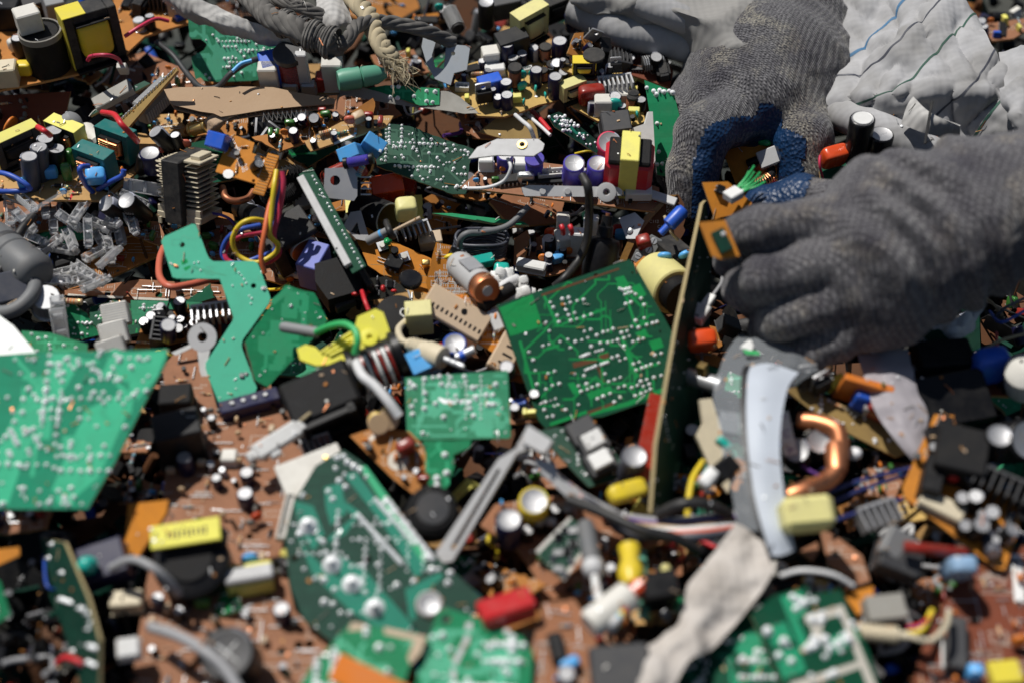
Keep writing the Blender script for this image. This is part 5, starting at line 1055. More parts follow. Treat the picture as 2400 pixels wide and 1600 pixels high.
wire('cable', 'grey-white cable crossing the black bobbin transformer', [(835, 850, 3.6), (850, 880, 3.6), (880, 905, 3.4), (910, 940, 3.0), (935, 975, 2.4)], 2.6, 'wirewhite', 'cable', 9)
# ---- audio plug and neighbours
M, L = axisM(at(958, 806, 2.0), at(1088, 860, 2.4)); b = MB(); b.lathe([(0, 0), (3.4, 0)]+[(3.4+.9*(k % 2)+k*.15, 1+k*1.3) for k in range(8)]+[(5.2, 12), (6.2, 14), (6.2, L*.62), (4.8, L*.64), (0, L*.64)], 'cream', 22)
assembly('audio_plug', 'cream moulded audio jack plug with a ribbed neck', 'plug', M, [('body', b), ('contact', mlathe([(0, L*.64), (1.9, L*.64), (1.9, L*.76), (1.5, L*.77), (1.9, L*.78), (1.9, L*.86), (1.5, L*.87), (1.9, L*.88), (1.9, L*.95), (1.2, L), (0, L)], 'steel', 16))], 'the cream audio plug', 1010, 825)
wire('cable', 'thin cream cable coming out of the audio plug', [(958, 806, 2.0), (940, 795, 2.0), (935, 770, 1.4), (960, 745, .8), (970, 730, 0)], 2.0, 'cream', 'cable', 9)
loose(('ecap', 13, 15, 'blue', 'blue'), 'capacitor', 'bright blue capacitor with a black top by the audio plug', 'capacitor', 1068, 832, .6, (0, -.4, .9))
loose(('box', 20, 13, 18, 'skyblue'), 'box_capacitor', 'sky blue block capacitor left of the audio plug', 'capacitor', 982, 872, .6, (.2, -.4, .9), 30)
M, L = axisM(at(1070, 838, 2.0), at(1112, 818, 2.4)); assembly('fuse', 'silver glass fuse with a blue band by the audio plug', 'fuse', M, [('tube', mlathe([(0, 0), (2.4, 0), (2.4, L), (0, L)], 'steel', 14)), ('band', mlathe([(2.5, 2), (2.5, 5)], 'blue', 14))])
loose(('ecap', 8, 12, 'black'), 'capacitor', 'small capacitor with a bright top left of the main green board', 'capacitor', 1192, 875, .8, (-.1, -.5, .86))
wire('wire', 'copper-coloured bare wire below the audio plug', [(1000, 868, 1.6), (1025, 858, 1.8), (1050, 846, 1.8)], .9, 'copper')
# ---- small pale green board
B = Board('circuit_board', 'small rectangular pale green board covered with bright solder', 'circuit board', [(949, 884), (1190, 867), (1197, 1022), (1190, 1026), (954, 1030)], (1070, 950, 1.7), (0, -.50, .86), 'g_pale', sh='the small pale green board')
B.traces(26, 't_pale', 9, (.8, 2), (6, 16)); B.dots([(962, 896), (970, 905), (995, 888), (1015, 884), (1030, 882), (1057, 884), (1088, 882), (996, 921), (1100, 944), (1140, 925), (1155, 925), (1145, 947), (1157, 947), (1021, 945), (1040, 977), (1102, 957), (1110, 974), (991, 1014), (1068, 927), (1035, 900), (995, 957), (967, 970), (965, 952), (1115, 930), (1108, 908), (1162, 900)], (1.2, 1.9)).solder(70, 6, sz=(.5, 1.0))
B.shapes([[(1030, 930), (1045, 936), (1105, 936), (1105, 945), (1040, 945), (1026, 934)]], 'solder', 'tinned_track', .06)
# ---- main green board
B = Board('circuit_board', 'large dark green board with rows of solder dots near the centre right', 'circuit board', [(1164, 716), (1475, 608), (1488, 622), (1582, 790), (1584, 925), (1500, 946), (1412, 976), (1340, 982), (1279, 1003), (1262, 984)], (1370, 810, 1.6), (.04, -.56, .83), 'g_main', holes=[(1243, 726, 1.3), (1397, 646, 1.4), (1537, 808, 1.3), (1482, 639, .6)], sh='the main green board')
B.shapes([[(1170, 722), (1248, 690), (1272, 765), (1196, 788)], [(1440, 652), (1462, 646), (1486, 690), (1470, 696)], [(1272, 694), (1278, 692), (1310, 760), (1420, 720), (1422, 726), (1304, 768)], [(1480, 672), (1500, 664), (1515, 690), (1500, 702), (1488, 694)],
    [(1462, 690), (1468, 688), (1492, 760), (1520, 752), (1522, 758), (1488, 768)], [(1488, 780), (1512, 770), (1520, 786), (1498, 794)], [(1453, 790), (1462, 786), (1498, 880), (1488, 890)], [(1400, 830), (1424, 822), (1430, 846), (1408, 852)], [(1375, 920), (1430, 902), (1436, 914), (1382, 936)], [(1380, 965), (1470, 940), (1560, 905), (1562, 915), (1475, 950), (1382, 974)],
    [(1270, 818), (1310, 806), (1312, 812), (1272, 824)], [(1330, 898), (1345, 894), (1360, 918), (1344, 924)], [(1520, 800), (1548, 792), (1556, 812), (1530, 822)], [(1490, 862), (1545, 848), (1547, 854), (1492, 870)], [(1288, 990), (1375, 960), (1376, 968), (1290, 998)], [(1215, 800), (1222, 798), (1262, 940), (1256, 944)]], 't_main')
B.traces(46, 't_main', 0, (.5, 1.3))
B.shapes([[(1268, 690), (1450, 628), (1452, 632), (1270, 695)], [(1342, 850), (1398, 838), (1400, 848), (1344, 862)], [(1404, 832), (1426, 826), (1428, 838), (1406, 844)], [(1376, 964), (1440, 940), (1444, 946), (1378, 970)], [(1398, 860), (1404, 858), (1418, 894), (1412, 896)]], 'o_choc', 'scorched_track', .09)
D = [(1290, 709), (1297, 721), (1306, 740), (1310, 755), (1318, 701), (1333, 698), (1323, 714), (1337, 710), (1353, 706), (1368, 703), (1333, 739), (1347, 734), (1338, 752), (1352, 748), (1369, 743), (1386, 738), (1280, 756), (1288, 776), (1453, 677), (1459, 680), (1468, 678), (1476, 676), (1465, 690), (1473, 687), (1481, 685), (1490, 690), (1467, 713), (1479, 709), (1510, 715), (1503, 700), (1490, 752), (1510, 746), (1516, 762), (1530, 758), (1540, 755), (1497, 768), (1370, 777), (1385, 773), (1399, 786), (1414, 779), (1425, 776), (1437, 771), (1457, 780), (1470, 776), (1475, 788), (1463, 793), (1484, 801), (1497, 797), (1508, 794), (1273, 811), (1287, 807), (1313, 801), (1331, 796), (1337, 815), (1349, 801), (1364, 797), (1378, 792), (1407, 804), (1425, 803), (1436, 800), (1448, 797), (1386, 812),
     (1361, 836), (1368, 834), (1375, 831), (1381, 829), (1396, 824), (1404, 822), (1412, 820), (1373, 867), (1380, 864), (1388, 861), (1396, 858), (1410, 854), (1417, 851), (1424, 849), (1240, 825), (1250, 844), (1255, 868), (1285, 875), (1300, 870), (1259, 900), (1295, 903), (1311, 899), (1260, 920), (1280, 912), (1302, 934), (1308, 948), (1279, 942), (1276, 960), (1283, 977), (1326, 960), (1356, 948), (1347, 876), (1369, 880), (1356, 904), (1375, 899), (1362, 917), (1377, 912), (1388, 907), (1402, 902), (1418, 876), (1427, 894), (1441, 889), (1454, 884), (1435, 838), (1448, 834), (1453, 845), (1466, 840), (1485, 853), (1498, 848), (1491, 867), (1505, 862), (1515, 858), (1526, 854), (1544, 850), (1535, 832), (1550, 828), (1502, 893), (1516, 889), (1533, 884), (1550, 880), (1522, 900), (1508, 905), (1494, 903), (1481, 908), (1464, 904), (1450, 908), (1525, 912), (1514, 917), (1503, 922), (1489, 927), (1401, 934), (1414, 928), (1430, 922), (1440, 942)]
B.dots(D, (.9, 1.35), .95)
# ---- board on edge, red strip
P0, P1 = cd(1653, 466, .80), cd(1529, 1192, .69); F_ = fr3(P0, P1, cd(1650, 880, .80))
B = Board('circuit_board', 'tall narrow dark board held on edge by the near glove', 'circuit board', [(1648, 478), (1656, 470), (1668, 600), (1662, 800), (1645, 960), (1625, 1090), (1580, 1200), (1528, 1200), (1540, 1040), (1588, 760)], None, None, 'g_dark', fr=F_, th=2.0, edge='edge', sh='the tall edge-on board'); B.solder(40, 1, sz=(.4, .7)); B.traces(8, 't_dust', 1)
p, q_ = at(1540, 930, .2), at(1496, 1150, 1.0); M, L = axisM(p, q_, (0, -.7, .7)); assembly('red_strip', 'long red plastic strip leaning against the tall edge-on board', 'plastic strip', M, [('strip', mbox((0, 0, L/2), (9, 5, L), 'redbrown', .7)), ('cap', mbox((0, 0, L-3), (10, 6, 7), 'navy', .7))], 'the red strip', 1525, 1040)
# ---- brown board with broken resin edge, terminals, blue tube
MATS['amber'] = mk('amber', (.42, .22, .06), .12, dust=.15, trans=.35, bump=.8, bscale=300)
B = Board('circuit_board', 'brown board with a glassy broken edge and grey terminals', 'circuit board', [(1452, 612), (1462, 590), (1480, 545), (1520, 500), (1570, 458), (1590, 456), (1604, 480), (1606, 540), (1550, 645), (1500, 645)], (1530, 550, .9), (-.15, -.75, .65), 'o_choc', ragged=2.5, edge='amber', sh='the glassy-edged brown board')
G = [B.fr.uv(*q) for q in [(1452, 612), (1462, 588), (1482, 543), (1522, 498), (1570, 458), (1588, 458), (1560, 478), (1530, 510), (1494, 556), (1474, 600), (1466, 622)]]; q = MB(); q.prism(G, .1, 2.4, 'amber'); link('resin_edge', q.mesh('resin_edge'), B.e)
for tx, px, py in (('R137', 1572, 486), ('Q199', 1573, 495), ('C112', 1533, 520), ('C123', 1552, 532)): B.text(tx, px, py, 2.6, 0)
x, y = B.fr.uv(1530, 580); link('terminal_block', lib('term', 2, 'midgrey'), B.e, T(x, y, 0, 1.05)); x, y = B.fr.uv(1508, 598); link('terminal_block', lib('term', 2, 'midgrey'), B.e, T(x, y-3, 0, -.45)); B.add(('film', 9, 8, 14, 'redbrown'), 1516, 590, 15, rx=-.5); B.jumps(6)
M, L = axisM(at(1548, 548, 2.8), at(1604, 490, 3.0)); assembly('cable_sleeve', 'bright blue insulated sleeve rising from the grey terminals', 'cable', M, [('neck', mlathe([(0, 0), (2.2, 0), (2.2, L*.35), (0, L*.35)], 'blue', 14)), ('sleeve', mlathe([(2.2, L*.3), (4.4, L*.36), (4.4, L*.9), (3.2, L), (0, L)], 'blue', 16))])
for k, (px, py, l) in enumerate(((1560, 594, 'left round light blue disc capacitor above the yellow tube'), (1600, 590, 'right teardrop light blue disc capacitor near the edge-on board'))):
    loose(('disc', 8.4, 4.2, 'skyblue'), 'disc_capacitor', l, 'capacitor', px, py+14, 1.8, (.3*k-.2, -.6, .8), 20*k)
wire('wire', 'bent straw-coloured lead above the blue disc capacitors', [(1558, 508, 2.4), (1566, 530, 2.8), (1575, 548, 2.8), (1588, 562, 2.4)], 1.0, 'straw')
# ---- yellow wrapped tube + yellow bar
M, L = axisM(at(1532, 640, .8), at(1602, 702, 1.4)); assembly('wrapped_coil', 'fat yellow taped coil beside the main green board', 'coil', M, [('tape', mlathe([(0, 0), (12, 0), (14, 1.5), (14, L*.72), (13, L*.74), (0, L*.74)], 'paleyel', 28)), ('core', mlathe([(0, L*.7), (11, L*.7), (11, L), (0, L)], 'black', 24))], 'the yellow taped coil', 1570, 670)
M, L = axisM(at(1556, 590, .8), at(1615, 640, 1.0)); assembly('taped_core', 'yellow taped bar behind the yellow coil', 'transformer', M, [('tape', mbox((0, 0, L/2), (11, 7, L), 'paleyel', .6)), ('core', mbox((0, 7, L/2-2), (14, 7, L-2), 'ferrite', .6))])
B = Board('board_shard', 'orange board corner under the yellow taped coil', 'board shard', [(1486, 620), (1510, 600), (1520, 612), (1505, 640)], (1502, 620, 1.4), (0, -.5, .86), 'o_bright')
# ---- black moulded plug and cable
M, L = axisM(at(1402, 650, .4), at(1424, 506, 2.2)); assembly('cable_plug', 'black moulded plug standing upright behind the main green board', 'plug', M, [('body', mlathe([(0, 0), (10, 0), (10.6, 4), (10, L*.55), (9, L*.62), (5, L*.66), (0, L*.66)], 'black', 26)), ('neck', mlathe([(5, L*.64), (4.6, L*.82), (3.4, L*.84), (3.2, L), (0, L)], 'black', 18)), ('core_wires', mlathe([(0, L), (1.2, L), (1.2, L+1.5), (0, L+1.5)], 'copper', 8))], 'the black upright plug', 1410, 580)
wire('cable', 'black cable curving down from the wide tan board to the main board', [(1365, 412, 3.4), (1378, 440, 3.6), (1381, 490, 3.0), (1376, 560, 2.4), (1356, 610, 2.0), (1325, 650, 1.6), (1300, 672, 1.0)], 2.6, 'wireblack', 'cable', 10)
# ---- tan populated board behind the main board
B = Board('circuit_board', 'tan board with white sockets and tiny capacitors behind the main green board', 'circuit board', [(1218, 640), (1205, 600), (1240, 560), (1330, 540), (1460, 560), (1455, 590), (1370, 612), (1310, 642), (1285, 646)], (1310, 600, -.2), (0, -.22, .97), 'o_brown', sh='the tan socket board')
B.addmm(('relay', 'offwhite', 13, 10, 16), *B.fr.uv(1325, 588), rz=.2); B.addmm(('relay', 'white', 10, 7, 20), *B.fr.uv(1350, 592), rz=-.1); B.addmm(('relay', 'offwhite', 8, 8, 22), *B.fr.uv(1318, 562)); B.addmm(('relay', 'white', 9, 6, 24), *B.fr.uv(1382, 570), rz=-.1)
for px, c in ((1318, 'wirered'), (1338, 'wirered')): wire('wire', 'short red wire stub '+('left' if px < 1330 else 'right')+' of the pair on the white sockets', [(px+2, 548, 2.6), (px+1, 538, 3.0), (px-3, 528, 3.0)], 1.5, c)
B.add(('ecap', 5.5, 10, 'navy'), 1285, 622, 0); B.add(('film', 7, 5, 6, 'skyblue'), 1304, 618, 20); B.add(('film', 6, 5, 6, 'skyblue'), 1310, 612); B.add(('disc', 6, 3, 'orange'), 1330, 602); B.add(('ecap', 5, 9, 'black'), 1318, 606); B.add(('disc', 6, 3, 'orange'), 1272, 618); B.addmm(('relay', 'white', 18, 7, 6), *B.fr.uv(1245, 632), rz=-.25); B.add(('diode', 7, 3.4), 1340, 616, 10); B.add(('disc', 8, 4, 'redorange'), 1290, 562); B.add(('film', 8, 5, 7, 'skyblue'), 1455, 562); B.add(('film', 8, 5, 7, 'red'), 1450, 552); B.pop(12, P_DARK)
B = Board('board_shard', 'brown board end with copper plates left of the socket board', 'board shard', [(1205, 560), (1235, 540), (1240, 560), (1220, 640), (1204, 620)], (1220, 585, .2), (-.5, -.6, .6), 'o_brown'); 
F_ = Fr(at(1478, 532, 1.0), (-.3, -.6, .75)); e = thing('metal_plate', 'dull steel plate with a rivet left of the glassy-edged board', 'metal plate', F_.m()); b = MB(); b.prism([F_.uv(*q) for q in [(1450, 512), (1488, 498), (1510, 518), (1490, 560), (1468, 560)]], -1, 0, 'steel'); link('plate', b.mesh('plate'), e); b = MB(); b.ell((*F_.uv(1476, 542), .3), (2.2, 2.2, 1), 'steel', 12, 6); link('rivet', b.mesh('rivet'), e)
e = thing('cable_coil', 'coil of flat black cable in shadow left of the socket board', 'cable', Matrix.Translation(at(1130, 575, .2)))
for k in range(6): b = MB(); b.tube([(16*math.cos(a)-k*.4, 10*math.sin(a), 6-k*2.2+.8*math.sin(3*a+k)) for a in [2*math.pi*j/28 for j in range(29)]], 1.1, 'slate', 7); link('turn', b.mesh('turn', 60), e)
short('the black cable coil', 1130, 575)
wire('wire', 'grey cable arch beside the black cable coil', [(1080, 600, 1.0), (1078, 565, 1.6), (1095, 548, 1.8), (1130, 545, 1.6), (1190, 530, 1.4), (1238, 485, 1.2)], 2.0, 'midgrey')
Board('board_shard', 'thin green board seen edge-on above the cable coil', 'board shard', [(1012, 500), (1060, 500), (1225, 520), (1240, 528), (1150, 522)], (1120, 512, .8), (0, -.1, 1), 'g_mid', sh='the thin edge-on green board')
# ---- orange dip cap & white plug at right of edge-on board
loose(('film', 17, 10, 15, 'redorange'), 'film_capacitor', 'glossy orange-red capacitor right of the tall edge-on board', 'capacitor', 1640, 812, 1.4, (-.05, -.5, .86), 6, 'the orange-red capacitor')
M, L = axisM(at(1628, 752, 2.4), at(1668, 696, 2.8)); assembly('wire_plug', 'small white wire plug above the orange-red capacitor', 'plug', M, [('housing', mbox((0, 0, L*.28), (9, 6, L*.56), 'white', .7)), ('neck', mbox((0, 0, L*.78), (5, 4.4, L*.5), 'white', .5))])
wire('wire', 'thin grey wire bending up from the small white plug', [(1668, 696, 2.8), (1680, 680, 3.0), (1692, 660, 2.8), (1690, 640, 2.2)], 1.0, 'wiregrey')
# ================================================================== front of the heap
# ---- near left green board
B = Board('circuit_board', 'large bright green near board at the left edge covered in solder', 'circuit board', [(-60, 838), (70, 826), (395, 818), (388, 850), (330, 960), (270, 1080), (205, 1192), (-60, 1192)], (150, 1000, 3.4), (.02, -.50, .86), 'g_near', sh='the large near green board')
B.shapes([[(110, 828), (150, 826), (195, 840), (120, 960), (60, 1060), (20, 1180), (-40, 1180), (-40, 1120), (40, 960), (120, 860)], [(255, 835), (285, 832), (270, 870), (235, 890)], [(330, 825), (390, 822), (370, 880), (320, 940), (300, 900), (340, 860)], [(200, 960), (330, 900), (230, 1120), (180, 1160), (120, 1150)]], 't_near')
B.traces(20, 't_near', 4, (1.5, 3), (8, 18)); B.solder(190, 9, sz=(.9, 1.7), sp=4.6)
F_ = Fr(at(20, 780, 3.4), (-.08, .02, 1)); e = thing('glare_plate', 'sheet of white plastic glaring in the sun at the left edge', 'plastic sheet', F_.m()); b = MB(); b.prism([F_.uv(*q) for q in [(-60, 722), (0, 740), (32, 764), (84, 826), (-60, 836)]], -1.5, 0, 'glareplate'); link('sheet', b.mesh('sheet'), e)
B = Board('circuit_board', 'thin green strip with copper pads behind the near green board', 'circuit board', [(50, 775), (120, 780), (205, 806), (204, 826), (60, 826)], (130, 805, 1.8), (0, -.45, .9), 'g_mid'); B.dots([(74, 783), (90, 794), (108, 791), (116, 808), (118, 818), (150, 810), (178, 815), (87, 823)], (.9, 1.2)); B.traces(8, 't_mid', 1)
# ---- large brown board front left
B = Board('circuit_board', 'big pinkish brown board full of parts at the lower left', 'circuit board', [(380, 860), (420, 815), (470, 812), (510, 960), (640, 940), (770, 985), (720, 1100), (680, 1180), (660, 1280), (690, 1430), (800, 1530), (760, 1660), (300, 1660), (340, 1380), (380, 1180), (400, 1000)], (560, 1200, -.6), (0, -.12, .99), 'o_pink', holes=[(668, 1142, 2), (585, 1255, 1.8), (700, 1510, 2.2), (725, 1508, 2.2), (660, 1525, 2.2), (630, 1395, 1.6), (505, 1375, 1.8)], sh='the big pinkish brown board')
B.silk(60); B.jumps(46)
for px, py, d, h in ((583, 1130, 7.5, 9), (580, 1182, 8.5, 10), (512, 1140, 5.5, 8), (500, 1000, 4.5, 8), (440, 1105, 8, 12), (665, 1452, 8.5, 10), (375, 1420, 6.5, 8), (425, 1450, 5, 8)): B.add(('ecap', d, h, 'navy' if d > 5 else 'black'), px, py, 40)
B.addmm(('relay', 'blackmatt', 17, 14, 14), *B.fr.uv(420, 960), rz=.1); B.addmm(('relay', 'black', 24, 18, 24), *B.fr.uv(430, 1060), rz=.3); B.addmm(('relay', 'offwhite', 9, 9, 8), *B.fr.uv(440, 1045), rz=.2); B.addmm(('relay', 'offwhite', 8, 8, 6), *B.fr.uv(540, 1080)); B.addmm(('relay', 'cream', 15, 9, 8), *B.fr.uv(302, 1420), rz=.1)
B.add(('disc', 6, 3, 'redorange'), 605, 1225, 30); B.add(('disc', 8, 5, 'redorange'), 700, 1150, 20); B.add(('disc', 9, 4, 'skyblue'), 590, 1330, 10); B.add(('film', 7, 6, 7, 'greencap'), 478, 1420)
x, y = B.fr.uv(600, 965); q = MB(); q.box((0, 0, 4), (32, 9, 8), 'navy', .6)
for k in range(4): q.cyl((-9+k*6, 0, 8), (-9+k*6, 0, 9), 1.3, 'lightgrey', seg=8)
link('header', q.mesh('header'), B.e, T(x-3, y+2, 0, .35))
x, y = B.fr.uv(590, 1370); q = MB(); q.box((0, 0, 5), (22, 13, 10), 'lemon', .8); q.box((0, -2, 12), (23, 8, 4), 'lightgrey', 1); link('relay_block', q.mesh('relay_block'), B.e, T(x, y, 0, .2)); B.add(('xtal',), 700, 1020, 40); B.addmm(('sink', 16, 10, 9, 6, 'steel'), *B.fr.uv(745, 1060), rz=.4)
B.pop(46, [('res',), ('diode',), ('jump', 9), ('disc', 5, 3, 'bodytan'), ('to92',), ('ecap', 5, 7, 'black'), ('res', 6.5, 2.3, 'bodyblue'), ('film', 6, 4, 5, 'beige'), ('disc', 5, 3, 'ash')])
# round black transformer with label, grey lidded capacitor, white pin block on that board
F_ = Fr(at(452, 1320, .6), (0, -.42, .9)); e = thing('round_transformer', 'round black transformer wearing a yellow paper label', 'transformer', F_.m() @ Matrix.Scale(.82, 4)); short('the yellow-labelled transformer', 450, 1250); b = MB(); b.lathe([(0, -8), (21, -8), (22, -6), (22, 6), (19, 8), (0, 8)], 'black', 30); link('body', b.mesh('body'), e)
b = MB(); b.lathe([(0, 8), (13, 8), (13, 10), (0, 10)], 'blackmatt', 24); link('hub', b.mesh('hub'), e); b = MB(); b.box((0, 13, 10), (41, 10, 9), 'blackmatt', 1); link('yoke', b.mesh('yoke'), e)
b = MB(); b.box((0, 13.5, 16), (40, 14, 2.4), 'limeyel', .5); b.add(*(lambda m_: (m_.v, m_.f))(mbox((0, 0, 0), (.01, .01, .01), 'limeyel')), 'limeyel'); link('paper_label', b.mesh('paper_label'), e, Matrix.Rotation(.16, 4, 'Z'))
b = MB()
for k in range(9): b.box((-10+k*2.7, 13.5, 17.25), (1.3, 3.4+(k % 3), .06), 'edgedark', .01)
link('label_print', b.mesh('label_print'), e, Matrix.Rotation(.16, 4, 'Z'))
loose(('ecap', 25, 20, 'black', 'slate', 'darkgrey'), 'capacitor', 'big squat capacitor with a dull grey top at the lower left', 'capacitor', 555, 1560, .0, (-.05, -.35, .93), 30, 'the big squat capacitor')
wire('cable', 'grey wire running down past the big squat capacitor', [(352, 1468, .6), (420, 1490, 1.6), (480, 1525, 2.0), (530, 1570, 1.8), (575, 1640, 1.4)], 2.6, 'wiregrey', 'cable', 9)
wire('cable', 'dim grey wire arching left of the yellow-labelled transformer', [(260, 1330, 1.2), (310, 1310, 2.2), (360, 1330, 2.4), (400, 1365, 1.6), (420, 1390, .8)], 2.0, 'wiregrey', 'cable', 8)
M, L = axisM(at(588, 1070, 1.2), at(710, 995, 1.4), (0, -.6, .8)); b = MB(); b.box((0, 0, L*.5), (8.5, 7, L*.82), 'white', .9); b2 = MB(); b2.box((0, 0, 2), (5, 5, 8), 'white', .8); b3 = MB(); b3.box((0, 0, L-2.5), (5.5, 5, 6), 'white', .6); b4 = MB(); b4.box((-5.2, 0, L*.36), (4, 5, 6), 'white', .8)
assembly('slide_connector', 'white moulded connector lying across the big brown board', 'connector', M, [('body', b), ('nose', b2), ('tail', b3), ('lug', b4)], 'the white moulded connector', 640, 1030)
wire('wire', 'bare wire stub beyond the white moulded connector', [(702, 988, 1.6), (718, 974, 1.9), (735, 962, 1.6)], .9, 'straw')
loose(('xtal',), 'crystal', 'small shiny metal shell above the white moulded connector', 'metal shell', 700, 955, 1.0, (.2, -.4, .9), 30)
loose(('trim', 'offwhite', 34, 22, 3), 'paper_scrap', 'pinkish white paper scrap beside the big dark green board', 'paper scrap', 735, 1110, .6, (0, -.25, .96), 25)
loose(('conn', 10, 'offwhite', 2.5, 5, 4), 'pin_strip', 'column of white pins on the big brown board edge', 'connector', 672, 1215, .4, (0, -.2, .98), 84)
# ---- big dark green board
B = Board('circuit_board', 'big dark green board with four heavy solder domes in front', 'circuit board', [(805, 1052), (846, 1080), (945, 1208), (1008, 1291), (1132, 1400), (1118, 1452), (980, 1540), (800, 1520), (783, 1508), (712, 1452), (679, 1373), (668, 1260), (687, 1178), (740, 1090)], (880, 1290, 1.0), (-.08, -.34, .94), 'g_dark', holes=[(690, 1307, 1.6), (860, 1310, 2.2)], sh='the big dark green board')
B.shapes([[(690, 1172), (735, 1185), (760, 1250), (735, 1290), (700, 1240)], [(760, 1140), (800, 1130), (812, 1200), (775, 1230), (764, 1190)], [(805, 1110), (835, 1105), (1000, 1330), (975, 1352), (900, 1230)], [(690, 1230), (720, 1290), (760, 1330), (900, 1420), (960, 1480), (935, 1500), (820, 1430), (730, 1340)], [(790, 1300), (850, 1330), (960, 1455), (990, 1500), (940, 1500), (860, 1420), (780, 1330)], [(950, 1380), (1030, 1340), (1040, 1350), (970, 1410), (975, 1450), (960, 1450)], [(845, 1200), (810, 1250), (770, 1270), (770, 1258), (830, 1210), (800, 1180), (806, 1172)]], 't_dark')
B.shapes([[(840, 1092), (858, 1090), (1010, 1300), (990, 1318)]], 't_mid', 'green_track', .05)
for px, py, s_ in ((722, 1232, 5.4), (778, 1322, 5.4), (824, 1368, 5.4), (878, 1425, 5.6)): B.add(('solder', 1.0, .9), px, py, sc_=s_, name='solder_dome')
for k in range(26): B.addmm(('solder', 1.0, .9), *B.fr.uv(905+k*4.3+(k % 3), 1168+k*5.6), 0, sc_=1.5)
for k in range(16): B.addmm(('solder', 1.0, .9), *B.fr.uv(880+k*6, 1170+k*6.8), 0, sc_=1.3)
for k in range(22): B.addmm(('solder', 1.0, .9), *B.fr.uv(838+k*4.9, 1205+k*5.4), 0, sc_=1.3)
B.dots([(770, 1150), (805, 1068), (790, 1072), (815, 1082), (830, 1092), (845, 1100), (795, 1125), (810, 1140), (780, 1168), (1002, 1305), (1012, 1334), (970, 1362), (930, 1370), (1055, 1342), (1050, 1365), (820, 1436), (784, 1380), (760, 1410), (760, 1358)], (1.5, 2.2)); B.solder(120, 6, sz=(.7, 1.4), sp=3.4)
loose(('ecap', 12, 9, 'offwhite', 'offwhite'), 'capacitor', 'cream round stud on the big dark green board', 'stud', 1008, 1425, 1.6, (0, -.4, .9))
# ---- folded boards centre
B = Board('circuit_board', 'orange board end with a ringed screw hole below the small pale board', 'circuit board', [(820, 1020), (880, 1000), (960, 1010), (1008, 1060), (1020, 1140), (978, 1164), (920, 1120)], (920, 1080, .6), (-.05, -.4, .9), 'o_mid', holes=[(933, 1078, 2.2)], sh='the ringed orange board'); c = B.fr.uv(933, 1078); b = MB(); b.lathe([(2.4, .05), (5.4, .05)], 'silk', 24, Matrix.Translation((*c, 0))); link('hole_ring', b.mesh('hole_ring', recalc=False), B.e); B.silk(8); B.pop(7, P_SMALL); B.shapes([[(848, 1036), (884, 1010), (890, 1018), (856, 1044)]], 'silk', 'bare_bar', .05); B.add(('drum', 11, 10, 'yellow', 'bodytan'), 885, 985, 20, rx=.6); B.add(('drum', 11, 10, 'yellow', 'bodytan'), 908, 975, 20, rx=.6); B.add(('film', 10, 6, 10, 'redbrown'), 955, 1058, 30)
B = Board('circuit_board', 'small folded green board piece with pale torn rim', 'circuit board', [(992, 1032), (1105, 1030), (1100, 1048), (1062, 1065), (1066, 1090), (1048, 1140), (1022, 1170), (1005, 1150)], (1045, 1090, 1.0), (.1, -.5, .86), 'g_mid', ragged=1.2, edge='edge'); B.dots([(1043, 1065), (1024, 1120), (1047, 1108), (1024, 1138)], (1.6, 2.2)); B.traces(6, 't_mid', 3)
# ---- grey slotted lever
F_ = Fr(at(1160, 1170, 2.2), (-.1, -.55, .83)); e = thing('lever_arm', 'long pale grey plastic lever with a slot and square head', 'plastic lever', F_.m()); short('the pale grey lever', 1150, 1170)
b = MB(); b.prism([F_.uv(*q) for q in [(1236, 998), (1298, 1034), (1278, 1070), (1244, 1048), (1210, 1062), (1060, 1314), (1038, 1318), (1020, 1296), (1168, 1074), (1208, 1050)]], -4, 0, 'lightgrey', holes=[[F_.uv(*q) for q in [(1166, 1096), (1174, 1100), (1064, 1288), (1054, 1284)]]]); link('arm', b.mesh('arm'), e); b = MB(); b.prism([F_.uv(*q) for q in [(1240, 1000), (1296, 1036), (1278, 1068), (1226, 1040)]], .05, 5, 'lightgrey'); link('head', b.mesh('head'), e)
M = Fr(at(1010, 1210, .6), (.1, -.5, .86)).m(); assembly('rubber_foot', 'black rubber cylinder between green board and lever', 'rubber foot', M, [('body', mlathe([(0, 0), (13, 0), (13.5, 2), (12, 16), (10, 18), (0, 18)], 'blackmatt', 26)), ('top', mlathe([(0, 18.2), (8, 18.2), (8, 19), (0, 19)], 'darkgrey', 20))])
# ---- keys board
B = Board('circuit_board', 'dark board with two square white keys behind the lever', 'circuit board', [(1258, 1010), (1300, 1000), (1400, 1000), (1462, 1090), (1440, 1125), (1380, 1140), (1350, 1110)], (1370, 1070, .2), (0, -.4, .92), 'g_dust', sh='the white-key board'); B.solder(24, 2)
for px, py in ((1388, 1046), (1405, 1092)): x, y = B.fr.uv(px, py); q = MB(); q.box((0, 0, 4), (15, 13, 8), 'darkgrey', .8); link('key_base', q.mesh('key_base'), B.e, T(x, y, 0, .5)); q = MB(); q.box((0, 0, 9.5), (11, 9, 3), 'white', .8); link('key', q.mesh('key'), B.e, T(x, y, 0, .5))
x, y = B.fr.uv(1365, 1020); q = MB(); q.box((0, 0, 4), (15, 13, 8), 'darkgrey', .8); link('key_base', q.mesh('key_base'), B.e, T(x, y, 0, .5))
loose(('ecap', 13, 22, 'slate', 'slate'), 'capacitor', 'blue-grey capacitor with a pale top beside the red strip', 'capacitor', 1475, 1110, .2, (.05, -.35, .93), 0)
loose(('ecap', 15, 16, 'yellow', 'limeyel'), 'capacitor', 'yellow-sleeved capacitor with a pale round top', 'capacitor', 1250, 1198, .4, (0, -.4, .92), 0, 'the yellow-sleeved capacitor')
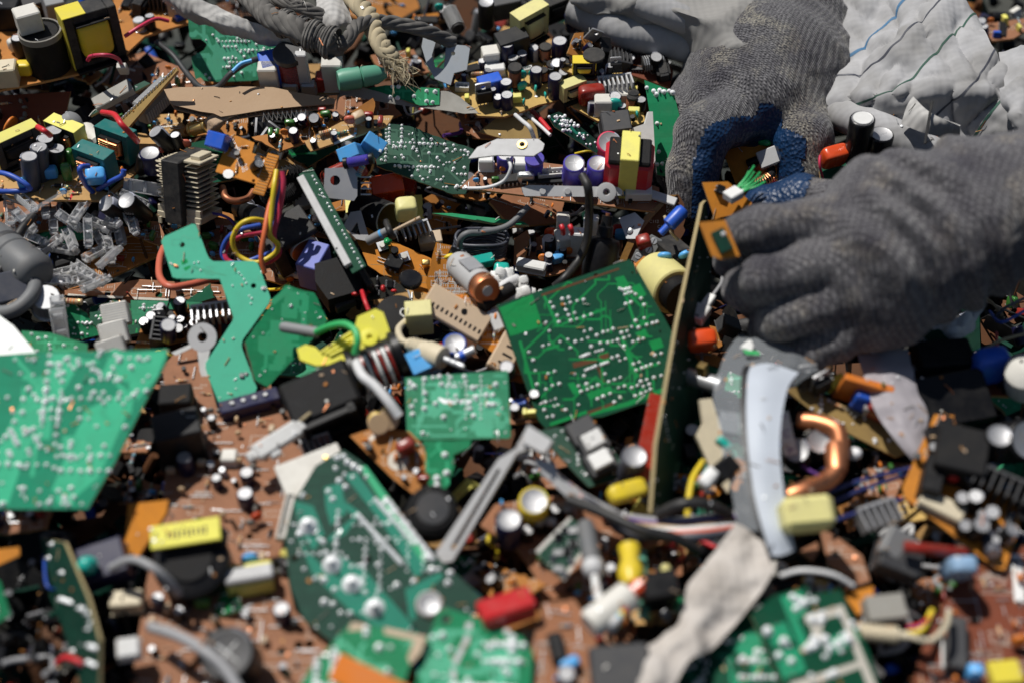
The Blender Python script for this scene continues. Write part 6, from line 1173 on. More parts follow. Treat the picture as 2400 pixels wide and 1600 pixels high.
B = Board('circuit_board', 'Y-shaped red-brown board with capacitors in the front middle', 'circuit board', [(1125, 1230), (1160, 1180), (1300, 1160), (1460, 1200), (1460, 1270), (1420, 1310), (1340, 1340), (1310, 1400), (1270, 1410), (1255, 1350), (1215, 1290)], (1290, 1270, -.3), (0, -.25, .97), 'o_brown', sh='the Y-shaped red-brown board'); B.add(('ecap', 13, 20, 'navy'), 1192, 1262, 0); B.add(('ecap', 6, 10, 'black'), 1236, 1262); B.add(('ecap', 6, 10, 'black'), 1264, 1244); B.add(('ecap', 6, 10, 'black'), 1290, 1244); B.add(('ecap', 6, 10, 'black'), 1300, 1212); B.add(('ecap', 6, 10, 'black'), 1328, 1212); B.silk(10); B.pop(8, P_SMALL)
B = Board('circuit_board', 'small grey-green module board with white rim in the front middle', 'circuit board', [(1255, 1290), (1335, 1210), (1358, 1225), (1362, 1300), (1322, 1360), (1290, 1335)], (1310, 1285, 1.4), (.05, -.5, .86), 'g_dust', edge='offwhite'); B.pop(7, [('smd',), ('smd', 'lightgrey', 6, 3), ('smd', 'slate', 4, 3)])
B.shapes([[(1255, 1290), (1335, 1210), (1340, 1215), (1262, 1296)], [(1316, 1352), (1360, 1292), (1362, 1302), (1323, 1360)]], 'offwhite', 'white_rim', .05)
M, L = axisM(at(1372, 1225, 2.2), at(1388, 1318, 2.2)); assembly('cable_plug', 'dark grey plug with a pale tip standing in the front middle', 'plug', M, [('body', mlathe([(0, 0), (3.6, 0), (4.4, 4), (4.4, L), (0, L)], 'midgrey', 18)), ('collar', mlathe([(0, L), (5, L), (5, L+5), (3, L+7), (0, L+7)], 'lightgrey', 18)), ('tip', mlathe([(0, L+7), (1.8, L+7), (2.2, L+18), (1.2, L+22), (0, L+22)], 'white', 14))])
M, L = axisM(at(1475, 1284, 1.6), at(1480, 1372, 1.8)); assembly('cable_lug', 'bright yellow crimp sleeve standing in the dark gap', 'crimp sleeve', M, [('sleeve', mlathe([(0, 0), (5.4, 0), (4.2, 8), (6.2, 14), (6, L-5), (3.6, L), (0, L)], 'yellow', 18))], 'the yellow crimp sleeve', 1478, 1325)
loose(('film', 20, 9, 9, 'yellow'), 'plastic_scrap', 'yellow plastic scrap beside the bottom of the red strip', 'plastic scrap', 1462, 1160, 1.2, (.2, -.4, .9), 20)
# wire harness
e = thing('wire_harness', 'harness of grey, violet and tan wires running into the ribbon', 'wire harness', Matrix.Translation(at(1500, 1220, 1))); org = at(1500, 1220, 1); short('the wire harness', 1520, 1220)
for k, m in enumerate(('wiregrey', 'wireviolet', 'bodytan', 'wirewhite', 'salmon', 'slate')):
    b, _ = wire_b([(1270+8*k, 1090+6*k, 1.4), (1330+6*k, 1140+4*k, 1.8), (1400+4*k, 1190+3*k, 1.6), (1460, 1210+7*k, 1.2), (1560, 1222+7*k, 1.2), (1650, 1215+8*k, 1.4), (1720, 1205+8*k, 1)], 2.3, m, 8, 7, org); link('wire', b.mesh('wire', 60), e)
wire('cable', 'thick black cable crossing in front of the wire harness', [(1330, 1170, 2.2), (1400, 1195, 2.2), (1500, 1240, 2.2), (1580, 1260, 1.8), (1640, 1290, 1.0)], 2.8, 'wireblack', 'cable', 9)
wire('cable', 'black cable arching behind the wire harness', [(1540, 1205, 1.6), (1600, 1180, 2.4), (1660, 1182, 2.2), (1710, 1205, 1.4)], 2.8, 'wireblack', 'cable', 9)
e = thing('strap_bar', 'pale grey flat plastic strap lying over the wire harness', 'strap', Fr(at(1330, 1140, 2.2), CAMN).m()); F_ = Fr(at(1330, 1140, 2.2), CAMN); b = MB(); b.prism([F_.uv(*q) for q in [(1248, 1070), (1300, 1085), (1310, 1120), (1400, 1170), (1450, 1195), (1420, 1205), (1330, 1165), (1270, 1110)]], -3, 0, 'lightgrey'); link('strap', b.mesh('strap'), e)
wire('wire', 'olive yellow wire right of the tall edge-on board', [(1648, 1080, .6), (1624, 1120, .9), (1614, 1170, .9), (1612, 1210, .6)], 1.8, 'yellow')
# ---- between edge-on board and ribbon
e = thing('ivory_frame', 'ivory plastic frame piece with ragged cut-outs', 'plastic frame', Fr(at(1665, 1020, 1.2), (.1, -.6, .8)).m()); F_ = Fr(at(1665, 1020, 1.2), (.1, -.6, .8)); b = MB(); b.prism([F_.uv(*q) for q in [(1640, 935), (1668, 932), (1690, 1000), (1700, 1050), (1690, 1075), (1712, 1130), (1706, 1155), (1688, 1130), (1660, 1085), (1650, 1060), (1632, 1020), (1648, 990)]], -4, 0, 'beige' if False else 'cream'); link('frame', b.mesh('frame'), e)
loose(('relay', 'black', 12, 9, 10), 'relay', 'black square part on the ivory frame', 'relay', 1690, 1105, 2.0, (.2, -.5, .85), 40)
loose(('film', 11, 7, 12, 'white'), 'film_capacitor', 'white oblong capsule beside the black square part', 'capsule', 1660, 1130, 1.6, (-.1, -.5, .86), 50)
loose(('film', 9, 4, 6, 'tealbr'), 'film_capacitor', 'teal bead capacitor on the ivory frame', 'capacitor', 1692, 1045, 2.0, (.1, -.5, .8), -40)
M, L = axisM(at(1612, 880, 1.0), at(1690, 905, 1.2)); assembly('metal_rod', 'dull steel rod carrying a small brass clip', 'rod', M, [('rod', mlathe([(0, 0), (5, 0), (5, L), (0, L)], 'steel', 18)), ('clip', mbox((0, 6, L*.45), (5, 10, 5), 'brass', .5))])
B = Board('board_shard', 'shiny amber board fragment with wire marks under the orange-red capacitor', 'board shard', [(1612, 822), (1640, 815), (1700, 840), (1690, 858), (1640, 848)], (1655, 836, .8), (0, -.45, .9), 'o_mid', ragged=1.2); B.jumps(8)
B = Board('circuit_board', 'dark board with copper traces deep below the ribbon', 'circuit board', [(1600, 1010), (1660, 960), (1740, 1000), (1760, 1180), (1600, 1260)], (1670, 1110, -1.6), (0, -.2, .98), 'g_main'); B.traces(20, 't_dark', 2); B.pop(8, P_DARK)
# ---- plastic film, ribbon cable, cloth strip
sheet('plastic_film', 'clear plastic film wrapped over the ribbon below the near glove', 'plastic film', [[(1735, 780, 3.4), (1800, 800, 3.6), (1870, 820, 3.4), (1920, 870, 3)], [(1690, 850, 3.2), (1760, 862, 3.8), (1840, 862, 3.8), (1900, 878, 3.2)], [(1672, 930, 2.8), (1720, 950, 3.2), (1760, 960, 3.4), (1790, 960, 3)], [(1690, 1010, 2.6), (1715, 1015, 2.8), (1745, 1020, 2.9), (1760, 1020, 2.8)]], 'film', 7, 7, .15, 2, 60)
sheet('paper_label', 'small sticker with a green arrow on the clear plastic film', 'sticker', [[(1742, 806, 3.9), (1758, 796, 3.95), (1766, 810, 3.95)], [(1734, 815, 3.9), (1745, 816, 3.95), (1762, 822, 3.95)]], 'white', 5, 4, .1)
sheet('sticker', 'green printed stripe of the sticker on the plastic film', 'sticker', [[(1740, 818, 4.02), (1778, 823, 4.04)], [(1748, 829, 4.02), (1782, 831, 4.04)]], 'wiregreen', 5, 4, .1)
RIB = [[(1745, 862, 4.0), (1800, 850, 4.3), (1872, 872, 4.2)], [(1738, 884, 4.2), (1790, 888, 4.5), (1848, 905, 4.3)], [(1736, 960, 4.0), (1785, 972, 4.2), (1832, 980, 4.1)], [(1742, 1050, 3.6), (1785, 1060, 3.7), (1828, 1064, 3.6)], [(1756, 1150, 3.2), (1796, 1158, 3.3), (1838, 1158, 3.2)], [(1776, 1230, 2.8), (1815, 1238, 2.9), (1852, 1232, 2.8)], [(1800, 1300, 2.2), (1832, 1300, 2.3), (1864, 1288, 2.2)]]
ob, G = sheet('ribbon_cable', 'wide pale blue-white ribbon bending down below the near glove', 'ribbon', RIB, 'ribbon', 8, 6, .8, .4, 40, sh='the pale ribbon')
def strip(G, i0, i1, m, name, parent, off=.5):
    H = []
    for j in range(len(G)):
        a = G[min(j+1, len(G)-1)][i0]-G[max(j-1, 0)][i0]; c = G[j][min(i0+1, len(G[0])-1)]-G[j][max(i0-1, 0)]; n = a.cross(c).normalized()
        if n.dot(CP-G[j][i0]) < 0: n = -n
        H.append([G[j][k]+n*off*.001 for k in range(i0, i1+1)])
    me, o = sheet_mesh(H, m, .1, name); return link(name, me, parent, parent.matrix_basis.inverted() @ Matrix.Translation(o))
strip(G, 0, 2, 'wireblack', 'black_line', ob, 1.3)
ob3, _ = sheet('plastic_film', 'smoky clear plastic strip hanging behind the pale ribbon', 'plastic film', [[(1680, 960, 2.6), (1740, 970, 2.9)], [(1690, 1050, 2.4), (1748, 1055, 2.8)], [(1712, 1140, 2.2), (1765, 1150, 2.6)], [(1730, 1240, 1.8), (1790, 1245, 2.2)]], 'film', 8, 6, .2, 1.5, 60)
sheet('cloth_strip', 'crumpled off-white cloth strip hanging from the ribbon to the bottom', 'cloth strip', [[(1722, 1225, 2.2), (1760, 1240, 2.2), (1796, 1275, 2.0), (1815, 1335, 1.8)], [(1665, 1300, 1.9), (1700, 1325, 2.1), (1742, 1350, 1.9), (1780, 1392, 1.7)], [(1602, 1392, 1.7), (1632, 1412, 2.0), (1680, 1435, 1.7), (1722, 1462, 1.5)], [(1585, 1455, 1.5), (1612, 1478, 1.9), (1640, 1500, 1.6), (1668, 1520, 1.4)], [(1515, 1502, 1.6), (1545, 1522, 1.9), (1575, 1540, 1.6), (1605, 1556, 1.4)], [(1475, 1620, 1.5), (1505, 1630, 1.8), (1530, 1642, 1.5), (1552, 1655, 1.3)]], 'cloth', 9, 9, .7, 6.5, 46, 3, sh='the off-white cloth strip')
# ---- copper pipe, yellow block, gold board
b, o = wire_b([(1872, 985, 1.8), (1920, 990, 2.0), (1962, 1010, 2.1), (1968, 1060, 2.1), (1960, 1100, 2.0), (1930, 1130, 2.0), (1880, 1150, 2.2), (1840, 1165, 2.0)], 4.6, 'copper', 18, 10); ob = link('copper_pipe', b.mesh('copper_pipe', 60), None, Matrix.Translation(o)); tag(ob, 'bent shiny copper pipe right of the ribbon', 'pipe'); short('the copper pipe', 1940, 1060)
M, L = axisM(at(1958, 1050, 2.1), at(1960, 1100, 2.0)); ob2 = link('pipe_joint', mlathe([(4.7, -2), (5.3, 0), (5.3, L), (4.7, L+2)], 'copper', 20).mesh('pipe_joint'), ob); ob2.matrix_local = Matrix.Translation(-o) @ M
F_ = Fr(at(1880, 1235, 2.4), (.05, -.5, .86)); assembly('taped_block', 'lemon yellow taped block against the ribbon', 'transformer', F_.m() @ Matrix.Rotation(.1, 4, 'Z'), [('block', mbox((0, 4, 9), (24, 15, 18), 'paleyel', 2.4))], 'the lemon taped block', 1870, 1180)
B = Board('circuit_board', 'gold-brown board leaning right of the ribbon with power transistors', 'circuit board', [(1838, 910), (1880, 905), (1990, 955), (2080, 990), (2130, 1060), (2100, 1070), (2000, 1020), (1900, 960)], (1980, 985, .6), (.1, -.45, .88), 'o_gold', sh='the gold-brown board'); B.add(('to220',), 1922, 925, 30, rx=-.3); B.add(('to220', 'black'), 1885, 915, 10, rx=-.4); B.add(('dip', 6), 2002, 962, -50); x, y = B.fr.uv(2004, 958); link('film_capacitor', lib('film', 9, 8, 12, 'blue'), B.e, T(x, y, 0, -.4, -.4)); B.add(('film', 14, 8, 12, 'redbrown'), 2050, 975, -30); B.add(('ecap', 6, 10, 'lightgrey', 'lightgrey'), 2025, 965); B.solder(14, 1); B.add(('res',), 1960, 950, -25)
loose(('trim', 'orange', 26, 4, 24), 'board_shard', 'orange panel standing behind the gold-brown board', 'panel', 2005, 940, .6, (.1, -.4, .9), -15)
loose(('box', 9, 6, 10, 'limeyel'), 'box_capacitor', 'lime block at the end of the power transistors', 'capacitor', 1950, 905, .8, (.1, -.5, .86), 30)
loose(('ecap', 14, 18, 'black'), 'capacitor', 'black capacitor with a grey top inside the copper bend', 'capacitor', 1900, 1055, .2, (.05, -.5, .86), 0)
loose(('ecap', 14, 18, 'black'), 'capacitor', 'black capacitor left of the one inside the copper bend', 'capacitor', 1868, 1075, .0, (-.2, -.5, .86), 0)
loose(('led', 'ceramic', 6), 'lamp_bead', 'tiny white bead lamp right of the copper pipe', 'lamp', 1998, 1062, .8, (0, -.7, .7))
e = thing('name_plate', 'narrow white lettered tag beside the ribbon', 'tag', Fr(at(1842, 1015, 2.0), (0, -.75, .66)).m() @ Matrix.Rotation(-1.35, 4, 'Z')); b = MB(); b.box((0, 0, 0), (22, 7, 1), 'white', .2); link('plate', b.mesh('plate'), e); c = textmesh('K   U   A', 5.5, 'wireviolet'); link('printed_text', c, e, T(0, 0, .6))
for k, P in enumerate(([(1820, 1000, .6), (1870, 1080, .8), (1930, 1120, .6)], [(1900, 1170, 1.2), (2000, 1130, 1.2), (2140, 1095, 1.0)], [(1930, 1185, 1.2), (2010, 1150, 1.0), (2140, 1105, .8)], [(1940, 1225, 1.4), (2040, 1190, 1.2), (2150, 1160, .8)])):
    wire('wire', ('indigo wire behind the copper pipe', 'upper indigo wire running right from the yellow block', 'middle indigo wire running right from the yellow block', 'lower indigo wire running right from the yellow block')[k], P, 1.1, 'wireviolet' if k == 0 else 'indigo')
# ---- translucent grey sheet and right boards
sheet('plastic_sheet', 'crumpled translucent grey plastic sheet hanging from the near glove', 'plastic sheet', [[(2010, 830, 2.6), (2070, 820, 2.8), (2130, 815, 2.6)], [(2030, 900, 2.2), (2080, 895, 2.6), (2140, 890, 2.2)], [(2050, 960, 2.0), (2110, 960, 2.3), (2165, 955, 1.8)], [(2090, 1020, 1.6), (2130, 1020, 1.8), (2172, 1010, 1.5)], [(2140, 1072, 1.2), (2155, 1075, 1.3), (2172, 1070, 1.2)]], 'greyfilm', 8, 8, .2, 3, 50)
B = Board('circuit_board', 'long dark red-brown board edge at the right with a blue capacitor', 'circuit board', [(2120, 875), (2160, 860), (2300, 850), (2450, 880), (2450, 930), (2300, 925), (2150, 900)], (2260, 890, .6), (0, -.15, .98), 'o_red', sh='the long red-brown board'); B.add(('film', 19, 12, 22, 'blue'), 2305, 892, 10); B.addmm(('relay', 'blackmatt', 30, 18, 16), *B.fr.uv(2200, 868), rz=.1); B.pop(14, P_DARK)
B = Board('circuit_board', 'dark green connector board under the near wrist', 'circuit board', [(2125, 790), (2200, 770), (2245, 800), (2255, 850), (2170, 835)], (2190, 810, 1.6), (.1, -.55, .83), 'g_main'); B.solder(8, 1)
for k in range(17): B.addmm(('jump', 6), *B.fr.uv(2138+k*4.6, 792+k*2.5), 1.6)
e = thing('cable_reel', 'white and copper wound spool at the right edge', 'spool', Fr(at(2400, 905, 1.0), (-.3, -.4, .86)).m()); b = MB(); pr = [(0, 0), (14, 0)]
for k in range(7): pr += [(15, 1+k*3), (15, 3+k*3), (14, 3.6+k*3)]
pr = [(r_*.66, z_) for r_, z_ in pr]; b.lathe(pr+[(0, 23)], [('copperdull' if k % 3 == 1 and k < len(pr)-1 else 'offwhite') for k in range(len(pr))], 24); link('winding', b.mesh('winding'), e)
B = Board('circuit_board', 'orange board loaded with black parts at the right', 'circuit board', [(2190, 970), (2235, 972), (2240, 1000), (2300, 1060), (2380, 1180), (2390, 1230), (2355, 1335), (2330, 1328), (2120, 1165), (2115, 1140), (2150, 1060)], (2240, 1150, 1.6), (-.06, -.35, .93), 'o_bright', sh='the orange board at right')
B.addmm(('relay', 'blackmatt', 24, 24, 18), *B.fr.uv(2240, 1085), rz=-.3); B.addmm(('relay', 'black', 10, 20, 12), *B.fr.uv(2180, 1130), rz=-.35); B.addmm(('relay', 'cream', 22, 9, 6), *B.fr.uv(2205, 1192), rz=-.55); B.add(('dip', 8), 2210, 1000, 60); B.add(('disc', 8, 4, 'red'), 2232, 1130); B.add(('ecap', 7, 11, 'black'), 2262, 1135); B.add(('ecap', 7, 11, 'black'), 2245, 1185); B.add(('ecap', 13, 20, 'black'), 2320, 1060, 0); B.addmm(('sink', 26, 12, 16, 7, 'darkgrey'), *B.fr.uv(2330, 1160), rz=-.5); B.add(('ecap', 7, 16, 'slate'), 2310, 1240, 0, rx=1.2); B.add(('disc', 6, 3, 'skyblue'), 2360, 1150); B.pop(14, P_DARK)
loose(('ecap', 22, 24, 'black'), 'capacitor', 'large dark capacitor with a grey top behind the orange board at right', 'capacitor', 2340, 1040, -.2, (.3, -.6, .7), 0)
loose(('relay', 'black', 40, 28, 22), 'relay', 'black block under the long red-brown board', 'box', 2200, 960, -.4, (.1, -.5, .85), 12)
for k, (P, m) in enumerate((([(2330, 745, 1.4), (2360, 720, 2.0), (2420, 690, 1.6)], 'slate'), ([(2320, 730, 1.2), (2345, 755, 1.6), (2390, 735, 1.6), (2420, 715, 1.2)], 'wireblue'), ([(2300, 690, 1.2), (2330, 715, 1.4), (2350, 740, 1.2)], 'straw'), ([(2335, 780, 1.0), (2337, 820, 1.4), (2334, 850, 1.0)], 'wirered'), ([(2290, 830, 1.2), (2340, 800, 1.6), (2410, 780, 1.2)], 'straw'))):
    wire('wire', ('slate wire at the right edge below the wrist', 'blue looped wire at the right edge below the wrist', 'straw bristle under the near wrist', 'thin red wire above the blue capacitor at right', 'straw-coloured wire crossing above the blue capacitor')[k], P, .9, m)
sheet('tape_bundle', 'bundle of white ribbed tape under the near wrist', 'tape', [[(2180, 760, 2.0), (2240, 745, 2.4), (2310, 700, 2.2)], [(2195, 780, 1.8), (2245, 775, 2.2), (2300, 735, 2.0)], [(2230, 800, 1.4), (2255, 795, 1.6), (2290, 770, 1.4)]], 'white', 9, 8, .6, 4, 90, 2)
# ---- lower right
B = Board('circuit_board', 'green front board with pale trace frames and heavy solder', 'circuit board', [(1760, 1440), (1812, 1395), (1892, 1371), (1898, 1393), (1970, 1380), (1982, 1408), (2037, 1526), (2070, 1640), (1850, 1640)], (1930, 1500, 1.5), (.05, -.45, .89), 'g_main', sh='the green front board at right')
B.shapes([[(1828, 1398), (1875, 1382), (1895, 1410), (1885, 1440), (1870, 1450), (1900, 1520), (1880, 1530)], [(1790, 1470), (1840, 1455), (1860, 1500), (1815, 1515)], [(1815, 1525), (1870, 1515), (1890, 1570), (1835, 1590)], [(1930, 1500), (2005, 1465), (2015, 1500), (1945, 1535)]], 't_deep')
B.shapes([[(1885, 1440), (1975, 1415), (2060, 1620), (2040, 1625), (1968, 1440), (1890, 1462)], [(1850, 1600), (2020, 1545), (2025, 1560), (1860, 1620)], [(1895, 1450), (1930, 1442), (1925, 1500), (1880, 1530), (1875, 1520), (1905, 1490)]], 'silk', 'tin_frame', .05)
B.dots([(1858, 1398), (1870, 1405), (1866, 1425), (1882, 1412), (1800, 1478), (1838, 1502), (1826, 1535), (1855, 1548), (1905, 1450), (1926, 1452), (1935, 1497), (1965, 1507), (1945, 1518), (1988, 1497), (1910, 1500), (1912, 1512), (1895, 1518), (1955, 1575)], (1.8, 3)); B.solder(20, 1, sz=(1, 1.8))
B = Board('circuit_board', 'dark green board sliding under the cloth strip', 'circuit board', [(1700, 1470), (1790, 1400), (1850, 1560), (1880, 1660), (1540, 1660), (1600, 1560)], (1730, 1560, .2), (0, -.3, .95), 'g_main', sh='the dark green board under the cloth'); B.solder(40, 3, sz=(1, 1.9)); B.traces(12, 't_deep', 3)
Board('board_shard', 'small orange board corner above the green front board', 'board shard', [(1978, 1392), (2046, 1372), (2050, 1420), (2010, 1440)], (2010, 1405, .8), (0, -.4, .9), 'o_bright')
loose(('relay', 'greyfoil', 24, 16, 12), 'relay', 'smoky plastic box behind the cream strain relief', 'box', 2068, 1435, .6, (0, -.35, .93), 6, None, .75)
M, L = axisM(at(2010, 1478, 1.2), at(2130, 1490, 1.4)); pr = [(0, 0), (3.6, 0)]
for k in range(9): pr += [(4, .3+k*2), (4, 1.3+k*2), (3, 1.5+k*2), (3, 2+k*2)]
assembly('strain_relief', 'cream ribbed cable strain relief at the lower right', 'strain relief', M, [('ribs', mlathe(pr+[(2.2, 18.5), (2, L), (0, L)], 'cream', 20))], 'the cream strain relief', 2070, 1485)
wire('cable', 'cream cable leaving the strain relief', [(2130, 1490, 1.4), (2180, 1500, 1.6), (2215, 1470, 1.8), (2225, 1430, 1.4)], 1.5, 'cream', 'cable')
for k, m in enumerate(('wirered', 'wireviolet', 'yellow')): wire('wire', ('red', 'violet', 'yellow')[k]+' wire by the cream strain relief', [(2130, 1470+6*k, 1.0), (2160, 1465+5*k, 1.4), (2185, 1440-5*k, 1.2)], 1.5, m)
B = Board('circuit_board', 'wide red-brown board with printed parts at the lower right corner', 'circuit board', [(2130, 1640), (2160, 1520), (2230, 1380), (2300, 1320), (2460, 1250), (2460, 1660)], (2310, 1500, -.2), (0, -.2, .98), 'o_red', sh='the red-brown corner board'); B.silk(50); B.jumps(20); B.pop(20, [('res',), ('res', 6.5, 2.3, 'beige'), ('disc', 5, 3, 'orange'), ('diode',)]); B.addmm(('relay', 'darkgrey', 9, 26, 8), *B.fr.uv(2235, 1520), rz=-.18); x, y = B.fr.uv(2212, 1520); link('white_bar', mbox((0, 0, .5), (2.6, 20, 1), 'white', .2).mesh('white_bar'), B.e, T(x, y, 0, -.18)); x, y = B.fr.uv(2385, 1355); link('white_bar', mbox((0, 0, .5), (5, 26, 1), 'white', .2).mesh('white_bar'), B.e, T(x, y, 0, -.15)); B.addmm(('box', 14, 11, 6, 'tape'), *B.fr.uv(2350, 1585), rz=.1); B.add(('film', 7, 6, 10, 'skyblue'), 2275, 1590); B.add(('disc', 8, 4, 'orange'), 2380, 1515)
loose(('relay', 'darkgrey', 28, 22, 22), 'relay', 'black and grey switch block with a red wire at right', 'switch', 2090, 1320, .6, (.1, -.45, .88), -20, 'the switch block', .7)
loose(('trim', 'grey', 20, 14, 6), 'metal_plate', 'grey metal face of the switch block', 'metal plate', 2105, 1285, 1.6, (.3, -.6, .75), -30)
wire('wire', 'thick dark red wire running right from the switch block', [(2118, 1280, 2.6), (2160, 1285, 2.6), (2210, 1290, 2.2), (2260, 1296, 1.6)], 2.8, 'redbrown')
loose(('film', 13, 9, 26, 'palebl'), 'film_capacitor', 'pale blue rounded capacitor below the orange board at right', 'capacitor', 2225, 1345, .4, (0, -.5, .86), 0)
loose(('sink', 20, 12, 9, 6, 'alu'), 'heatsink', 'glinting metal clip left of the switch block', 'metal clip', 2050, 1215, .8, (.1, -.4, .9), 20)
B = Board('circuit_board', 'pointed pinkish board between the ribbon end and the switch block', 'circuit board', [(1920, 1235), (1960, 1255), (2020, 1300), (2040, 1360), (2010, 1370), (1940, 1320)], (1970, 1300, .4), (-.2, -.4, .9), 'o_pink', holes=[(1958, 1296, 1.6)]); B.silk(6)
Board('board_shard', 'small pink board corner under the ribbon end', 'board shard', [(1872, 1290), (1915, 1268), (1920, 1290), (1905, 1315)], (1895, 1290, .6), (0, -.5, .86), 'o_pink')
wire('cable', 'white cable arching above the green front board', [(1830, 1348, 1.4), (1880, 1336, 1.9), (1950, 1345, 1.9), (2000, 1372, 1.4)], 1.3, 'wirewhite', 'cable')
# ---- bottom centre
B = Board('circuit_board', 'green board with a torn cream corner at the bottom', 'circuit board', [(824, 1456), (858, 1462), (1000, 1490), (985, 1530), (960, 1560), (930, 1650), (680, 1650), (730, 1560)], (850, 1560, 1.8), (-.1, -.4, .9), 'g_mid', sh='the cream-cornered green board'); B.solder(26, 2, sz=(1.2, 2.2)); B.traces(10, 't_pale', 4)
B.shapes([[(824, 1456), (858, 1462), (850, 1475), (815, 1478)], [(900, 1468), (1000, 1490), (985, 1530), (962, 1556), (955, 1540), (970, 1500), (900, 1484)]], 'beige', 'bare_laminate', .05)
p, q_ = at(785, 1560, 3.2), at(950, 1640, 3.0); M, L = axisM(p, q_, (0, -.6, .8)); assembly('orange_bar', 'orange plastic bar lying across the bottom green board', 'plastic bar', M, [('bar', mbox((0, 0, L/2), (12, 4, L), 'orange', .6))])
B = Board('circuit_board', 'green board with a rounded corner hole at the bottom middle', 'circuit board', [(1025, 1432), (1045, 1424), (1120, 1446), (1225, 1492), (1250, 1530), (1240, 1660), (960, 1660), (985, 1560)], (1110, 1550, 1.6), (.05, -.42, .9), 'g_mid', holes=[(1045, 1450, 2.4)], sh='the rounded green board'); B.traces(14, 't_pale', 6, (1.5, 3)); B.solder(46, 3, sz=(1.1, 2.1)); B.shapes([[(1092, 1458), (1108, 1456), (1100, 1500), (1070, 1560), (1065, 1650), (1045, 1650), (1060, 1550), (1088, 1495)]], 'lightgrey', 'tin_track', .05)
B = Board('circuit_board', 'tongue-shaped brown board at the bottom with a tiny blue capacitor', 'circuit board', [(1272, 1412), (1345, 1402), (1380, 1450), (1405, 1530), (1400, 1650), (1240, 1650), (1235, 1560), (1255, 1480)], (1320, 1530, 1.2), (0, -.35, .93), 'o_brown', sh='the tongue-shaped brown board'); B.silk(10); B.pop(7, P_SMALL); B.addmm(('relay', 'black', 6, 13, 5), *B.fr.uv(1305, 1520), rz=.2); B.add(('ecap', 8, 10, 'navy'), 1325, 1592); B.add(('film', 9, 5, 5, 'skyblue'), 1335, 1560, 30)
M, L = axisM(at(1125, 1448, 2.2), at(1248, 1408, 2.2)); assembly('box_capacitor', 'long bright red block capacitor behind the rounded green board', 'capacitor', M, [('body', mbox((0, 0, L/2), (12, 11, L), 'red', 1))], 'the red block capacitor', 1185, 1430)
Board('board_shard', 'orange board edge under the red block capacitor', 'board shard', [(1150, 1470), (1260, 1430), (1290, 1440), (1280, 1470), (1200, 1476)], (1220, 1458, .6), (0, -.3, .95), 'o_mid')
M, L = axisM(at(1380, 1465, 2.0), at(1472, 1395, 2.2)); assembly('wire_reel', 'fat cream cylinder connector with coloured wires at its end', 'connector', M, [('body', mlathe([(0, 0), (5.6, 0), (7, 2), (7, L), (6, L+1), (0, L+1)], 'offwhite', 24)), ('wire', mlathe([(3, L+1), (4.5, L+8), (0, L+8)], 'redorange', 10))])
for k, m in enumerate(('redorange', 'yellow', 'bodyblue', 'wirewhite')): wire('wire', ('orange', 'yellow', 'blue', 'white')[k]+' wire curling beside the cream cylinder connector', [(1470+4*k, 1400+6*k, 2.0), (1462-6*k, 1435+6*k, 2.4), (1448-5*k, 1462+4*k, 1.8)], 1.9, m)
loose(('relay', 'black', 16, 12, 28), 'relay', 'dark upright block right of the yellow crimp sleeve', 'box', 1535, 1400, .2, (0, -.45, .9), 10)
M, L = axisM(at(1505, 1290, .8), at(1510, 1450, 1.0)); assembly('cable_sleeve', 'pale green plastic strip standing in the dark gap', 'plastic strip', M, [('strip', mbox((0, 0, L/2), (4, 3, L), 'bodygreen', .6))])
wire('cable', 'pale yellow cable stub left of the cloth strip', [(1560, 1330, 1.0), (1565, 1370, 1.3), (1580, 1410, 1.0)], 2.6, 'paleyel', 'cable')
loose(('relay', 'darkgrey', 26, 22, 16), 'relay', 'dull grey box at the bottom right of the tongue board', 'box', 1450, 1590, .4, (0, -.35, .93), 5)
# ---- bottom left cavity
F_ = Fr(at(170, 1420, .4), (-.82, -.42, .38)); B = Board('circuit_board', 'dark green board standing upright in the lower left shadow', 'circuit board', [(95, 1260), (150, 1270), (205, 1400), (232, 1500), (230, 1640), (200, 1640), (150, 1480), (110, 1380)], None, None, 'g_dark', fr=F_, sh='the upright dark board'); B.solder(30, 2, sz=(1, 1.8))
loose(('led', 'tealbr', 8), 'led', 'teal glowing-looking bead in the lower left shadow', 'lamp', 212, 1325, 1.0, (0, -.6, .8))
Board('board_shard', 'orange panel leaning in shadow under the near green board', 'board shard', [(300, 1180), (395, 1170), (390, 1200), (320, 1310), (290, 1300)], (340, 1235, .4), (-.5, -.4, .75), 'o_bright', sh='the shaded orange panel')
Board('board_shard', 'orange scrap at the left edge below the near green board', 'board shard', [(-40, 1290), (45, 1280), (46, 1300), (-40, 1340)], (0, 1305, .4), (0, -.5, .86), 'o_bright')
Board('board_shard', 'green board tip at the lower left edge', 'board shard', [(-40, 1340), (0, 1360), (25, 1440), (-40, 1480)], (0, 1410, 1.0), (.3, -.5, .8), 'g_mid')
loose(('relay', 'navy', 22, 18, 14), 'relay', 'navy box in the lower left shadow beside the teal bead', 'box', 255, 1330, -.2, (0, -.4, .9), 20)
loose(('relay', 'white', 10, 9, 8), 'relay', 'small white block in the lower left shadow', 'box', 305, 1525, .2, (.1, -.4, .9), 10)
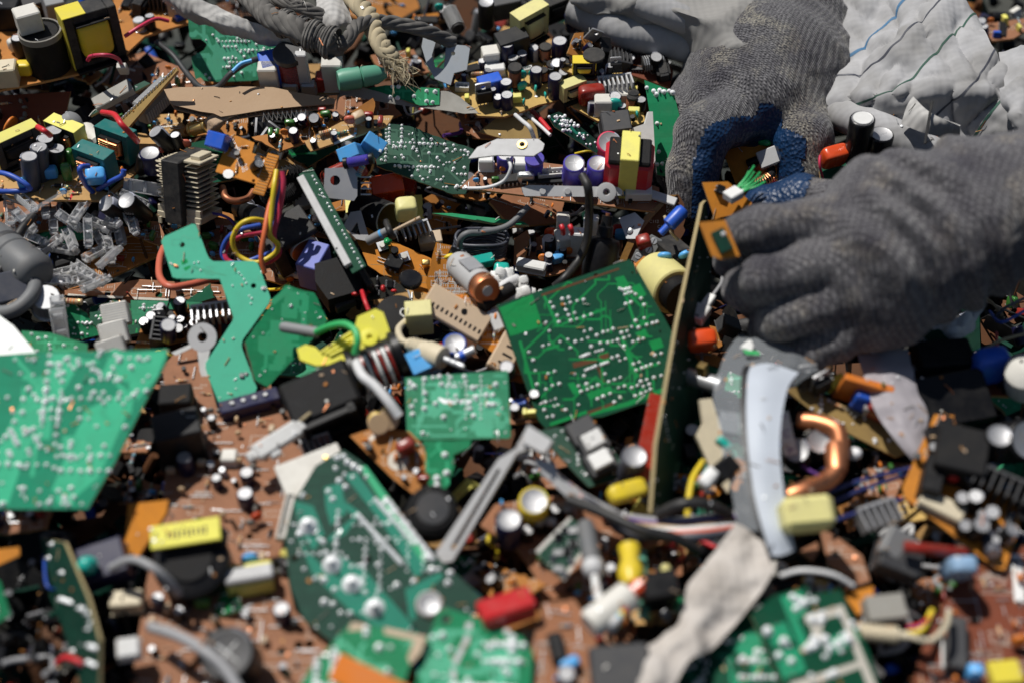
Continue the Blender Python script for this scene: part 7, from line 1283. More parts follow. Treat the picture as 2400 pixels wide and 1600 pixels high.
# ================================================================== sacks, straps, rope
def cloth_thing(name, label, cat, rows, m, nu, nv, th, na, ns, seed=0, sh=None):
    G = grid_surface(rows, nu, nv, na, ns, seed, ridge=.9); me, o = sheet_mesh(G, m, th, 'cloth'); e = thing(name, label, cat, Matrix.Translation(o)); link('cloth', me, e)
    bpy.context.view_layer.update()
    if sh: q = rows[len(rows)//2]; q = q[len(q)//2]; short(sh, q[0], q[1])
    return e, G
e, G = cloth_thing('sack', 'white woven sack with blue and green lines behind the gloves', 'sack', [
    [(1800, 40, 1.0), (1850, 120, 1.2), (1900, 190, 1.4), (1960, 260, 1.2), (2140, 330, 1.0), (2250, 370, .8), (2340, 450, .6)],
    [(1900, -20, 3.0), (1990, 125, 2.4), (2040, 162, 2.8), (2080, 212, 3.2), (2200, 262, 2.4), (2300, 290, 2.2), (2420, 360, 2)],
    [(1980, -70, 4.2), (2065, 60, 3.4), (2110, 95, 4.4), (2170, 145, 4.0), (2270, 205, 3.8), (2345, 235, 3.2), (2470, 300, 2.6)],
    [(2080, -140, 5), (2135, -12, 4.4), (2222, -12, 5.2), (2285, 30, 4.6), (2330, 120, 4.6), (2392, 180, 3.8), (2500, 230, 3)]], 'bag', 20, 16, .5, 4.5, 38, 2, 'the white lined sack')
n_ = 20
for i, m, nm in ((1, 'wireblue', 'blue_line'), (2, 'slate', 'dark_line'), (3, 'greenline', 'green_line'), (4, 'slate', 'dark_line'), (5, 'greenline', 'green_line')):
    if 'greenline' not in MATS: mk('greenline', (.02, .09, .065), .8, dust=.5); mk('blueline', (.05, .16, .30), .8, dust=.5)
    strip(G, i*n_, i*n_+1, 'blueline' if m == 'wireblue' else m, nm, e, .6)
b, o = wire_b([(1880, 230, -1.5), (1960, 262, .6), (2060, 305, 1.4), (2180, 362, 1.4), (2300, 430, 1.0)], 11, 'bag', 18, 10); ob = link('hem_roll', b.mesh('hem_roll', 60), e); ob.matrix_local = e.matrix_world.inverted() @ Matrix.Translation(o)
for nm, m, R in (('loop_tab', 'strapw', [[(2112, 290, 2.6), (2125, 250, 3.2), (2140, 226, 3.6)], [(2165, 312, 2.8), (2172, 280, 3.4), (2180, 264, 3.6)], [(2250, 330, 2.4), (2250, 310, 3.0), (2250, 296, 3.4)]]),):
    G2 = grid_surface(R, 6, 6, .4, 80); me, o = sheet_mesh(G2, m, .8, nm); link(nm, me, e, e.matrix_world.inverted() @ Matrix.Translation(o)); G3 = [r[8:10] for r in G2]
    tb = link('stitching', mbox((0, 0, 0), (1.6, .8, 26), 'wireblack', .3).mesh('stitching'), e); Mx, L = axisM(at(2172, 312, 3.2), at(2180, 264, 3.8)); tb.matrix_local = e.matrix_world.inverted() @ Mx @ Matrix.Translation((0, 0, L*.0005))
e, G = cloth_thing('sack', 'crumpled white sack corner at the right edge beside the near wrist', 'sack', [[(2340, 120, 4.4), (2400, 110, 4.8), (2480, 100, 4)], [(2350, 200, 4.2), (2410, 200, 4.8), (2480, 200, 4)], [(2350, 260, 3.6), (2390, 290, 4.0), (2470, 300, 3.6)], [(2400, 340, 2.6), (2430, 350, 2.8), (2470, 360, 2.6)]], 'bag', 8, 8, .5, 5, 40, 5)
e, G = cloth_thing('sack', 'grey sack edge with a white hem behind the upper glove', 'sack', [
    [(1330, -90, 5.0), (1480, -90, 5.0), (1640, -80, 5.0), (1800, -60, 4.5), (1900, -40, 4)], [(1330, -20, 4.6), (1480, -10, 4.6), (1640, 20, 4.8), (1760, 90, 4.0), (1860, 150, 3)], [(1350, 20, 3.4), (1470, 30, 3.6), (1600, 70, 3.6), (1720, 140, 3.0), (1800, 200, 2)], [(1370, 55, 1.8), (1480, 85, 1.8), (1590, 110, 1.6), (1690, 180, 1), (1760, 240, .4)]], 'baggrey', 9, 9, .5, 7, 22, 8, 'the grey sack edge')
b, o = wire_b([(1380, -30, 4.0), (1480, 0, 4.2), (1560, 30, 4.0), (1640, 64, 3.2), (1720, 118, 1.6), (1800, 180, 0)], 9, 'bag', 16, 10); ob = link('hem', b.mesh('hem', 60), e); ob.matrix_local = e.matrix_world.inverted() @ Matrix.Translation(o)
b, o = wire_b([(1350, 20, 2.6), (1460, 70, 2.4), (1570, 95, 2.0), (1640, 110, 1.8)], 12, 'bag', 16, 10); ob = link('fold', b.mesh('fold', 60), e); ob.matrix_local = e.matrix_world.inverted() @ Matrix.Translation(o)
# strap
e, G = cloth_thing('sack_strap', 'dirty white woven strap crossing at the top', 'strap', [[(360, -30, 4.6), (470, 0, 5.0), (560, 40, 4.8), (640, 70, 4.4), (740, 95, 3.8)], [(380, -5, 4.0), (470, 42, 4.4), (560, 72, 4.2), (640, 92, 3.8), (740, 108, 3.4)], [(388, 8, 3.2), (468, 60, 3.4), (560, 88, 3.2), (640, 108, 3.0), (735, 122, 2.8)]], 'strapw', 10, 8, 1.4, 2.2, 60, 1, 'the white strap')
e, G = cloth_thing('sack_strap', 'ribbed light grey strap end hanging in from the top', 'strap', [[(735, -60, 5.4), (775, -60, 5.8), (815, -60, 5.4)], [(742, 10, 5.2), (780, 10, 5.6), (818, 10, 5.2)], [(748, 60, 4.6), (785, 62, 5.0), (826, 58, 4.6)], [(752, 90, 3.6), (788, 95, 3.8), (826, 85, 3.6)]], 'strapw', 10, 8, 1.2, 1.0, 90, 4)
e = thing('knotted_strip', 'dark twisted plastic strip knotted round the straps', 'strip', Matrix.Translation(at(680, 70, 5))); org = at(680, 70, 5); short('the knotted dark strip', 680, 70)
for k, (P, r) in enumerate((([(560, -30, 6), (610, 20, 6), (640, 45, 6.2), (690, 65, 6.2), (740, 90, 5.8), (790, 110, 5.0)], 6.5), ([(790, 112, 5.0), (815, 92, 5.6), (840, 60, 5.6), (900, 52, 5.0), (990, 70, 4.2), (1060, 100, 3)], 4.2), ([(600, -20, 5.6), (650, 0, 5.8), (700, 15, 5.6), (760, 40, 5)], 4))):
    Q = spline([(q-org)*1000 for q in pts3(P)], 9)
    for j in range(5):
        b = MB(); b.tube([q+Vector((math.cos(i*.35+j*1.26), math.sin(i*.35+j*1.26)*.7, math.sin(i*.35+j*1.26)))*r*.5 for i, q in enumerate(Q)], r*.52, 'wrap', 8); link('strand', b.mesh('strand', 60), e)
for (px, py, ax, R_) in ((655, 50, (700, 70), 9), (720, 80, (760, 95), 10)):
    Mx, L = axisM(at(px, py, 6), at(*ax, 5.8)); b = MB()
    for k in range(9): b.lathe([(R_*(.88+.12*math.sin(k*1.1)), k*2), (R_*(.95+.12*math.sin(k*1.1)), k*2+1.2), (R_*(.86+.12*math.sin(k)), k*2+2.1)], 'wrap', 18)
    ob = link('knot', b.mesh('knot'), e); ob.matrix_local = Matrix.Translation(-org) @ Mx
e = thing('rope', 'frayed straw-coloured rope end hanging over the boards', 'rope', Matrix.Translation(at(890, 90, 4))); org = at(890, 90, 4); short('the frayed rope', 890, 90); Q = spline([(q-org)*1000 for q in pts3([(800, -40, 5.6), (838, 8, 5.6), (866, 40, 5.4), (880, 80, 5), (900, 115, 4.6), (920, 145, 4.0)])], 10)
for j in range(3): b = MB(); b.tube([q+Vector((math.cos(i*.5+j*2.09), math.sin(i*.5+j*2.09)*.8, math.sin(i*.5+j*2.09)*.6))*3.2 for i, q in enumerate(Q)], 3.2, 'rope', 9); link('strand', b.mesh('strand', 60), e)
b = MB(); R_ = random.Random(8); p0 = Q[-1]
for k in range(130):
    d = ((at(945+R_.gauss(0, 18), 190+R_.gauss(0, 12), 2.6+R_.random())-org)*1000-p0); a = p0+Vector((R_.gauss(0, 2.4), R_.gauss(0, 2), R_.gauss(0, 2)))
    f = R_.uniform(.35, 1.05); mid = a+d*f*.5+Vector((R_.gauss(0, 4), 0, R_.gauss(2, 3))); b.tube(spline([a, mid, a+d*f], 3), .28, 'rope', 3)
o = link('frayed_fibres', b.mesh('frayed_fibres', 60), e); o['kind'] = 'stuff'

# ================================================================== gloved hands
def knit_mat(name, c1, c2, c3, dots=.5, sc_=1.0):
    m, t, b = newmat(name); N = t.nodes.new; L = t.links.new; MATS[name] = m
    tc = N('ShaderNodeTexCoord')
    def nz(s, d=6, r=.65):
        n = N('ShaderNodeTexNoise'); n.inputs['Scale'].default_value = s; n.inputs['Detail'].default_value = d; n.inputs['Roughness'].default_value = r; L(tc.outputs['Object'], n.inputs['Vector']); return n
    def rng(n, a, c, o='Fac'):
        q = N('ShaderNodeMapRange'); q.inputs[1].default_value = a; q.inputs[2].default_value = c; L(n.outputs[o], q.inputs[0]); return q
    def mix(f, A, Bc):
        q = N('ShaderNodeMix'); q.data_type = 'RGBA'; L(f.outputs[0], q.inputs[0])
        for i, v in ((6, A), (7, Bc)):
            if isinstance(v, tuple): q.inputs[i].default_value = (*v, 1)
            else: L(v.outputs[2], q.inputs[i])
        return q
    big = rng(nz(26), .42, .62); fine = rng(nz(700, 3), .40, .62); patch = rng(nz(38, 5), .52, .68)
    a = mix(fine, c1, c2)
    wv = []
    for rot, s_ in ((.62, 150), (.62+1.57, 235)):
        mp = N('ShaderNodeMapping'); mp.inputs['Rotation'].default_value = (.35, .25, rot); L(tc.outputs['Object'], mp.inputs[0]); w = N('ShaderNodeTexWave'); w.inputs['Scale'].default_value = s_*sc_; w.inputs['Distortion'].default_value = 2.2; w.inputs['Detail'].default_value = 2; w.inputs['Detail Scale'].default_value = .4; L(mp.outputs[0], w.inputs['Vector']); wv.append(w)
    st = N('ShaderNodeMath'); st.operation = 'MULTIPLY'; L(wv[0].outputs['Fac'], st.inputs[0]); L(wv[1].outputs['Fac'], st.inputs[1])
    sm = N('ShaderNodeMapRange'); sm.inputs[1].default_value = .05; sm.inputs[2].default_value = .5; sm.inputs[3].default_value = 1; sm.inputs[4].default_value = 0; L(st.outputs[0], sm.inputs[0])
    mu = N('ShaderNodeMath'); mu.operation = 'MULTIPLY'; L(patch.outputs[0], mu.inputs[0]); L(fine.outputs[0], mu.inputs[1])
    c = mix(mu, a, c3); dk = N('ShaderNodeMix'); dk.data_type = 'RGBA'; dk.blend_type = 'MULTIPLY'; L(c.outputs[2], dk.inputs[6]); dk.inputs[7].default_value = (.45, .44, .46, 1)
    m2 = N('ShaderNodeMath'); m2.operation = 'MULTIPLY'; m2.inputs[1].default_value = dots; L(sm.outputs[0], m2.inputs[0]); L(m2.outputs[0], dk.inputs[0])
    dk2 = N('ShaderNodeMix'); dk2.data_type = 'RGBA'; dk2.blend_type = 'MULTIPLY'; dk2.inputs[7].default_value = (.42, .41, .47, 1); L(dk.outputs[2], dk2.inputs[6]); L(big.outputs[0], dk2.inputs[0])
    L(dk2.outputs[2], b.inputs['Base Color']); b.inputs['Roughness'].default_value = .95; b.inputs['Specular IOR Level'].default_value = .15; b.inputs['Sheen Weight'].default_value = .25
    bp = N('ShaderNodeBump'); bp.inputs['Strength'].default_value = .9; bp.inputs['Distance'].default_value = .0009; L(st.outputs[0], bp.inputs['Height'])
    b2 = N('ShaderNodeBump'); b2.inputs['Strength'].default_value = .4; b2.inputs['Distance'].default_value = .0012; L(nz(420, 4).outputs['Fac'], b2.inputs['Height']); L(bp.outputs[0], b2.inputs['Normal']); L(b2.outputs[0], b.inputs['Normal'])
knit_mat('knit', (.08, .078, .084), (.25, .245, .25), (.52, .48, .36), .6); knit_mat('knit2', (.11, .105, .112), (.24, .235, .24), (.42, .37, .29), .7, .62)
m, t, b = newmat('bluerubber'); MATS['bluerubber'] = m; N = t.nodes.new; L = t.links.new; tc = N('ShaderNodeTexCoord'); n1 = N('ShaderNodeTexNoise'); n1.inputs['Scale'].default_value = 60; n1.inputs['Detail'].default_value = 6; L(tc.outputs['Object'], n1.inputs['Vector'])
cr = N('ShaderNodeMix'); cr.data_type = 'RGBA'; cr.inputs[6].default_value = (.003, .016, .052, 1); cr.inputs[7].default_value = (.008, .045, .13, 1); L(n1.outputs['Fac'], cr.inputs[0]); L(cr.outputs[2], b.inputs['Base Color']); b.inputs['Roughness'].default_value = .42
vo = N('ShaderNodeTexVoronoi'); vo.inputs['Scale'].default_value = 420; L(tc.outputs['Object'], vo.inputs['Vector']); bp = N('ShaderNodeBump'); bp.inputs['Strength'].default_value = .8; bp.inputs['Distance'].default_value = .001; L(vo.outputs['Distance'], bp.inputs['Height']); L(bp.outputs[0], b.inputs['Normal'])

def hand(name, label, fn, lo, hi, res, coatfn, knit, wrist, fuzz, sh, spx):
    V, F = nets(fn, lo, hi, res); org = V.mean(0)
    me = bpy.data.meshes.new('t'); me.from_pydata([tuple(v) for v in V], [], [tuple(int(i) for i in f) for f in F]); bm = bmesh.new(); bm.from_mesh(me)
    bmesh.ops.recalc_face_normals(bm, faces=bm.faces); bmesh.ops.smooth_vert(bm, verts=bm.verts, factor=.5, use_axis_x=True, use_axis_y=True, use_axis_z=True); bm.normal_update(); bm.to_mesh(me); bm.free()
    co = np.array([v.co[:] for v in me.vertices]); nr = np.array([v.normal[:] for v in me.vertices])
    # slack cloth: small lumps and wrinkles
    dsp = np.array([noise.noise(Vector(c)*55)*.0011+noise.noise(Vector(c)*140)*.0006 for c in co]); co = co+nr*dsp[:, None]
    e = thing(name, label, 'gloved hand', Matrix.Translation(org)); short(sh, *spx)
    coat = coatfn(co, nr); fc = np.array([f for f in [tuple(p.vertices) for p in me.polygons]]); isc = coat[fc].mean(1) > .5
    for nm, sel, mt, push in (('knitted_glove', ~isc, knit, 0), ('rubber_palm', isc, 'bluerubber', .0007)):
        idx = np.unique(fc[sel]); 
        if len(idx) == 0: continue
        mp = -np.ones(len(co), int); mp[idx] = np.arange(len(idx)); q = bpy.data.meshes.new(nm); q.from_pydata([tuple(c) for c in (co[idx]+nr[idx]*push-org)], [], [tuple(int(i) for i in f) for f in mp[fc[sel]]])
        q.materials.append(mat(mt)); q.polygons.foreach_set('use_smooth', [True]*len(q.polygons)); q.update(); link(nm, q, e)
    b = MB(); Q = [(Vector(p)-Vector(org))*1000 for p, r in wrist]; rr = [r for p, r in wrist]; b.tube(spline(Q, 6), 1, 'skin', 20, [np.interp(i/6, range(len(rr)), rr) for i in range(len(Q)*6-5)]); link('wrist', b.mesh('wrist', 60), e)
    if fuzz:
        R_ = random.Random(3); b = MB(); ids = [i for i in range(len(co)) if coat[i] < .5]
        for _ in range(fuzz):
            i = R_.choice(ids); p = Vector((co[i]-org)*1000); n = Vector(nr[i]); t = Vector((R_.gauss(0, 1), R_.gauss(0, 1), R_.gauss(0, 1))).normalized(); L_ = R_.uniform(.7, 2.0); w = n.cross(t)*.05
            if w.length < .01: continue
            q1 = p+n*L_*.5+t*L_*.35; q2 = p+n*L_*.7+t*L_*.9; b.add([p-w, p+w, q1+w, q1-w, q2], [(0, 1, 2, 3), (3, 2, 4)], 'fuzzm')
        o = link('fuzz', b.mesh('fuzz', 60, recalc=False), e); o['kind'] = 'stuff'
    return e
mk('fuzzm', (.14, .135, .135), .95, dust=.2)
A = lambda l: [tuple(cd(*q)) for q in l]
# upper hand: palm down, index and fingers at left, thumb at right, C-grip seen from its open side
h1 = dict(
 back=(A([(1872, -60, 1.0), (1858, 60, .965), (1810, 170, .925), (1770, 225, .905)]), [.040, .040, .045, .038]), back2=(A([(1798, 75, .958), (1740, 175, .925), (1672, 262, .902)]), [.034, .036, .024]), back3=(A([(1895, 70, .965), (1888, 190, .93), (1876, 250, .91)]), [.034, .027, .020]),
 web=(A([(1705, 246, .893), (1765, 240, .886), (1850, 250, .89)]), [.014, .0125, .014]))
f1 = [(A([(1735, 262, .882), (1648, 312, .866), (1622, 400, .868), (1612, 492, .872)]), [.0185, .0165, .0150, .0125]),
      (A([(1640, 235, .915), (1592, 300, .905), (1584, 380, .91), (1600, 440, .92)]), [.020, .0165, .0145, .0125]),
      (A([(1660, 200, .95), (1610, 260, .945), (1600, 330, .95)]), [.019, .016, .013]),
      (A([(1864, 262, .893), (1886, 330, .878), (1886, 400, .880), (1876, 452, .884)]), [.0195, .0175, .0155, .013])]
axA = np.array(h1['back'][0][2])-np.array(h1['back'][0][1]); axA /= np.linalg.norm(axA)
def fn1(P):
    D = None
    for p, r in h1.values():
        c = chain(P, p, r, .012); D = c if D is None else smin(D, c, .016)
    out = None
    for p, r in f1:
        c = smin(D, chain(P, p, r, .006), .004); out = c if out is None else smin(out, c, .0008)
    w = np.array(h1['back'][0][1]); d = np.linalg.norm(P-w, axis=-1)
    ar = (P-w) @ axA; rad = P[..., 0]*.6+P[..., 2]*.8
    out = out+.0022*np.sin(ar*300+1.5*np.sin(rad*60)+.8*np.sin(rad*25+2))*np.exp(-((ar-.012)/.030)**2)      # slack folds at the wrist
    q_ = np.linalg.norm(P-np.array(cd(1665, 290, .895)), axis=-1); out = out+.0016*np.sin((P[..., 0]*.55+P[..., 2]*.83)*420+1.2*np.sin(P[..., 0]*90))*np.exp(-(q_/.030)**2)
    return out
ax1 = np.array(ray(1768, 400).normalized()); cp_ = np.array(CP)
def coat1(co, nr):
    v = co-cp_; d = (v @ ax1)[:, None]*ax1-v; L_ = np.linalg.norm(d, axis=1); n = np.array([noise.noise(Vector(c)*60) for c in co]); cv = v/np.linalg.norm(v, axis=1)[:, None]
    return ((np.einsum('ij,ij->i', nr, d)/L_+.10*n > .02) & (L_ < .058) & ((v @ ax1) < .925)).astype(float)
allp = np.array([q for p, r in list(h1.values())+f1 for q in p]); lo1, hi1 = allp.min(0)-.05, allp.max(0)+.05
hand('gloved_hand', 'grey knitted glove with blue rubber palm reaching in from the top', fn1, lo1, hi1, .0021, coat1, 'knit', [(cd(1990, -90, 1.03), 23), (cd(1940, -30, 1.0), 22), (cd(1890, 30, .975), 21)], 5000, 'the upper glove', (1720, 230))
# near hand: back of the fist towards the camera, fingers curled to the left
D2 = .735
h2 = dict(a=(A([(2480, 440, .75), (2250, 470, .752), (2050, 480, .748), (1965, 512, .742)]), [.034, .030, .024, .0122]), b=(A([(2480, 500, .745), (2250, 540, .742), (2050, 570, .736), (1965, 604, .735)]), [.032, .030, .024, .0122]),
 c=(A([(2250, 580, .745), (2080, 650, .738), (1980, 692, .738)]), [.026, .023, .013]), d=(A([(2200, 620, .752), (2080, 720, .748), (2000, 772, .746)]), [.022, .020, .0125]))
f2 = [(A([(1965, 512, .742), (1890, 522, .741), (1780, 536, .738), (1728, 560, .752), (1712, 615, .772)]), [.0122, .0117, .0115, .0110, .0098]),
      (A([(1965, 604, .735), (1890, 628, .734), (1785, 655, .736), (1748, 676, .754), (1775, 712, .785)]), [.0122, .0117, .0115, .0110, .0098]),
      (A([(1980, 692, .738), (1910, 722, .737), (1828, 746, .741), (1802, 765, .760), (1830, 790, .785)]), [.0118, .0112, .0109, .0105, .0094]),
      (A([(2000, 772, .746), (1940, 805, .744), (1890, 832, .750), (1885, 850, .770), (1915, 855, .785)]), [.0112, .0105, .0101, .0097, .0089]),
      (A([(2000, 500, .785), (1880, 474, .805), (1790, 486, .812)]), [.018, .0145, .012])]
def fn2(P):
    D = None
    for p, r in h2.values():
        c = chain(P, p, r, .01); D = c if D is None else smin(D, c, .018)
    out = None
    for i, (p, r) in enumerate(f2):
        c = smin(D, chain(P, p, r, .006), .006); out = c if out is None else smin(out, c, .0006)
    w = np.array(cd(2230, 560, .72)); d = np.linalg.norm((P-w)*np.array([1, .45, .45]), axis=-1)
    u_ = P[..., 0]*.78+(P[..., 1]*.64+P[..., 2]*.77)*.62; v_ = P[..., 0]*.62-(P[..., 1]*.64+P[..., 2]*.77)*.78
    out = out+.0050*(.55+.45*np.sin(v_*75+1.3+u_*40))*np.sin(u_*330+1.6*np.sin(v_*48+.5)+.9*np.sin(u_*95))*np.exp(-(d/.046)**2)
    out = out+.0005*np.sin(v_*1500)*np.clip((P[..., 0]-.20)/.03, 0, 1)
    return out
def coat2(co, nr):
    t = np.array(cd(1830, 482, .81)); return (np.linalg.norm(co-t, axis=1) < .026).astype(float)*(co[:, 1] > np.array(cd(1830, 482, .79))[1])
allp = np.array([q for p, r in list(h2.values())+f2 for q in p]); lo2, hi2 = allp.min(0)-.045, allp.max(0)+.045
hand('gloved_hand', 'near grey knitted glove in a fist gripping a board at right', fn2, lo2, hi2, .0022, coat2, 'knit2', [(cd(2620, 470, .76), 26), (cd(2520, 470, .755), 25), (cd(2440, 475, .75), 25)], 2500, 'the near glove', (2050, 600))

# ---- what the hands hold
B = Board('circuit_board', 'orange board with a copper toroid and grey switch held in the upper glove', 'circuit board', None or [(1690, 345), (1752, 300), (1830, 290), (1880, 340), (1890, 440), (1830, 470), (1770, 490), (1742, 478)], None, None, 'o_bright', fr=Fr(cd(1770, 400, .885), (-.22, -.72, .66)), sh='the board in the upper glove')
def cb(spec, px, py, rz=0, **k): return B.add(spec, px, py, rz, **k)
cb(('toroid', 7, 3, 30, 'copper', False), 1786, 416, 20, rx=-.7); cb(('led', 'ledgreen', 4.5), 1772, 330, 60, rx=1.2, ry=.2); cb(('led', 'ledred', 4.5), 1822, 414, -60, rx=1.2); cb(('ecap', 5, 11, 'black'), 1752, 384, 20, rx=.2, ry=1.3); cb(('relay', 'black', 11, 9, 8), 1775, 446); cb(('xtal',), 1822, 440, 30); cb(('film', 7, 5, 6, 'black'), 1842, 448); cb(('jump', 12), 1725, 340, -50); cb(('jump', 12), 1748, 408, 60); cb(('res', 5, 2, 'bodygreen'), 1735, 478, 10)
x, y = B.fr.uv(1808, 372); q = MB(); q.box((0, 0, 6), (22, 15, 12), 'lightgrey', .8); q.box((12.5, 0, 7), (4, 20, 14), 'lightgrey', 1); q.box((16, 0, 7), (4, 12, 8), 'lightgrey', 1); link('slide_switch', q.mesh('slide_switch'), B.e, T(x, y, .5, .35, sc_=.72))
x, y = B.fr.uv(1770, 420); link('coil_stand', mbox((-3, -2, 3), (8, 6, 5), 'blackmatt', .6).mesh('coil_stand'), B.e, T(x, y))
P0 = cd(1700, 460, .80); B = Board('circuit_board', 'small orange board with a chip and white plug pinched by the near glove', 'circuit board', [(1646, 428), (1706, 426), (1765, 478), (1735, 500), (1690, 510), (1676, 515)], None, None, 'o_bright', fr=Fr(cd(1700, 470, .80), (.12, -.74, .66)), sh='the pinched orange board'); B.addmm(('dip', 4, 5), *B.fr.uv(1686, 446), rz=1.2, sc_=.9)
M, L = axisM(cd(1706, 464, .79), cd(1748, 440, .795)); e = thing('wire_plug', 'white plug with a tuft of green wires by the near index finger', 'plug', M); link('housing', mbox((0, 0, L*.3), (8, 5, L*.7), 'white', .6).mesh('housing'), e)
for k in range(7): b = MB(); b.tube(spline([(-2.5+k*.8, 0, L*.5), (-3+k, 1, L*.8), (-6+k*1.6, 3+(k % 3), L*1.2), (-9+k*2.2, 6+2*(k % 3), L*1.45+(k % 2)*2)], 4), .62, 'wiregreen', 6); link('wire', b.mesh('wire', 60), e)
B = Board('circuit_board', 'small orange board with a black chip in front of the near index finger', 'circuit board', [(1638, 522), (1700, 516), (1734, 600), (1690, 608), (1668, 600)], None, None, 'o_bright', fr=Fr(cd(1690, 560, .728), (-.10, -.72, .68)), sh='the chip board by the index finger'); x, y = B.fr.uv(1692, 566); q = MB(); q.box((0, 0, 1.5), (7, 12, 3), 'g_dark', .3); link('chip', q.mesh('chip'), B.e, T(x, y, 0, .45)); q = MB(); q.ell((0, 0, 3), (1.4, 1.4, .8), 'lightgrey', 10, 6); x, y = B.fr.uv(1695, 551); link('chip_dot', q.mesh('chip_dot'), B.e, T(x, y))
# behind the gloves
e = thing('capacitor', 'tall glossy black capacitor with a white spot on its top', 'capacitor', Fr(at(2005, 375, 1.6), (-.05, -.15, .98)).m()); link('body', lib('ecap', 15, 32, 'blackgloss', 'blackgloss'), e); b = MB(); b.lathe([(0, 32.1), (5.6, 32.1), (5.6, 32.5), (0, 32.5)], 'white', 18); link('top_spot', b.mesh('top_spot'), e)
loose(('ecap', 15, 22, 'blackgloss', 'blackgloss'), 'capacitor', 'glossy black capacitor right of the white-spotted one', 'capacitor', 2050, 382, 1.6, (0, -.12, .99))
B = Board('circuit_board', 'dark board with an orange edge under the two glossy black capacitors', 'circuit board', [(1920, 400), (1990, 355), (2040, 372), (2100, 380), (2060, 430), (1930, 460)], (1990, 395, 1.2), (0, -.3, .95), 'g_main', edge='edgeor')
loose(('film', 17, 10, 14, 'redorange'), 'film_capacitor', 'orange-red capacitor between the gloves', 'capacitor', 1945, 385, 1.4, (.1, -.4, .9), 20)
wire('wire', 'thin pink wire hanging between the two gloves', [(1922, 365, 2.6), (1921, 385, 2.6), (1925, 405, 2.4), (1930, 425, 2)], .8, 'pink')
# ================================================================== ground, deep scrap, loose bits in the gaps
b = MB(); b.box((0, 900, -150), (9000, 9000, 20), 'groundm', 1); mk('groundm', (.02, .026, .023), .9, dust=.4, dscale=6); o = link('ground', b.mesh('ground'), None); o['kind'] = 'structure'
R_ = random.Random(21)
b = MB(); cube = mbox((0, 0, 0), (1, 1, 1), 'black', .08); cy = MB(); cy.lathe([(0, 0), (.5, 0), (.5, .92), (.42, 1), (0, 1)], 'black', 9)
DEEP = ['black']*16+['blackmatt']*12+['navy']*5+['g_dark']*3+['o_choc']*3+['darkgrey']*3+['slate', 'steel', 'copperdull', 'redbrown', 'o_mid', 'blue']  # near-black palette: the shade of the deep gaps is put into these colours
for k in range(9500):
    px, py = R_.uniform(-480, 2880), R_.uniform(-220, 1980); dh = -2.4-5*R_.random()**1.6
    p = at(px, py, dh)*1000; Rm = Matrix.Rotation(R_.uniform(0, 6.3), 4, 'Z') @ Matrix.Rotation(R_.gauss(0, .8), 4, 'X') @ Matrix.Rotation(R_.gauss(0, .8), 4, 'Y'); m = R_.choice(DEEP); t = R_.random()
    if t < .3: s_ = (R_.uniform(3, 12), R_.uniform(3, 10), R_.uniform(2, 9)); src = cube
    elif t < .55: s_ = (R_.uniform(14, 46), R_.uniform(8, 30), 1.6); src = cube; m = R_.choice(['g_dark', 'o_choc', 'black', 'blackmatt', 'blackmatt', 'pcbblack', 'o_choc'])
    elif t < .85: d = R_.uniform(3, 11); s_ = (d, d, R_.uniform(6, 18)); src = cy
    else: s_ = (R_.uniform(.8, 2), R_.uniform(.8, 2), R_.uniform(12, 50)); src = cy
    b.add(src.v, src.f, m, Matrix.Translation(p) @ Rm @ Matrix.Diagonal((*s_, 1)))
o = link('scrap_heap', b.mesh('scrap_heap', recalc=False), None); o['kind'] = 'stuff'; o['label'] = 'dark mass of broken electronic scrap deep in the heap'; o['category'] = 'scrap'
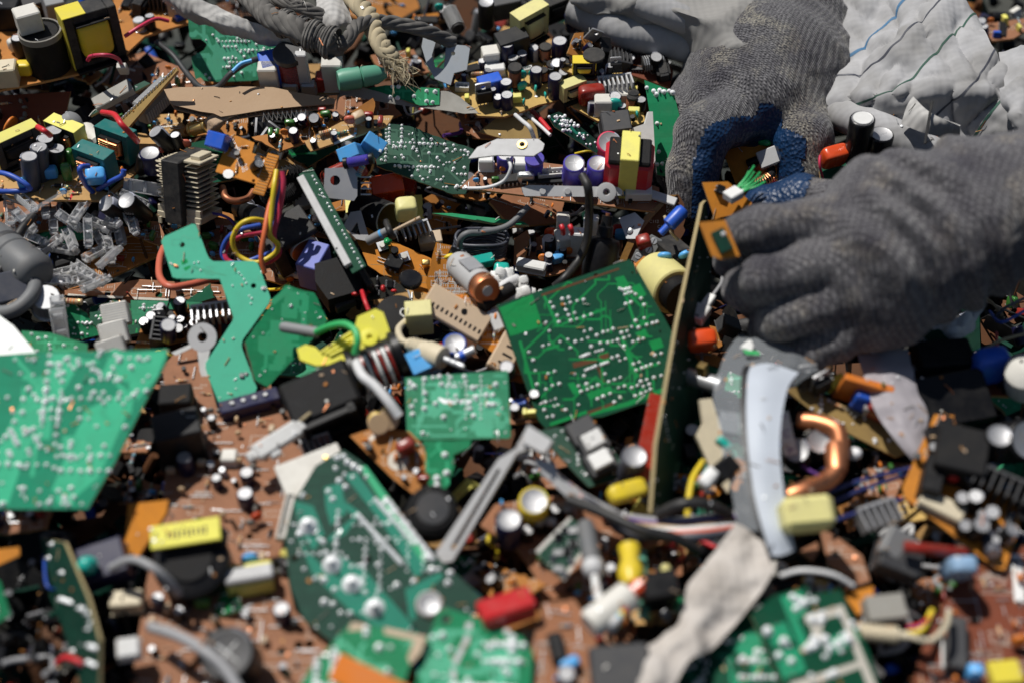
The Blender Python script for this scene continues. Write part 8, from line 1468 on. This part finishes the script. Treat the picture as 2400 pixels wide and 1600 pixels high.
# loose pieces one by one
ADJ = {'black': 'black', 'navy': 'navy', 'skyblue': 'light blue', 'blue': 'blue', 'redbrown': 'dark red', 'orange': 'orange', 'greencap': 'green', 'lemon': 'yellow', 'white': 'white', 'offwhite': 'off-white', 'bodytan': 'tan', 'bodyblue': 'pale blue', 'bodygreen': 'pale green', 'slate': 'slate grey', 'purple': 'violet', 'tealbr': 'teal', 'red': 'red', 'copperdull': 'brown copper', 'copper': 'copper', 'darkgrey': 'dark grey', 'paleyel': 'pale yellow', 'cream': 'cream', 'steel': 'steel'}
KIN = [(('ecap', 8, 13, c), c, 'capacitor', 'capacitor') for c in ('black', 'navy', 'slate')]*3+[(('ecap', 11, 18, 'black'), 'black', 'fat capacitor', 'capacitor'), (('ecap', 5, 9, 'navy'), 'navy', 'tiny capacitor', 'capacitor'), (('film', 11, 6, 9, 'redbrown'), 'redbrown', 'film capacitor', 'capacitor'), (('film', 9, 5, 8, 'greencap'), 'greencap', 'film capacitor', 'capacitor'),
    (('box', 12, 6, 10, 'skyblue'), 'skyblue', 'box capacitor', 'capacitor'), (('disc', 8, 3, 'orange'), 'orange', 'disc capacitor', 'capacitor'), (('disc', 8, 3, 'skyblue'), 'skyblue', 'disc capacitor', 'capacitor'), (('res', 9, 3.4), 'bodytan', 'resistor', 'resistor'), (('res', 8, 3, 'bodyblue'), 'bodyblue', 'resistor', 'resistor'), (('diode', 7, 3.4), 'black', 'diode', 'diode'),
    (('dip', 16), 'black', 'chip', 'chip'), (('dip', 8), 'black', 'small chip', 'chip'), (('to220',), 'black', 'power transistor', 'transistor'), (('conn', 5), 'white', 'pin socket', 'connector'), (('plug', 3), 'white', 'wire plug', 'plug'), (('relay', 'black', 15, 12, 11), 'black', 'relay box', 'relay'), (('relay', 'darkgrey', 18, 13, 12), 'darkgrey', 'relay box', 'relay'), (('relay', 'offwhite', 11, 8, 9), 'offwhite', 'plastic block', 'block'),
    (('ee', 20, 15, 17, 'ferrite', 'lemon', 'blackmatt'), 'lemon', 'taped transformer', 'transformer'), (('ee', 18, 14, 15, 'ferrite', 'black', 'copper', False), 'copper', 'wound transformer', 'transformer'), (('drum', 9, 12, 'copperdull'), 'copperdull', 'drum coil', 'coil'), (('toroid', 7, 3.2, 30, 'copper', False), 'copper', 'ring coil', 'coil'), (('sink', 20, 10, 14, 6, 'darkgrey'), 'darkgrey', 'finned heatsink', 'heatsink'), (('xtal',), 'steel', 'crystal can', 'crystal'), (('trim', 'blue', 9, 9, 9), 'blue', 'trimmer', 'trimmer'), (('can', 9, 9), 'steel', 'metal can', 'metal can'), (('term', 2), 'slate', 'terminal block', 'terminal block')]
def relation(px, py):
    s_ = sorted(SHORT, key=lambda q: math.hypot(q[1]-px, (q[2]-py)*1.2)); n, x, y = s_[0]; dx, dy = px-x, (py-y)*1.2
    r1 = ('right of ' if dx > 0 else 'left of ') if abs(dx) > abs(dy) else ('in front of ' if dy > 0 else 'behind ')
    return r1+n, s_[1][0]
FILL = []; used = set(LABELS)
cells = [(x+R_.uniform(-34, 34), y+R_.uniform(-28, 28)) for y in range(20, 1600, 66) for x in range(20, 2400, 74)]
for px, py in cells:
    if R_.random() < (.65 if 310 < py < 490 else .3) or any(inside(q, px, py) for q in OUTL): continue
    dark = (px < 390 and py > 1180) or (px < 440 and py < 340)  # only dark parts picked in these corners, their colour standing in for shade
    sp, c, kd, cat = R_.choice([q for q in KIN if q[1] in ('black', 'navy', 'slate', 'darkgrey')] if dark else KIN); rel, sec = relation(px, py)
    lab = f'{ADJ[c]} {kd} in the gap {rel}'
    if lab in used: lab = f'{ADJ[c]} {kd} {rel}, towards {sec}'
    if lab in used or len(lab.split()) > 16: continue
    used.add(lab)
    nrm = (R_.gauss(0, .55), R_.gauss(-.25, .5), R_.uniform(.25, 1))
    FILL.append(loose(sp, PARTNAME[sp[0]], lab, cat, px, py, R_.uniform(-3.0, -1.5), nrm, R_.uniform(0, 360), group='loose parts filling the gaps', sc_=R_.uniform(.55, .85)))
# broken board scraps with their parts
SB = [('o_tan', 'tan')]*3+[('o_mid', 'orange-brown')]*4+[('o_brown', 'brown')]*4+[('o_yel', 'yellow-tan'), ('o_bright', 'bright orange'), ('o_red', 'red-brown'), ('g_mid', 'green'), ('g_main', 'dark green'), ('g_pale', 'pale green'), ('o_choc', 'dark brown'), ('o_pink', 'pinkish brown')]
HOLD = [(1500, 1940, -10, 500), (1640, 2400, 330, 870)]; FB = []; spots = [(x+R_.uniform(-60, 60), y+R_.uniform(-50, 50)) for y in range(60, 1560, 118) for x in range(40, 2400, 128)]
for px, py in spots:
    if any(x0 < px < x1 and y0 < py < y1 for x0, x1, y0, y1 in HOLD) or R_.random() < .12 or (px < 360 and py > 1230): continue
    m, c = R_.choice(SB); rel, sec = relation(px, py); sz = R_.choice(['small', 'narrow', 'broken', 'ragged']); lab = f'{sz} {c} board scrap {rel}'
    if lab in used: continue
    used.add(lab); a0 = R_.uniform(0, 6.3); rr = R_.uniform(55, 105); asp = R_.uniform(.35, .6) if sz == 'narrow' else R_.uniform(.55, .9); nv_ = R_.choice([4, 5, 6]); ro = R_.uniform(-.7, .7); O_ = []
    for k in range(nv_):
        a1 = a0+6.283*k/nv_+R_.uniform(-.25, .25); x, y = math.cos(a1)*rr, math.sin(a1)*rr*asp; O_.append((px+x*math.cos(ro)-y*math.sin(ro), py+(x*math.sin(ro)+y*math.cos(ro))*.75))
    Bq = Board('board_scrap', lab, 'board scrap', O_, (px, py, R_.uniform(-1.9, -.7)), (R_.gauss(0, .3), R_.gauss(-.3, .25), .85), m, ragged=R_.choice([.6, 1.2, 2]), group='broken board scraps in the heap', seed=int(px*3+py)); OUTL.pop()
    if m[0] == 'g': Bq.solder(R_.randint(10, 22), 1, one=True, sz=(.5, 1)); Bq.traces(6, 't'+m[1:], 1)
    else: Bq.silk(5); Bq.pop(R_.randint(4, 9), P_SMALL if R_.random() < .6 else P_MIX, sc_=(.5, .85)); Bq.jumps(3)
    FB.append(Bq)
CW = [('wireblack', 'black'), ('wiregrey', 'grey'), ('wirered', 'red'), ('wireblue', 'blue'), ('wireviolet', 'violet'), ('yellow', 'yellow'), ('wirewhite', 'white')]
for k in range(70):
    px, py = R_.uniform(20, 2380), R_.uniform(40, 1580); m, c = R_.choice(CW[:2]*3+CW); rel, sec = relation(px, py); lab = f'thin {c} wire in the gap {rel}'
    if lab in used: continue
    used.add(lab); a = R_.uniform(0, 6.3); P = []
    for j in range(5): P.append((px+math.cos(a)*j*26, py+math.sin(a)*j*20, R_.uniform(-1.6, -.2))); a += R_.gauss(0, .6)
    FILL.append(wire('wire', lab, P, R_.uniform(.7, 1.6), m, group='loose wires in the gaps'))
# leave out loose pieces of which the photograph's viewpoint shows nothing
bpy.context.view_layer.update(); dg = bpy.context.evaluated_depsgraph_get()
def shows(o):
    vs_ = o.data.vertices
    for k in range(9):
        p = o.matrix_world @ vs_[R_.randrange(len(vs_))].co; d = p-CP; h = sc.ray_cast(dg, CP, d.normalized(), distance=d.length+.003)
        if h[0] and h[4] == o: return True
    return False
for o in [o for o in FILL if not shows(o)]: bpy.data.objects.remove(o)
for q in [q for q in FB if not shows(q.board)]:
    for o in list(q.e.children)+[q.e]: bpy.data.objects.remove(o)
# clippings and crumbs lying on whatever is below them
bpy.context.view_layer.update(); dg = bpy.context.evaluated_depsgraph_get(); b = MB()
for k in range(1500):
    p = at(R_.uniform(-40, 2440), R_.uniform(40, 1640), 0); h = sc.ray_cast(dg, Vector((p.x, p.y, .3)), Vector((0, 0, -1)), distance=.5)
    if not h[0] or h[4].name.startswith(('knitted', 'rubber', 'fuzz', 'wrist', 'ground', 'cloth')): continue
    q = h[1]*1000+h[2]*.3; m = R_.choice(['steel', 'offwhite', 'ash', 'edgeor', 'copper', 'black', 'cardtorn', 'solder', 'o_mid', 'bodytan']); t = h[2].orthogonal().normalized(); t.rotate(Matrix.Rotation(R_.uniform(0, 6.3), 3, h[2]))
    if R_.random() < .45: L_ = R_.uniform(2, 7); b.tube(spline([q-t*L_/2, q+h[2]*R_.uniform(0, .8), q+t*L_/2+h[2]*R_.uniform(0, 1)], 3), .22, m, 4)
    else: b.add(cube.v, cube.f, m, Matrix.Translation(q) @ h[2].to_track_quat('Z', 'Y').to_matrix().to_4x4() @ Matrix.Rotation(R_.uniform(0, 6), 4, 'Z') @ Matrix.Diagonal((R_.uniform(.5, 2.4), R_.uniform(.4, 1.6), R_.uniform(.3, .9), 1)))
o = link('debris', b.mesh('debris', recalc=False), None); o['kind'] = 'stuff'; o['label'] = 'wire clippings and crumbs scattered over the boards'; o['category'] = 'debris'
